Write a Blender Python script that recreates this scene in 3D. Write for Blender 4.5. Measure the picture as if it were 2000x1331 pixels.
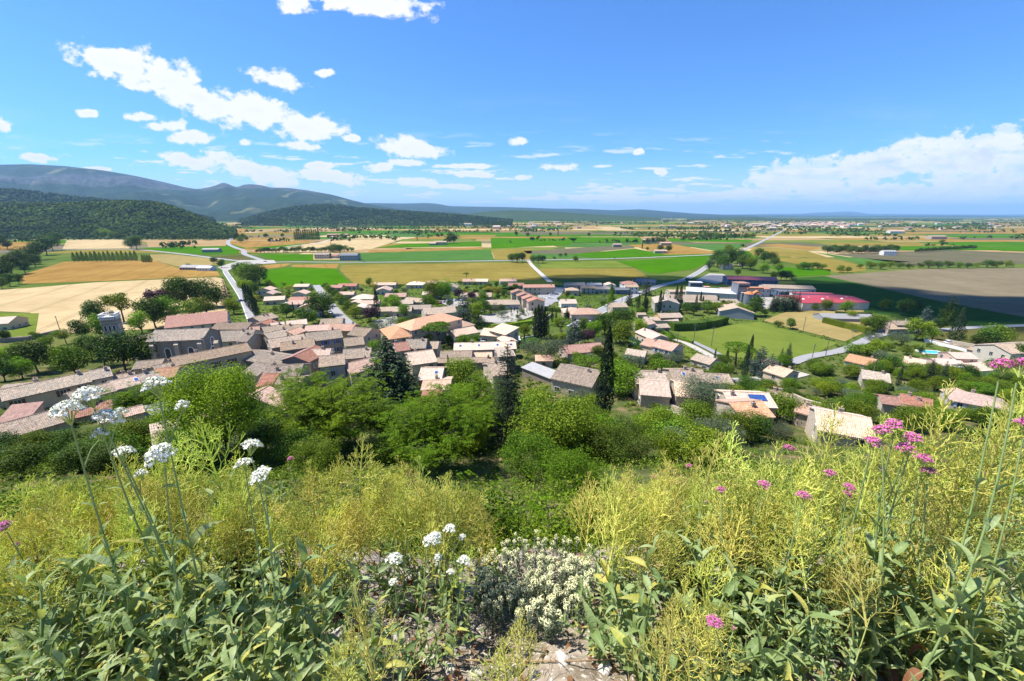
import bpy, math, random
import numpy as np
from math import radians, sin, cos, pi, sqrt, atan2, tan
from mathutils import Vector, Matrix, Euler
SC = bpy.context.scene
COL = SC.collection
for o_ in list(bpy.data.objects): bpy.data.objects.remove(o_)

# ------------------------------------------------------------------ camera, sky, sun, exposure
H = 60.0                      # eye above the plain
PITCH = radians(17.06); FPX = 800.0
cd = bpy.data.cameras.new('camera'); cam = bpy.data.objects.new('camera', cd); COL.objects.link(cam)
cam.location = (0, 0, H); cam.rotation_euler = (pi/2 - PITCH, 0, 0)
cd.sensor_width = 36; cd.lens = 36*FPX/2000; cd.clip_start = 0.05; cd.clip_end = 120000
SC.camera = cam
SUN_EL, SUN_AZ = radians(62), radians(-80)       # azimuth clockwise from +Y (view direction)
SUND = Vector((sin(SUN_AZ)*cos(SUN_EL), cos(SUN_AZ)*cos(SUN_EL), sin(SUN_EL)))
sl = bpy.data.lights.new('sun', 'SUN'); sl.energy = 5.0; sl.angle = radians(0.53); sl.color = (1, 0.95, 0.87)
so = bpy.data.objects.new('sun', sl); COL.objects.link(so)
so.rotation_euler = SUND.to_track_quat('Z', 'Y').to_euler()
SC.view_settings.view_transform = 'Standard'; SC.view_settings.look = 'None'
SC.view_settings.gamma = 1; SC.view_settings.use_curve_mapping = False
SC.view_settings.exposure = 0.95
SC.render.engine = 'CYCLES'
SC.cycles.max_bounces = 5; SC.cycles.diffuse_bounces = 3; SC.cycles.glossy_bounces = 2
SC.cycles.transmission_bounces = 4; SC.cycles.transparent_max_bounces = 4; SC.cycles.volume_bounces = 0
SC.cycles.use_denoising = True

def ray(px, py):
    u, v = px-1000.0, py-665.5
    return np.array([u, FPX*cos(PITCH)-v*sin(PITCH), -(FPX*sin(PITCH)+v*cos(PITCH))])

# ---- world: daylight sky with cumulus laid out by direction
W = bpy.data.worlds.new('World'); SC.world = W; W.use_nodes = True
nt = W.node_tree; N = nt.nodes; L = nt.links
bg = N['Background']
sky = N.new('ShaderNodeTexSky'); sky.sky_type = 'NISHITA'; sky.sun_disc = False
sky.sun_elevation = SUN_EL; sky.sun_rotation = SUN_AZ
sky.altitude = 300; sky.air_density = 1.0; sky.dust_density = 0.35; sky.ozone_density = 2.5
bg.inputs['Strength'].default_value = 0.1
tcw = N.new('ShaderNodeTexCoord'); sepw = N.new('ShaderNodeSeparateXYZ'); L.new(tcw.outputs['Generated'], sepw.inputs[0])
def wm(op, a, b=None, c=None, clamp=False):
    m = N.new('ShaderNodeMath'); m.operation = op; m.use_clamp = clamp
    for i, x in enumerate((a, b, c)):
        if x is None: continue
        if isinstance(x, (int, float)): m.inputs[i].default_value = x
        else: L.new(x, m.inputs[i])
    return m.outputs[0]
ay = wm('MAXIMUM', wm('ABSOLUTE', sepw.outputs[1]), 0.02)
uu = wm('DIVIDE', sepw.outputs[0], ay); ww = wm('DIVIDE', sepw.outputs[2], ay)
cmb = N.new('ShaderNodeCombineXYZ'); L.new(uu, cmb.inputs[0]); L.new(ww, cmb.inputs[1])
# px centre x, y, half width, half height (photo pixels), tilt (degrees, + = falling to the right)
CLOUDS = [(230,130,105,28,14),(330,158,110,36,22),(400,195,85,33,22),(500,215,75,26,16),(600,250,66,24,0),(700,2,160,22,6),(578,6,40,22,0),
 (540,155,54,20,10),(632,142,20,9,0),(800,288,75,20,12),(372,268,42,14,0),(325,247,46,11,0),(282,230,36,9,0),(6,245,22,12,0),(84,309,50,8,2),(170,222,20,7,0),
 (372,316,66,15,5),(505,335,110,18,14),(630,345,95,14,5),(620,323,36,8,0),(582,286,52,9,3),(478,278,22,7,0),(742,327,30,10,0),(800,319,42,8,0),
 (815,356,44,10,3),(925,341,62,8,4),(1008,277,22,9,0),(1092,328,38,9,0),(1024,347,20,7,0),(1248,297,12,6,0),(1285,335,16,7,0),(895,365,50,6,2),
 (1150,386,60,6,0),(1040,388,70,5,0),(1250,388,90,7,-2),(1390,384,90,9,-4),(1500,376,110,10,-4),(190,330,34,5,3),(900,325,60,5,0),(685,270,20,6,0),
 (1900,310,215,46,-4),(1720,325,190,36,-8),(1560,345,130,28,-9),(1960,360,200,32,0),(1700,375,260,20,0),(2040,330,150,70,0)]
dmin = None
for (cx, cy, hw, hh, tl) in CLOUDS:
    r0 = ray(cx, cy); u0, w0 = r0[0]/r0[1], r0[2]/r0[1]
    r1 = ray(cx+hw*cos(radians(tl)), cy+hw*sin(radians(tl))); r2 = ray(cx+hh*sin(radians(tl)), cy-hh*cos(radians(tl)))
    a = sqrt((r1[0]/r1[1]-u0)**2+(r1[2]/r1[1]-w0)**2); b = sqrt((r2[0]/r2[1]-u0)**2+(r2[2]/r2[1]-w0)**2)
    mp = N.new('ShaderNodeMapping'); mp.vector_type = 'TEXTURE'; L.new(cmb.outputs[0], mp.inputs[0])
    mp.inputs[1].default_value = (u0, w0, 0); mp.inputs[2].default_value = (0, 0, -radians(tl)); mp.inputs[3].default_value = (a*1.16, b*1.26, 1)
    ln = N.new('ShaderNodeVectorMath'); ln.operation = 'LENGTH'; L.new(mp.outputs[0], ln.inputs[0])
    dmin = ln.outputs['Value'] if dmin is None else wm('MINIMUM', dmin, ln.outputs['Value'])
def wnoise(sx, sy, scale, detail, rough=0.6, off=0.0):
    mp = N.new('ShaderNodeMapping'); L.new(cmb.outputs[0], mp.inputs[0]); mp.inputs[3].default_value = (sx, sy, 1); mp.inputs[1].default_value = (off, off*.7, off)
    n_ = N.new('ShaderNodeTexNoise'); L.new(mp.outputs[0], n_.inputs['Vector'])
    n_.inputs['Scale'].default_value = scale; n_.inputs['Detail'].default_value = detail; n_.inputs['Roughness'].default_value = rough
    return n_.outputs[0]
n1 = wnoise(1, 1.5, 24, 7, 0.62); n2 = wnoise(1, 2.4, 7, 3, 0.5, 3.1)
dens = wm('ADD', wm('SUBTRACT', 1.0, dmin), wm('ADD', wm('MULTIPLY', wm('SUBTRACT', n1, 0.5), 2.3), wm('MULTIPLY', wm('SUBTRACT', n2, 0.5), 1.1)))
def wmap(x, a, b, c, d, smooth=True):
    m = N.new('ShaderNodeMapRange'); m.interpolation_type = 'SMOOTHSTEP' if smooth else 'LINEAR'
    L.new(x, m.inputs[0])
    for i, v in enumerate((a, b, c, d)): m.inputs[i+1].default_value = v
    return m.outputs[0]
mask1 = wm('MULTIPLY', wmap(dens, 0.03, 0.45, 0, 1), wm('MAXIMUM', wmap(wnoise(1, 4.5, 8, 6, 0.65, 5.5), 0.36, 0.56, 0.66, 1), wmap(uu, 0.35, 0.6, 1, 0)))
# small flat cumulus rows close to the horizon
n3 = wnoise(1, 7.5, 11, 6, 0.6, 7.7)
low = wm('MULTIPLY', wmap(ww, 0.0, 0.03, 0.25, 1), wmap(ww, 0.10, 0.19, 1, 0))
lowr = wm('MULTIPLY', wmap(uu, -0.45, 0.9, 0.0, 0.16, False), wmap(ww, 0.10, 0.04, 0, 1))
mask2 = wm('MULTIPLY', wmap(wm('ADD', n3, lowr), 0.545, 0.66, 0, 0.9), low)
# thin veil
veil = wm('MULTIPLY', wmap(wnoise(1, 5, 3, 5, 0.65, 11), 0.52, 0.75, 0, 0.25), wmap(ww, 0.02, 0.30, 1, 0.0))
mask = wm('MAXIMUM', wm('MAXIMUM', mask1, mask2), wm('MAXIMUM', veil, wmap(ww, -.02, 0.14, 0.62, 0)), clamp=True)
shade = wmap(wm('SUBTRACT', dens, wm('MULTIPLY', n2, 1.0)), -0.1, 0.9, 0, 1)
ccol = N.new('ShaderNodeMix'); ccol.data_type = 'RGBA'; L.new(wm('MULTIPLY', shade, wmap(uu, 0.5, 1.0, 0.25, 0.8)), ccol.inputs[0])
ccol.inputs[6].default_value = (5.6, 5.65, 5.75, 1); ccol.inputs[7].default_value = (3.7, 4.1, 4.9, 1)
smix = N.new('ShaderNodeMix'); smix.data_type = 'RGBA'; L.new(mask, smix.inputs[0])
tint = N.new('ShaderNodeMix'); tint.data_type = 'RGBA'; tint.blend_type = 'MULTIPLY'; tint.inputs[0].default_value = 1
L.new(sky.outputs[0], tint.inputs[6]); tint.inputs[7].default_value = (0.385, 0.70, 1.10, 1)
L.new(tint.outputs[2], smix.inputs[6]); L.new(ccol.outputs[2], smix.inputs[7]); L.new(smix.outputs[2], bg.inputs['Color'])
W.cycles.sampling_method = 'MANUAL'; W.cycles.sample_map_resolution = 512

# ------------------------------------------------------------------ ground shape
PC = np.array([(-60,-3),(-20,.6),(0,1.45),(.9,1.52),(1.5,1.72),(2,2.0),(2.6,2.6),(3.2,3.5),(5,5.8),(10,10.5),(20,17),(30,22.3),(41,28),(60,34.5),(85,40.5),(145,47),(200,50),(300,55),(400,58),(550,60),(90000,60)])
PR = np.array([(-60,-3),(-20,.6),(0,1.45),(.9,1.52),(1.5,1.72),(2,2.0),(2.6,2.6),(3.2,3.5),(5,5.8),(10,10.5),(20,18),(30,25),(41,32.5),(60,41.5),(85,48),(110,52),(150,55.2),(200,57),(300,59),(400,60),(90000,60)])
def smooth(t): t = np.clip(t, 0, 1); return t*t*(3-2*t)
def ground(x, y):
    x = np.asarray(x, float); y = np.asarray(y, float)
    wr = smooth((x-25)/85.0)
    d = np.interp(y, PC[:,0], PC[:,1])*(1-wr) + np.interp(y, PR[:,0], PR[:,1])*wr
    near = np.clip(1-np.abs(y-2)/9, 0, 1)
    d = d + near*(0.05*np.sin(3.1*x+1.3*y)+0.04*np.sin(7.3*x-4*y+1)+0.02*np.sin(17*x+13*y)) 
    mid = smooth((y-6)/20)*smooth((150-y)/60)
    d = d + mid*(0.7*np.sin(x*.11+y*.07)+0.4*np.sin(x*.23-y*.19+2))
    return H - d
def hit(px, py, h=0.0):
    r = ray(px, py); r = r/np.linalg.norm(r)
    if r[2] > -1e-4: r = np.array([r[0], r[1], -1e-4])
    t0 = 0.4 if h < 1 else max(26.0, 8*h); ts = t0*1.015**np.arange(0, 810)
    for _ in range(4):
        zz = H+r[2]*ts-ground(r[0]*ts, r[1]*ts)-h; k = int(np.argmax(zz <= 0)) if (zz <= 0).any() else len(ts)-1
        ts = np.linspace(ts[max(k-1, 0)], ts[k], 40)
    p = r*ts[-1]
    return np.array([p[0], p[1], H+p[2]])
def plane_hit(px, py, z):
    r = ray(px, py); t = (z-H)/r[2]; p = r*t
    return np.array([p[0], p[1], z])
def at_depth(px, py, dep):
    r = ray(px, py)/FPX*dep
    return np.array([r[0], r[1], H+r[2]])

# ------------------------------------------------------------------ object and mesh helpers
def mesh(name, v, f, mats=(), mi=None, smooth_=False):
    me = bpy.data.meshes.new(name)
    v = np.asarray(v, dtype=np.float32).reshape(-1, 3)
    if isinstance(f, np.ndarray):
        n, k = f.shape
        me.vertices.add(len(v)); me.vertices.foreach_set('co', v.ravel())
        me.loops.add(n*k); me.loops.foreach_set('vertex_index', f.astype(np.int32).ravel())
        me.polygons.add(n); me.polygons.foreach_set('loop_start', np.arange(0, n*k, k, dtype=np.int32))
        me.update(calc_edges=True)
    else:
        me.from_pydata([tuple(map(float, q)) for q in v], [], f); me.update()
    for m in mats: me.materials.append(m)
    if mi is not None: me.polygons.foreach_set('material_index', np.asarray(mi, dtype=np.int32))
    me.polygons.foreach_set('use_smooth', np.full(len(me.polygons), bool(smooth_)))
    return me
KIDS = {}
def obj(name, me, parent=None, loc=(0,0,0), rot=(0,0,0), sc=(1,1,1)):
    o = bpy.data.objects.new(name, me); COL.objects.link(o)
    o.location = loc; o.rotation_euler = rot
    o.scale = (sc, sc, sc) if isinstance(sc, (int, float)) else sc
    if parent: o.parent = parent; KIDS.setdefault(parent.name, []).append(o)
    return o
def tag(o, label=None, cat=None, group=None, kind=None):
    if label: o['label'] = label
    if cat: o['category'] = cat
    if group: o['group'] = group
    if kind: o['kind'] = kind
    return o
def copy_tree(o, parent=None):
    c = o.copy(); COL.objects.link(c); c.parent = parent
    if parent: KIDS.setdefault(parent.name, []).append(c)
    for ch in KIDS.get(o.name, ()): copy_tree(ch, c)
    return c
class MB:
    def __init__(s): s.v = []; s.f = []; s.m = []
    def add(s, vs, fs, m=0):
        b = len(s.v); s.v += [tuple(q) for q in vs]; s.f += [tuple(b+i for i in f) for f in fs]; s.m += [m]*len(fs)
    def box(s, x0, x1, y0, y1, z0, z1, m=0):
        s.add([(x0,y0,z0),(x1,y0,z0),(x1,y1,z0),(x0,y1,z0),(x0,y0,z1),(x1,y0,z1),(x1,y1,z1),(x0,y1,z1)],
              [(0,3,2,1),(4,5,6,7),(0,1,5,4),(1,2,6,5),(2,3,7,6),(3,0,4,7)], m)
    def cyl(s, x, y, z0, z1, r0, r1=None, n=10, m=0, cap=True):
        r1 = r0 if r1 is None else r1
        vs = [(x+r0*cos(2*pi*i/n), y+r0*sin(2*pi*i/n), z0) for i in range(n)]+[(x+r1*cos(2*pi*i/n), y+r1*sin(2*pi*i/n), z1) for i in range(n)]
        fs = [(i, (i+1)%n, n+(i+1)%n, n+i) for i in range(n)]
        if cap: fs += [tuple(range(n-1,-1,-1)), tuple(range(n, 2*n))]
        s.add(vs, fs, m)
    def tube(s, pts, rad, n=5, m=0):
        pts = [Vector(p) for p in pts]; vs = []; fs = []
        for i, p in enumerate(pts):
            d = (pts[min(i+1, len(pts)-1)]-pts[max(i-1, 0)])
            d = d.normalized() if d.length > 1e-9 else Vector((0,0,1))
            a = d.cross(Vector((0.31,0.17,0.93)));  a = a.normalized() if a.length > 1e-4 else Vector((1,0,0))
            b = d.cross(a)
            r = rad[i] if hasattr(rad, '__len__') else rad
            for k in range(n):
                t = 2*pi*k/n; vs.append(p+a*(r*cos(t))+b*(r*sin(t)))
        for i in range(len(pts)-1):
            for k in range(n):
                fs.append((i*n+k, i*n+(k+1)%n, (i+1)*n+(k+1)%n, (i+1)*n+k))
        s.add(vs, fs, m)
    def me(s, name, *mats, smooth_=False): return mesh(name, s.v, s.f, mats, s.m, smooth_)
    def obj(s, name, mats, parent=None, smooth_=False, **k):
        mats = mats if isinstance(mats, (list, tuple)) else [mats]
        return obj(name, s.me(name, *mats, smooth_=smooth_), parent, **k)

# ------------------------------------------------------------------ material helpers
class NT:
    def __init__(s, name):
        s.mat = bpy.data.materials.new(name); s.mat.use_nodes = True; s.t = s.mat.node_tree
        s.n = s.t.nodes; s.l = s.t.links; s.b = s.n['Principled BSDF']; s.out = s.n['Material Output']
    def new(s, t, **k):
        q = s.n.new(t)
        for a, b in k.items(): setattr(q, a, b)
        return q
    def set(s, sock, x):
        if isinstance(x, bpy.types.NodeSocket): s.l.new(x, sock)
        else: sock.default_value = x
    def math(s, op, a, b=0.0, c=0.0, clamp=False):
        m = s.new('ShaderNodeMath', operation=op, use_clamp=clamp)
        for i, x in enumerate((a, b, c)): s.set(m.inputs[i], x)
        return m.outputs[0]
    def mix(s, f, a, b, mode='MIX'):
        m = s.new('ShaderNodeMix', data_type='RGBA', blend_type=mode)
        s.set(m.inputs[0], f)
        for i, x in ((6, a), (7, b)):
            s.set(m.inputs[i], x if isinstance(x, bpy.types.NodeSocket) else (*x[:3], 1))
        return m.outputs[2]
    def coord(s, which='Object'): return s.new('ShaderNodeTexCoord').outputs[which]
    def pos(s): return s.new('ShaderNodeNewGeometry').outputs['Position']
    def mapping(s, v, sc=(1,1,1), rot=(0,0,0), loc=(0,0,0)):
        m = s.new('ShaderNodeMapping'); s.l.new(v, m.inputs[0]); m.inputs[1].default_value = loc; m.inputs[2].default_value = rot; m.inputs[3].default_value = sc
        return m.outputs[0]
    def noise(s, v, scale, detail=3, rough=0.55, dist=0.0):
        q = s.new('ShaderNodeTexNoise'); s.l.new(v, q.inputs['Vector'])
        q.inputs['Scale'].default_value = scale; q.inputs['Detail'].default_value = detail; q.inputs['Roughness'].default_value = rough; q.inputs['Distortion'].default_value = dist
        return q.outputs[0]
    def white(s, v):
        q = s.new('ShaderNodeTexWhiteNoise', noise_dimensions='3D'); s.l.new(v, q.inputs['Vector']); return q.outputs[0]
    def ramp(s, f, stops):
        r = s.new('ShaderNodeValToRGB'); e = r.color_ramp.elements
        while len(e) < len(stops): e.new(0.5)
        for q, (p, c) in zip(e, stops): q.position = p; q.color = (*c[:3], 1)
        s.set(r.inputs[0], f); return r.outputs[0]
    def maprange(s, f, a, b, c=0.0, d=1.0):
        m = s.new('ShaderNodeMapRange'); s.set(m.inputs[0], f)
        for i, x in enumerate((a, b, c, d)): m.inputs[i+1].default_value = x
        return m.outputs[0]
    def sep(s, v): q = s.new('ShaderNodeSeparateXYZ'); s.l.new(v, q.inputs[0]); return q.outputs
    def comb(s, x, y, z):
        q = s.new('ShaderNodeCombineXYZ')
        for i, a in enumerate((x, y, z)): s.set(q.inputs[i], a)
        return q.outputs[0]
    def bump(s, h, strength=0.5, dist=0.1):
        q = s.new('ShaderNodeBump'); q.inputs['Strength'].default_value = strength; q.inputs['Distance'].default_value = dist
        s.l.new(h, q.inputs['Height']); s.l.new(q.outputs[0], s.b.inputs['Normal'])
    def done(s, col, rough=0.8, spec=0.25, metal=0.0):
        s.set(s.b.inputs['Base Color'], col if isinstance(col, bpy.types.NodeSocket) else (*col[:3], 1))
        s.set(s.b.inputs['Roughness'], rough); s.b.inputs['Specular IOR Level'].default_value = spec; s.b.inputs['Metallic'].default_value = metal
        return s.mat
MATS = {}
def plain(name, c, rough=0.7, spec=0.3, metal=0.0, var=0.18, scale=2.0):
    if name in MATS: return MATS[name]
    t = NT(name); n_ = t.noise(t.coord(), scale, 4)
    col = t.mix(t.maprange(n_, 0.3, 0.7), [q*(1-var) for q in c], [min(1, q*(1+var)) for q in c])
    MATS[name] = t.done(col, rough, spec, metal); return MATS[name]
def leafmat(name, cols, trans=0.35, rough=0.55, hue=0.06, spec=0.25, objvar=0.35, sat=1.0, patch=0.0):
    """cols: dark to light leaf colours picked per leaf; each plant shifts a little"""
    if name in MATS: return MATS[name]
    t = NT(name)
    g = t.new('ShaderNodeNewGeometry'); oi = t.new('ShaderNodeObjectInfo')
    col = t.ramp(g.outputs['Random Per Island'], [(i/(len(cols)-1), c) for i, c in enumerate(cols)])
    hs = t.new('ShaderNodeHueSaturation'); t.set(hs.inputs['Hue'], t.maprange(oi.outputs['Random'], 0, 1, 0.5-hue/2, 0.5+hue/2))
    t.set(hs.inputs['Value'], t.maprange(t.math('FRACT', t.math('MULTIPLY', oi.outputs['Random'], 7.31)), 0, 1, 1-objvar, 1+objvar))
    hs.inputs['Saturation'].default_value = sat
    t.l.new(col, hs.inputs['Color']); c = hs.outputs[0]
    if patch:
        pp = t.pos(); c = t.mix(t.maprange(t.noise(pp, patch, 4, .6), .35, .65), t.mix(1, c, (.50,.55,.6), 'MULTIPLY'), t.mix(1, c, (1.55,1.4,1.0), 'MULTIPLY'))
    t.done(c, rough, spec)
    tr = t.new('ShaderNodeBsdfTranslucent'); t.l.new(t.mix(0.5, c, [min(1, q) for q in (0.9, 1.0, 0.25)], 'MULTIPLY'), tr.inputs[0])
    gain = t.new('ShaderNodeMixShader'); gain.inputs[0].default_value = trans
    t.l.new(t.b.outputs[0], gain.inputs[1]); t.l.new(tr.outputs[0], gain.inputs[2]); t.l.new(gain.outputs[0], t.out.inputs[0])
    MATS[name] = t.mat; return t.mat
# ------------------------------------------------------------------ terrain
RNG = np.random.default_rng(7); random.seed(7)
from mathutils import noise as mnoise
from mathutils.geometry import tessellate_polygon
def mat_ground():
    t = NT('ground'); p = t.pos(); y = t.sep(p)[1]
    n_big = t.noise(p, 0.012, 5, 0.6); n_mid = t.noise(p, 0.35, 5, 0.65); n_fine = t.noise(p, 9, 6, 0.7); n_peb = t.noise(p, 45, 4, 0.7)
    plainc = t.ramp(n_big, [(0.3, (.045,.08,.015)), (0.5, (.075,.11,.022)), (0.7, (.13,.14,.04))])
    hill = t.ramp(n_mid, [(0.3, (.035,.06,.015)), (0.5, (.075,.09,.03)), (0.62, (.16,.12,.06)), (0.75, (.26,.19,.11))])
    soil = t.ramp(n_fine, [(0.25, (.10,.075,.05)), (0.45, (.22,.18,.13)), (0.6, (.33,.28,.22)), (0.8, (.46,.42,.36))])
    soil = t.mix(t.maprange(n_peb, 0.55, 0.62), soil, (.5,.46,.40))
    c = t.mix(t.maprange(y, 110, 190), hill, plainc); c = t.mix(t.maprange(y, 4, 9), soil, c)
    t.bump(t.math('ADD', n_fine, t.math('MULTIPLY', n_peb, 0.5)), 0.7, 0.03)
    return t.done(c, 0.95, 0.0)
M_GROUND = mat_ground()
ys = np.concatenate([np.linspace(-50, -1, 24), np.linspace(-.8, 6, 110), np.geomspace(6.08, 600, 230), np.geomspace(640, 41000, 42)])
ss = np.linspace(-1, 1, 281); prof = .12*ss+.88*ss**3
X = np.minimum(30+1.9*np.clip(ys, 0, None), 62000)[:, None]*prof[None]; Y = np.repeat(ys[:, None], len(ss), 1)
Z = ground(X, Y); R_, C_ = X.shape
idx = np.arange(R_*C_).reshape(R_, C_)
F = np.stack([idx[:-1,:-1], idx[:-1,1:], idx[1:,1:], idx[1:,:-1]], -1).reshape(-1, 4)
tag(obj('ground', mesh('ground', np.stack([X, Y, Z], -1), F, [M_GROUND], smooth_=True)), 'hillside and open valley ground', None, None, 'structure')

# ------------------------------------------------------------------ fields
def fieldmat(name, c1, c2, ang=20, lines=3.0, amp=0.25, tram=True, rough=0.9):
    t = NT(name); p = t.pos()
    q = t.mapping(p, rot=(0, 0, radians(ang)))
    n_ = t.noise(q, 0.016, 8, 0.68); st = t.noise(t.mapping(q, sc=(0.02, lines, 1)), 1.0, 3, 0.6); fi = t.noise(q, 0.10, 6, 0.72)
    f = t.math('ADD', t.math('MULTIPLY', n_, 1.25), t.math('ADD', t.math('MULTIPLY', st, amp*2), t.math('MULTIPLY', fi, 0.75)))
    c1 = [x*.88 for x in c1]; c2 = [x*1.1 for x in c2]
    c = t.mix(t.maprange(f, 0.80+amp*.5, 1.42+amp), c1, c2)
    if tram:
        fr = t.math('FRACT', t.math('MULTIPLY', t.sep(q)[1], 1/24.0)); a = t.math('ABSOLUTE', t.math('SUBTRACT', t.math('ABSOLUTE', t.math('SUBTRACT', fr, 0.5)), 0.035))
        c = t.mix(t.maprange(a, 0.012, 0.02, 0.5, 0.0), c, [x*0.55 for x in c1])
    return t.done(c, rough, 0.0)
FM = dict(
 gold=fieldmat('ripe_barley', (0.198,0.110,0.028), (0.278,0.178,0.052), 62),
 pale=fieldmat('pale_wheat', (0.333,0.246,0.124), (0.423,0.328,0.184), 58),
 pink=fieldmat('stubble', (0.248,0.163,0.076), (0.307,0.216,0.108), 8, tram=False),
 green=fieldmat('bright_crop', (0.032,0.107,0.001), (0.050,0.143,0.002), 15, tram=False),
 teal=fieldmat('young_maize', (0.043,0.105,0.020), (0.062,0.138,0.030), 3, tram=False),
 dark=fieldmat('dark_crop', (0.025,0.070,0.012), (0.037,0.086,0.016), -28, tram=False),
 olive=fieldmat('ripening_wheat', (0.143,0.117,0.024), (0.214,0.170,0.040), 5),
 lime=fieldmat('meadow', (0.080,0.120,0.017), (0.140,0.168,0.031), 30, 1.2, 0.35, tram=False),
 hay=fieldmat('dry_meadow', (0.194,0.149,0.053), (0.268,0.209,0.084), -30, 1.2, 0.4, tram=False),
 plough=fieldmat('bare_soil', (0.116,0.096,0.060), (0.177,0.148,0.094), 8, 1.0, 0.5, tram=False),
 grey=fieldmat('lavender_rows', (0.074,0.074,0.042), (0.119,0.106,0.064), 12, 1.5, 0.5, tram=False),
 verge=fieldmat('verge_grass', (0.050,0.058,0.016), (0.099,0.091,0.028), 0, tram=False))
FCOL = dict(gold='golden barley', pale='pale ripe wheat', pink='pinkish stubble', green='bright green crop', teal='blue-green maize', dark='dark green crop', olive='olive ripening wheat', lime='mown green meadow', hay='dry straw-coloured meadow', plough='bare grey-brown soil', grey='grey-green lavender rows', verge='rough verge grass')
def drape(pts, lift, maxe=28):
    tri = tessellate_polygon([[Vector((p[0], p[1], 0)) for p in pts]])
    work = [tuple(np.array(pts[i][:2]) for i in t_) for t_ in tri]; out = []
    while work:
        a, b, c = work.pop()
        e = [np.linalg.norm(a-b), np.linalg.norm(b-c), np.linalg.norm(c-a)]; k = int(np.argmax(e))
        if min(a[1], b[1], c[1]) < 560 and e[k] > maxe and len(out)+len(work) < 6000:
            p, q, r = ((a, b, c), (b, c, a), (c, a, b))[k]; m = (p+q)/2
            work += [(p, m, r), (m, q, r)]
        else: out.append((a, b, c))
    P = np.array(out).reshape(-1, 2); z = ground(P[:,0], P[:,1])+lift
    f = np.arange(len(P)).reshape(-1, 3)
    nrm = np.cross(P[f[:,1]]-P[f[:,0]], P[f[:,2]]-P[f[:,0]]); f[nrm < 0] = f[nrm < 0][:, ::-1]
    return np.column_stack([P, z]), f
def field(kind, where, poly, lift=0.16):
    pts = [hit(*p) for p in poly]; v, f = drape(pts, lift); FPOLY.append(np.array([p[:2] for p in pts]))
    tag(obj('field', mesh('field', v, f, [FM[kind]])), FCOL[kind]+' field '+where, None, None, 'structure')
FPOLY = []
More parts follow.
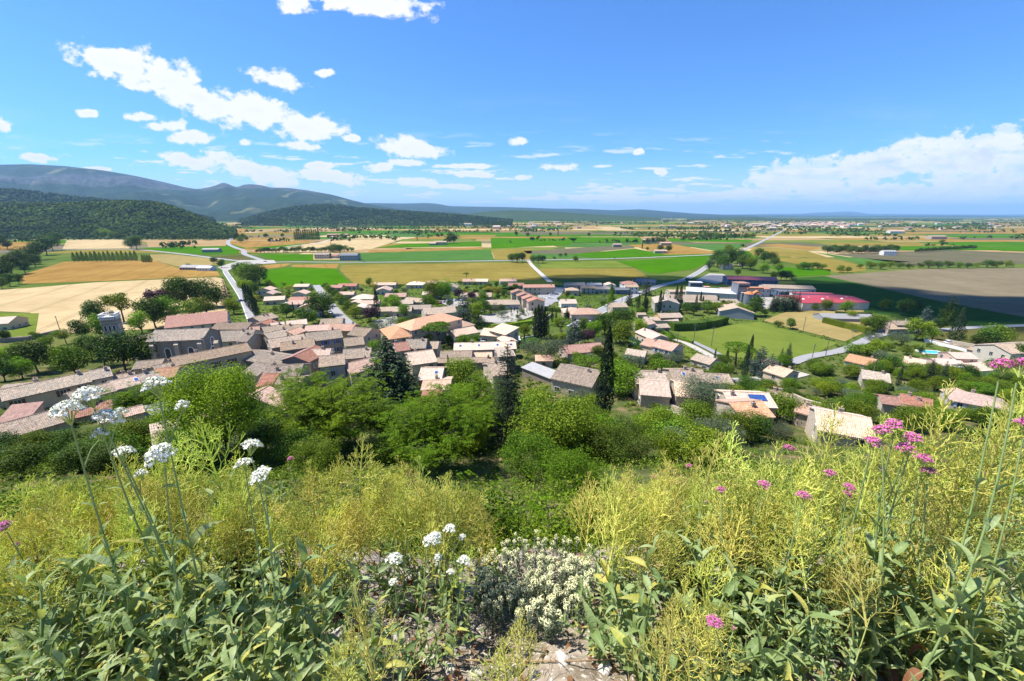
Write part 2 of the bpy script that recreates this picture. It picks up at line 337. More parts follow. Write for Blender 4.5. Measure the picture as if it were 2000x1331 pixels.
FIELDS = [
 ('pale','below the road into the village',[(-60,570),(60,563),(190,552),(420,542),(436,545),(447,575),(452,600),(380,640),(115,652),(60,658),(60,612),(-60,606)]),
 ('lime','beside the low house by the wheat',[(-60,614),(76,613),(69,656),(0,662),(-60,668)],.26),
 ('gold','between tree belt and pale wheat',[(46,536),(125,512),(300,508),(345,523),(425,531),(430,540),(190,550),(46,555),(38,546)]),
 ('gold','under the wooded hill',[(-60,472),(95,473),(90,488),(-60,491)]),
 ('pale','above the curving road',[(130,470),(255,468),(252,486),(122,487)]),
 ('pink','below the hill wood',[(240,459),(446,461),(445,468),(285,469)]),
 ('pink','beside the narrow winding road',[(285,470.5),(443,470.5),(441,481),(290,483)]),
 ('green','around the grey barn',[(270,484.5),(432,482),(470,489),(462,497),(395,497),(320,492)]),
 ('gold','on the slope under the wood edge',[(345,452),(400,446),(481,447),(480,455),(445,458),(395,456)]),
 ('hay','along the curving road',[(290,498),(330,497),(430,507),(425,518),(345,521),(300,508)]),
 ('verge','inside the road junction',[(405,503),(475,498),(510,504),(470,509),(420,507)],.22),
 ('green','triangular, beside the houses',[(512,529),(568,523),(656,526),(684,553),(622,561),(514,561)]),
 ('olive','wide, below the main road',[(666,518),(1030,513),(1062,547),(900,551),(735,558),(694,556),(664,529)]),
 ('gold','small strip by the junction',[(484,520),(570,515),(555,522),(500,528)]),
 ('gold','strip above the green triangle',[(572,518),(662,516),(657,525),(568,522)]),
 ('green','beside the stone farmhouse',[(502,497),(612,497),(612,509),(540,509.5)]),
 ('teal','beyond the main road',[(700,495),(958,488),(966,509),(700,511.5)]),
 ('gold','thin strip behind the maize',[(722,489),(942,483),(943,487.5),(718,494)]),
 ('pale','large and wedge shaped',[(500,494.5),(640,471),(790,466.5),(725,487),(610,493.5)]),
 ('gold','beside the poplar row',[(455,471),(610,470),(575,478),(480,485),(455,478)]),
 ('green','curved, by the farm with trees',[(735,484.5),(790,477),(940,472),(941,482)]),
 ('olive','between maize and dark clump',[(959,488),(1040,486),(1035,508),(967,508)]),
 ('green','between the lane and the bypass',[(1115,498),(1240,486),(1312,500.5),(1180,507)]),
 ('lime','above the shaded wheat',[(1052,513.5),(1200,510),(1238,523),(1060,524)]),
 ('olive','shaded, behind the dark-walled houses',[(1052,525),(1240,524.5),(1266,542),(1258,547),(1076,547)]),
 ('green','beside the straight road',[(1206,511),(1378,502),(1385,513),(1350,527),(1290,535),(1268,534),(1240,523)]),
 ('gold','by the lone tree and farm',[(1225,478.5),(1310,476.5),(1412,496),(1300,498)]),
 ('grey','fallow strip by the hedge',[(1022,491),(1228,479),(1240,485),(1112,497),(1030,496)]),
 ('green','long, across the valley',[(958,465),(1128,466),(1110,479),(960,486)]),
 ('green','strip behind the lone trees',[(1105,463.5),(1250,464),(1255,472),(1125,474)]),
 ('green','beside the far farm',[(1300,465),(1470,469),(1465,474),(1310,472)]),
 ('teal','next to the straight road',[(1320,478),(1460,476),(1440,488),(1405,492)]),
 ('dark','long, behind the red-roofed shed',[(1542,544),(1608,540),(1720,564),(1840,591),(2080,636),(2080,640),(1885,637),(1790,626),(1660,604),(1575,570)]),
 ('plough','very large, beyond the dark crop',[(1612,539.5),(1800,526),(2090,523),(2090,637),(1840,590),(1720,563)]),
 ('lime','by the long dark hedge',[(1312,648),(1400,640),(1482,629),(1636,671),(1580,698),(1480,706),(1400,693)]),
 ('hay','behind the clipped hedge',[(1490,627),(1545,606),(1560,601),(1684,600),(1700,645),(1650,668)],.2),
 ('green','above the long dark crop',[(1500,521),(1622,527),(1622,537),(1546,541)]),
 ('olive','beyond the straight road',[(1462,491),(1478,482.5),(1574,490),(1622,505),(1472,500)]),
 ('gold','strip beyond the olive wheat',[(1480,479.5),(1521,476.5),(1608,484),(1580,489)]),
 ('olive','in front of the bush row',[(1478,502),(1622,506),(1690,520),(1690,530),(1640,534),(1560,517)]),
 ('teal','narrow wedge by the copse',[(1590,493),(1660,503),(1780,512),(1690,518),(1640,505)]),
 ('grey','wide, in front of the copse',[(1625,497),(1850,489),(2090,498),(2090,514),(1790,520),(1700,507)]),
 ('green','beyond the bush hedge',[(1900,483),(2090,480),(2090,489),(1960,491)]),
 ('verge','around the walled garden',[(1790,640),(2060,640),(2080,720),(1960,720),(1860,690)],.14),
 ('lime','lawn below the barn',[(1900,690),(2080,700),(2080,800),(1960,760)],.2),
]
for q in FIELDS: field(*q)
# far patchwork of parcels
v, f, mi = [], [], []
fk = list(FM.keys()); wts = dict(gold=.13, pale=.11, pink=.10, green=.17, teal=.09, dark=.07, olive=.14, lime=.06, hay=.04, plough=.03, grey=.06, verge=0)
rot = radians(7); HEDGES = []
y0 = 590.0
while y0 < 6500:
    dy = RNG.uniform(55, 120)*(1+y0/3000); x0 = -1.5*y0-300
    while x0 < 1.6*y0+300:
        dx = RNG.uniform(90, 330)*(1+y0/5000)
        g = 3+y0/700; sk = RNG.uniform(-20, 20)
        q = [(x0+g, y0+g), (x0+dx-g, y0+g), (x0+dx-g+sk, y0+dy-g), (x0+g+sk, y0+dy-g)]
        b = len(v); v += [(px*cos(rot)-py*sin(rot)*.25, py+px*sin(rot)*.35, .05) for px, py in q]
        f.append((b, b+1, b+2, b+3)); mi.append(fk.index(RNG.choice(list(wts), p=np.array(list(wts.values()))/sum(wts.values()))))
        if RNG.random() < .5:
            a_, b_ = (v[b+3], v[b+2]) if RNG.random() < .7 else (v[b+1], v[b+2])
            HEDGES.append((a_, b_))
        x0 += dx
    y0 += dy
vv = np.array(v); keep = [i for i in range(len(f)) if vv[list(f[i]), 1].min() > 575]
tag(obj('farmland', mesh('farmland', v, [f[i] for i in keep], [FM[k] for k in fk], [mi[i] for i in keep])), 'patchwork of distant fields across the valley', None, None, 'structure')

# ------------------------------------------------------------------ roads
def roadmat(name, c, w=0.2):
    t = NT(name); p = t.pos(); n_ = t.noise(p, 0.5, 5, .6); f_ = t.noise(p, 8, 3, .6)
    return t.done(t.mix(t.math('ADD', t.math('MULTIPLY', n_, .7), t.math('MULTIPLY', f_, .3)), [x*(1-w) for x in c], [x*(1+w) for x in c]), .9, .2)
M_ROAD = roadmat('worn_asphalt', (.25,.245,.245)); M_LANE = roadmat('chalky_gravel', (.38,.35,.30)); M_PAVE = roadmat('pale_paving', (.31,.29,.26)); M_PAINT = plain('road_paint', (.75,.75,.72), .6)
def ribbon(pw, width, lift, off=0.0):
    P = [np.array(p[:2]) for p in pw]; Q = []
    for i in range(len(P)-1):
        a, b = P[max(i-1,0)], P[min(i+2, len(P)-1)]; p, q = P[i], P[i+1]
        n_ = max(3, min(40, int(np.linalg.norm(q-p)/6)))
        for k in range(n_):
            t_ = k/n_; Q.append(.5*((2*p)+(q-a)*t_+(2*a-5*p+4*q-b)*t_**2+(-a+3*p-3*q+b)*t_**3))
    Q.append(P[-1]); Q = np.array(Q); T = np.gradient(Q, axis=0); T /= np.linalg.norm(T, axis=1)[:, None]+1e-9
    Nn = np.column_stack([-T[:,1], T[:,0]]); v = []
    for s_ in (-.5, -.17, .17, .5):
        R2 = Q+Nn*(off+width*s_); v.append(np.column_stack([R2, ground(R2[:,0], R2[:,1])+lift]))
    n_ = len(Q); v = np.stack(v, 1).reshape(-1, 3)
    f = np.array([(i*4+k+1, i*4+k, i*4+4+k, i*4+5+k) for i in range(n_-1) for k in range(3)])
    return v, f
def road(name, label, pts, width, mat=M_ROAD, lift=.3, paint=False):
    pw = [hit(*p) for p in pts]
    o = tag(obj(name, mesh(name, *ribbon(pw, width, lift), [mat])), label, None, None, 'structure')
    if paint:
        for s_ in (-1, 1): obj('edge_line', mesh('edge_line', *ribbon(pw, .28, lift+.05, s_*(width/2-.35)), [M_PAINT]), o)
    return pw
ROADS = []
def RD(*a, **k): ROADS.append((road(*a, **k), a[3]))
RD('road','village street running out to the road junction',[(540,715),(520,680),(505,652),(492,622),(472,578),(450,546),(440,528),(452,519),(476,514)],4.8, paint=True)
RD('road','curving bypass below the wooded hill',[(-120,495),(0,493),(120,489),(250,488),(330,494),(420,505),(470,510.5),(535,513)],7, lift=.34, paint=True)
RD('road','straight main road across the valley fields',[(452,519),(500,515.5),(560,512.5),(640,513),(740,513),(900,511),(1060,508.5),(1200,506),(1330,501),(1405,497.5)],7.4, lift=.38, paint=True)
RD('road','narrow country road winding past the grey barn',[(520,512),(500,505),(478,497),(476,490),(462,485),(447,478),(446,472),(452,466),(446,461)],8, lift=.36)
RD('road','farm track along the wedge of wheat',[(478,492),(520,488),(580,480),(620,475),(655,466),(668,463)],7, M_LANE)
RD('road','long straight road running to the far town',[(1120,640),(1175,608),(1228,582),(1290,559),(1342,545),(1388,517),(1412,499),(1440,493),(1480,476),(1510,461),(1532,450)],6.6, lift=.38, paint=True)
RD('path','chalk lane between wheat fields',[(1032,510),(1040,520),(1056,535),(1075,552)],5, M_LANE, .34)
RD('road','pale lane past the orange-roofed house',[(1540,712),(1580,698),(1650,684),(1712,657),(1760,650),(1850,645),(1900,641),(2080,634)],4.6, M_ROAD, .34)
RD('road','residential street lined with young trees',[(618,558),(630,575),(645,596),(668,622),(690,640)],5.6, M_ROAD, .34)
RD('path','chalk driveway beside the mown meadow',[(1318,664),(1345,674),(1375,690),(1402,703)],4.5, M_LANE, .3)
RD('path','grey lane along the meadow edge',[(1352,668),(1378,680),(1405,694)],3.5, M_ROAD, .26)
RD('road','village loop road by the memorial square',[(890,660),(930,650),(1000,640),(960,628),(925,612),(985,603),(1060,600),(1090,575),(1096,562)],5, M_ROAD, .34)
RD('path','narrow track by the parked car',[(1250,782),(1300,795),(1350,815),(1380,830)],4, M_LANE, .25)
RD('path','shaded lane below the cypresses',[(1430,745),(1470,742),(1530,738),(1570,730)],4, M_LANE, .25)
def patch(name, label, poly, mat, lift=.3):
    v, f = drape([hit(*p) for p in poly], lift, 12); return tag(obj(name, mesh(name, v, f, [mat])), label, None, None, 'structure')
patch('pavement','paved square with a memorial cross',[(930,620),(1000,606),(1050,600),(1062,612),(1010,630),(950,632)],M_PAVE,.42)
patch('pavement','car park in front of the terraced flats',[(1055,566),(1090,562),(1094,590),(1060,596),(1050,580)],M_ROAD,.42)
patch('pavement','parking bays under the plane trees',[(852,588),(905,584),(940,594),(880,602)],M_PAVE,.42)
patch('pavement','forecourt of the silo works',[(1440,585),(1500,578),(1560,592),(1550,604),(1470,606)],M_PAVE,.42)
patch('pavement','paved yard above the works',[(1358,548),(1385,535),(1412,536),(1430,545),(1400,556)],M_PAVE,.42)
patch('pavement','schoolyard beside the long orange roof',[(745,640),(775,630),(800,680),(850,672),(900,668),(880,650),(770,660)],M_PAVE,.3)
patch('pavement','small crossroads apron',[(425,523),(470,509),(535,509),(540,515),(470,519),(440,532)],M_PAVE,.44)
patch('pavement','stone courtyard by the orchard trees',[(730,628),(775,618),(780,640),(745,650)],M_PAVE,.36)

# ------------------------------------------------------------------ hills and mountains
def hillmat(name, cols, rock=None, scale=.01, patchy=0.0):
    t = NT(name); p = t.pos(); n_ = t.noise(p, scale, 8, .68); m_ = t.noise(p, scale*.22, 4, .6)
    c = t.ramp(t.math('ADD', t.math('MULTIPLY', n_, .65), t.math('MULTIPLY', m_, .35)), [(.32, cols[0]), (.5, cols[1]), (.66, cols[2])])
    if patchy: c = t.mix(t.maprange(t.noise(t.mapping(p, sc=(1,.45,1)), .0022, 5, .6), .60, .66, 0, patchy), c, (.26,.25,.12))
    if rock:
        z = t.sep(p)[2]; st = t.noise(t.mapping(p, sc=(.02,.02,.0025)), 1, 5, .6)
        zz = t.math('ADD', z, t.math('MULTIPLY', t.math('SUBTRACT', m_, .5), 260)); k_ = t.math('MULTIPLY', t.maprange(zz, rock[0], rock[0]+25), t.maprange(zz, rock[1]-30, rock[1], 1, 0))
        c = t.mix(t.math('MULTIPLY', k_, t.maprange(st, .42, .56, .15, .85)), c, (.08,.078,.088))
    t.bump(n_, 1.0, 1/scale*.12)
    return t.done(c, .95, .05)
GREENS = [(.008,.019,.007), (.018,.035,.011), (.032,.054,.017)]
M_MTN = hillmat('mountain_forest', GREENS, (430, 640), .009, .35); M_FAR = hillmat('far_ridge', GREENS, None, .004); M_HILL = hillmat('wooded_hill', [(.018,.034,.008), (.032,.055,.012), (.05,.08,.02)], None, .03)
HILLS = {}
def ridge(name, label, sky_pts, Dc, Df, mat, cols=220, rows=34, amp=.12, back=1.35, power=1.0):
    sx = np.array([p[0] for p in sky_pts], float); sy = np.array([p[1] for p in sky_pts], float)
    xs = np.linspace(sx[0], sx[-1], cols); yy = np.interp(xs, sx, sy)
    k = np.array([.1,.2,.4,.2,.1]); yy[2:-2] = np.convolve(yy, k, 'valid')
    V = np.zeros((rows+8, cols, 3))
    for i, (px, py) in enumerate(zip(xs, yy)):
        r = ray(px, py); zc = H + r[2]/r[1]*Dc; ux = r[0]/r[1]
        zc = max(zc, 1.0)
        for j in range(rows+8):
            t_ = j/(rows-1)
            if t_ <= 1:
                y = Df+(Dc-Df)*t_; z = zc*(t_**(1.25*power))
                n_ = mnoise.fractal(Vector((ux*y*.0016, y*.0016, 3.3)), 1.0, 2.1, 6)
                z += zc*amp*n_*sin(pi*min(1, t_))**.7*1.0
                lim = H + r[2]/r[1]*y
                z = min(z, zc*t_**.8 if zc < H*1.2 else z)
                if t_ < 1 and zc > 80: z = min(z, H+(r[2]/r[1])*y*.985-1) if r[2] > 0 else z
            else:
                y = min(Dc*(1+(t_-1)*back), 40000+j*20); z = max(zc*(1-(t_-1)*3.6), -5)
            V[j, i] = (ux*y, y, z if j else -4)
    ii = np.arange((rows+8)*cols).reshape(rows+8, cols)
    Fq = np.stack([ii[:-1,:-1], ii[:-1,1:], ii[1:,1:], ii[1:,:-1]], -1).reshape(-1, 4)
    HILLS[label] = V
    return tag(obj(name, mesh(name, V, Fq, [mat], smooth_=True)), label, None, None, 'structure')
ridge('mountain','long forested mountain with a pale cliff band',[(-320,330),(-150,320),(0,322),(60,321),(130,325),(200,333),(260,343),(320,356),(360,366),(385,370),(410,366),(425,361),(437,356),(448,361),(464,367),(474,361),(490,360),(510,362),(530,367),(560,367),(600,372),(650,381),(690,392),(715,398),(760,406),(820,414)],7200,3900,M_MTN,300,44,.26)
ridge('mountain','blue ridge closing the valley',[(640,408),(680,398),(730,397),(790,398),(830,397),(850,398),(880,403),(930,404),(990,405),(1030,406),(1080,408),(1120,408),(1200,411),(1250,409),(1300,413),(1350,417),(1420,420),(1480,421)],12000,7500,M_FAR,240,24,.08)
ridge('mountain','farthest pale blue range with a flat double summit',[(1280,421),(1380,420),(1450,419),(1500,418),(1560,418),(1600,415),(1625,415),(1650,413),(1672,414),(1695,418),(1760,418),(1850,419),(1950,419.5),(2080,418),(2250,420)],26000,16000,M_FAR,160,14,.06)
ridge('mountain','lower blue ridge behind the far town',[(1380,424),(1480,421),(1560,421),(1680,422),(1800,421),(1900,421),(2000,422),(2200,422)],15000,10000,M_FAR,160,14,.06)
ridge('hill','wooded shoulder under the mountain',[(-300,360),(-100,366),(0,371),(60,376),(130,386),(200,392),(260,399),(330,412),(420,430)],2700,1850,M_HILL,120,24,.06)
ridge('hill','rounded wooded hill above the wheat',[(-300,412),(-60,404),(0,401),(60,404),(130,403),(200,399),(250,398),(290,398),(330,405),(370,420),(410,437),(440,449),(460,454)],1550,1060,M_HILL,140,24,.06)
ridge('hill','dark wooded hump in mid valley',[(470,432),(520,418),(560,409),(610,403),(640,402),(665,404),(700,409),(760,414),(830,418),(900,423),(960,429),(1000,433)],3300,2350,M_HILL,140,20,.06)
ridge('hill','low wooded rise in the plain',[(880,424),(940,414),(1000,411),(1050,412),(1100,415),(1160,419),(1220,422),(1290,426)],5200,4300,M_HILL,100,14,.05)
ridge('hill','low wooded rise by the far town',[(1340,432),(1400,427),(1450,424),(1540,427),(1640,427),(1720,431),(1800,433),(1880,434)],5600,4700,M_HILL,100,14,.05)
ridge('hill','foothills under the mountain',[(380,420),(430,412),(500,408),(560,407),(620,405),(700,408),(800,412),(900,416)],5600,4000,M_MTN,120,18,.08)

# ------------------------------------------------------------------ woods (masses nobody could count)
M_WOOD = leafmat('wood_leaves', [(.014,.034,.004), (.036,.072,.008), (.068,.118,.014), (.115,.165,.022)], .2, .7, 0, 0.05, patch=.011)
def blob_mass(name, label, P, size, nq, mat, flat=.8, seed=1):
    """P: n x 3 tree feet; each tree a ragged tuft of nq leafy facets"""
    rg = np.random.default_rng(seed); n_ = len(P)
    s_ = size*rg.uniform(.45, 1.45, n_)
    d = rg.normal(size=(n_, nq, 3)); d /= np.linalg.norm(d, axis=2)[..., None]; d[..., 2] = np.abs(d[..., 2])*1.0-.15
    c = P[:, None]+d*(s_[:, None, None]*np.array([.5,.5,.62]))*rg.uniform(.75, 1.05, (n_, nq, 1)); c[..., 2] += (s_*.42)[:, None]
    a = np.cross(d, rg.normal(size=d.shape)); a /= np.linalg.norm(a, axis=2)[..., None]; b = np.cross(d, a)
    q = s_[:, None, None]*.30
    V = np.stack([c-a*q, c-b*q*flat, c+a*q, c+b*q*flat], 2).reshape(-1, 3)
    f = np.arange(len(V)).reshape(-1, 4)
    return tag(obj(name, mesh(name, V, f, [mat])), label, None, None, 'stuff')
def on_hill(label, n_, seed, jmin=0, jmax=34):
    rg = np.random.default_rng(seed); V = HILLS[label][jmin:jmax]; R0, C0 = V.shape[:2]
    i = rg.uniform(0, R0-1.001, n_); j = rg.uniform(0, C0-1.001, n_); i0 = i.astype(int); j0 = j.astype(int); a = (i-i0)[:, None]; b = (j-j0)[:, None]
    return V[i0, j0]*(1-a)*(1-b)+V[i0+1, j0]*a*(1-b)+V[i0, j0+1]*(1-a)*b+V[i0+1, j0+1]*a*b
blob_mass('wood', 'dense mixed wood covering the rounded hill', on_hill('rounded wooded hill above the wheat', 7500, 2, 0, 26), 11, 16, M_WOOD, seed=2)
blob_mass('wood', 'dark oak wood on the shoulder under the mountain', on_hill('wooded shoulder under the mountain', 5000, 3, 0, 26), 14, 10, M_WOOD, seed=3)
blob_mass('wood', 'pine wood on the dark hump in mid valley', on_hill('dark wooded hump in mid valley', 6000, 4, 0, 22), 15, 8, M_WOOD, seed=4)
P = []
for a, b in HEDGES:
    a, b = np.array(a), np.array(b); ln = np.linalg.norm(b-a); u0, u1 = sorted(RNG.uniform(0, 1, 2))
    if RNG.random() < .3: u0, u1 = 0, 1
    for t_ in np.arange(u0, u1, 9/ln): P.append(a+(b-a)*t_+RNG.normal(0, 2.5, 3)*np.array([1,1,0]))
for _ in range(150):                       # copses out on the plain
    yq = RNG.uniform(1100, 5500); xq = RNG.uniform(-1.0, 1.35)*yq
    for k in range(int(RNG.uniform(6, 40))): P.append(np.array([xq, yq, 0])+RNG.normal(0, 1, 3)*np.array([60, 18, 0]))
P = np.array(P); P[:, 2] = 0; P = P[(P[:, 1] > 760)]
wsel = RNG.random(len(P)) < np.clip(1.25-P[:, 1]/9000, .4, 1); P = P[wsel]
blob_mass('tree_line', 'hedgerows and copses scattered over the distant fields', P, 9, 10, M_WOOD, seed=5)
print('hedge trees', len(P))
# ------------------------------------------------------------------ tree kinds (trunk mesh + crown mesh, built once, shared by every tree of the kind)
def leaf_quads(c, nrm, size, rg, asp=.55, along=None):
    n_ = len(c); nrm = nrm/(np.linalg.norm(nrm, axis=1)[:, None]+1e-9)
    r = rg.normal(size=(n_, 3)) if along is None else along+rg.normal(0, .25, (n_, 3))
    a = r-nrm*np.sum(r*nrm, 1)[:, None]; a /= np.linalg.norm(a, axis=1)[:, None]+1e-9; b = np.cross(nrm, a)
    s_ = (size*rg.uniform(.6, 1.3, n_))[:, None]
    fold = nrm*s_*.12
    V = np.stack([c-a*s_*.5, c+b*s_*asp*.5-a*s_*.08+fold, c+a*s_*.5, c-b*s_*asp*.5-a*s_*.08+fold], 1).reshape(-1, 3)
    return V
def quads(V): return np.arange(len(V)).reshape(-1, 4)
def fib(n_, rg):
    d = rg.normal(size=(n_, 3)); return d/np.linalg.norm(d, axis=1)[:, None]
def limbs(mb, base, tips, r0, rg, n=5, sag=.15):
    for t_ in tips:
        b = np.array(base); t_ = np.array(t_); m = (b+t_)/2; m[2] += np.linalg.norm(t_-b)*sag*rg.uniform(-.2, 1); m[:2] += rg.normal(0, .08*np.linalg.norm(t_-b), 2)
        mb.tube([b, m, t_], [r0, r0*.6, r0*.15], n)
BARK = plain('bark_grey', (.11,.085,.065), .9, .1, var=.4, scale=3); BARKD = plain('bark_dark', (.055,.042,.035), .9, .1, var=.4, scale=3)
LM = dict(
 mid=leafmat('leaf_mid', [(.026,.06,.003), (.076,.14,.006), (.145,.225,.013), (.22,.30,.028)], .3, .5, .05, .08),
 dark=leafmat('leaf_dark', [(.014,.038,.003), (.038,.08,.006), (.074,.135,.012), (.125,.195,.024)], .25, .5, .04, .10),
 lime=leafmat('leaf_lime', [(.065,.12,.004), (.12,.20,.007), (.185,.28,.013), (.26,.35,.03)], .4, .5, .05, .08),
 locust=leafmat('leaf_locust', [(.05,.105,.002), (.095,.175,.004), (.15,.245,.008), (.21,.31,.014)], .45, .5, .02, .08, objvar=.12),
 grey=leafmat('leaf_olive', [(.05,.075,.035), (.085,.12,.06), (.13,.17,.09), (.18,.22,.13)], .25, .6, .04),
 purple=leafmat('leaf_purple', [(.02,.008,.014), (.04,.014,.022), (.07,.025,.035), (.09,.04,.05)], .25, .5, .03),
 conif=leafmat('needles_dark', [(.011,.032,.010), (.024,.058,.017), (.042,.086,.024), (.066,.115,.034)], .12, .6, .03),
 cypr=leafmat('needles_cypress', [(.008,.02,.006), (.016,.036,.010), (.026,.052,.014), (.04,.068,.018)], .1, .65, .03),
 cedar=leafmat('needles_blue', [(.02,.036,.028), (.036,.06,.048), (.055,.085,.066), (.08,.11,.09)], .1, .6, .02),
 yell=leafmat('leaf_broom', [(.12,.12,.01), (.2,.19,.012), (.32,.28,.015), (.4,.33,.02)], .35, .6, .03))
def proto_broad(seed, n_=3400, Ht=10, Wd=8.5, size=.46, clumps=34, bare=.08, leaf='mid', asp=.7, bark=BARK, cr=.25, low=-.8):
    rg = np.random.default_rng(seed); cz = Ht*(bare+(1-bare)*.49); rz = Ht*(1-bare)*.5; rx = Wd*.5
    d = fib(clumps*3, rg); d = d[d[:, 2] > low][:clumps]
    C = d*np.array([rx, rx, rz])*rg.uniform(.45, .82, (len(d), 1)); C[:, 2] += cz; C[:, :2] += rg.normal(0, .04*Wd, 2)
    R = Wd*cr*rg.uniform(.6, 1.2, len(C)); k = rg.choice(len(C), n_, p=R**2/np.sum(R**2))
    e = fib(n_, rg); e[:, 2] = np.where((e[:, 2] < -.45) & (rg.random(n_) < .25), -e[:, 2], e[:, 2]); pos = C[k]+e*(R[k]*rg.uniform(.6, 1.05, n_))[:, None]*np.array([1, 1, .82])
    nr = e+rg.normal(0, .45, (n_, 3))+np.array([0, 0, .35])
    V = leaf_quads(pos, nr, size, rg, asp)
    mb = MB(); fork = (rg.normal(0, .1), rg.normal(0, .1), Ht*(bare+.08)); r0 = Ht*.022
    mb.tube([(0, 0, -.6), (0.03, 0, Ht*.05), (fork[0]*.6, fork[1]*.6, Ht*bare*.6), fork], [r0*1.7, r0*1.15, r0, r0*.85], 8)
    limbs(mb, fork, C[rg.choice(len(C), min(len(C), 11), replace=False)], r0*.62, rg)
    return (mb.me('trunk', bark, smooth_=True), mesh('crown', V, quads(V), [LM[leaf]]), Ht)
def proto_cypress(seed, n_=2600, Ht=12, Wd=2.0, size=.34, leaf='cypr'):
    rg = np.random.default_rng(seed); z = rg.beta(1.1, 1.25, n_); w = Wd*.5*np.minimum(1, (1-z)**.62*1.25)*np.minimum(1, .5+z*4)
    a = rg.uniform(0, 2*pi, n_); lump = 1+.16*np.sin(a*3+z*23)+.1*np.sin(a*5-z*41); rr = w*lump*rg.uniform(.72, 1.03, n_)
    pos = np.column_stack([rr*np.cos(a), rr*np.sin(a), Ht*(.05+.95*z)]); nr = np.column_stack([np.cos(a), np.sin(a), np.full(n_, .3)])+rg.normal(0, .35, (n_, 3))
    V = leaf_quads(pos, nr, size, rg, .42, np.tile([0, 0, 1.0], (n_, 1)))
    mb = MB(); mb.tube([(0,0,-.5),(0,0,Ht*.5),(0,0,Ht*.93)], [.2,.12,.02], 6)
    return (mb.me('trunk', BARKD), mesh('crown', V, quads(V), [LM[leaf]]), Ht)
def proto_conifer(seed, Ht=14, Wd=7.5, tiers=22, size=.5, leaf='conif', droop=.25, per=26, taper=.9):
    rg = np.random.default_rng(seed); pos, nr, al = [], [], []; mb = MB(); mb.tube([(0,0,-.5),(0,0,Ht*.4),(0,0,Ht*.97)], [.3,.18,.03], 7)
    for i in range(tiers):
        t_ = (i+.5)/tiers; z0 = Ht*(.06+.92*t_); L_ = Wd*.5*(1-t_)**taper*rg.uniform(.8, 1.12)+.15; nb = int(5+9*(1-t_))
        for b in range(nb):
            a = 2*pi*(b+rg.uniform(-.35,.35))/nb+i*1.3; ln = L_*rg.uniform(.65, 1.15); d = np.array([cos(a), sin(a), 0])
            if i % 2 == 0: mb.tube([(0,0,z0), tuple(d*ln*.9+np.array([0,0,z0-droop*ln*.7]))], [.05,.01], 4)
            m = max(4, int(per*ln/(Wd*.5)))
            s_ = rg.uniform(.15, 1.0, m)**.7; q = d*(ln*s_)[:, None]; q[:, 2] += z0-droop*ln*s_**1.6+.12*ln*(s_ > .85); q += rg.normal(0, .07*ln+.06, (m, 3))*np.array([1, 1, .5])
            pos.append(q); nr.append(np.tile([0, 0, 1.], (m, 1))+rg.normal(0, .4, (m, 3))+d*.3); al.append(np.tile(d, (m, 1)))
    pos, nr, al = map(np.concatenate, (pos, nr, al)); V = leaf_quads(pos, nr, size, rg, .5, al)
    return (mb.me('trunk', BARKD), mesh('crown', V, quads(V), [LM[leaf]]), Ht)
def proto_umbrella(seed, Ht=8, Wd=8, n_=3200, size=.4):
    rg = np.random.default_rng(seed); C = []
    for _ in range(34):
        a, r = rg.uniform(0, 2*pi), Wd*.42*sqrt(rg.uniform(0, 1)); C.append((r*cos(a), r*sin(a), Ht*(.74+.2*(1-(r/(Wd*.45))**2))))
    C = np.array(C); k = rg.integers(0, len(C), n_); e = fib(n_, rg); e[:, 2] = np.abs(e[:, 2])*1.0-.2
    pos = C[k]+e*np.array([Wd*.13, Wd*.13, Ht*.07])*rg.uniform(.6, 1.1, (n_, 1)); V = leaf_quads(pos, e+np.array([0,0,.5])+rg.normal(0,.4,(n_,3)), size, rg, .5)
    mb = MB(); mb.tube([(0,0,-.4),(.1,0,Ht*.3),(.25,.1,Ht*.58)], [.26,.2,.16], 8); limbs(mb, (.25,.1,Ht*.56), C[:14], .12, rg)
    return (mb.me('trunk', BARK, smooth_=True), mesh('crown', V, quads(V), [LM['mid']]), Ht)
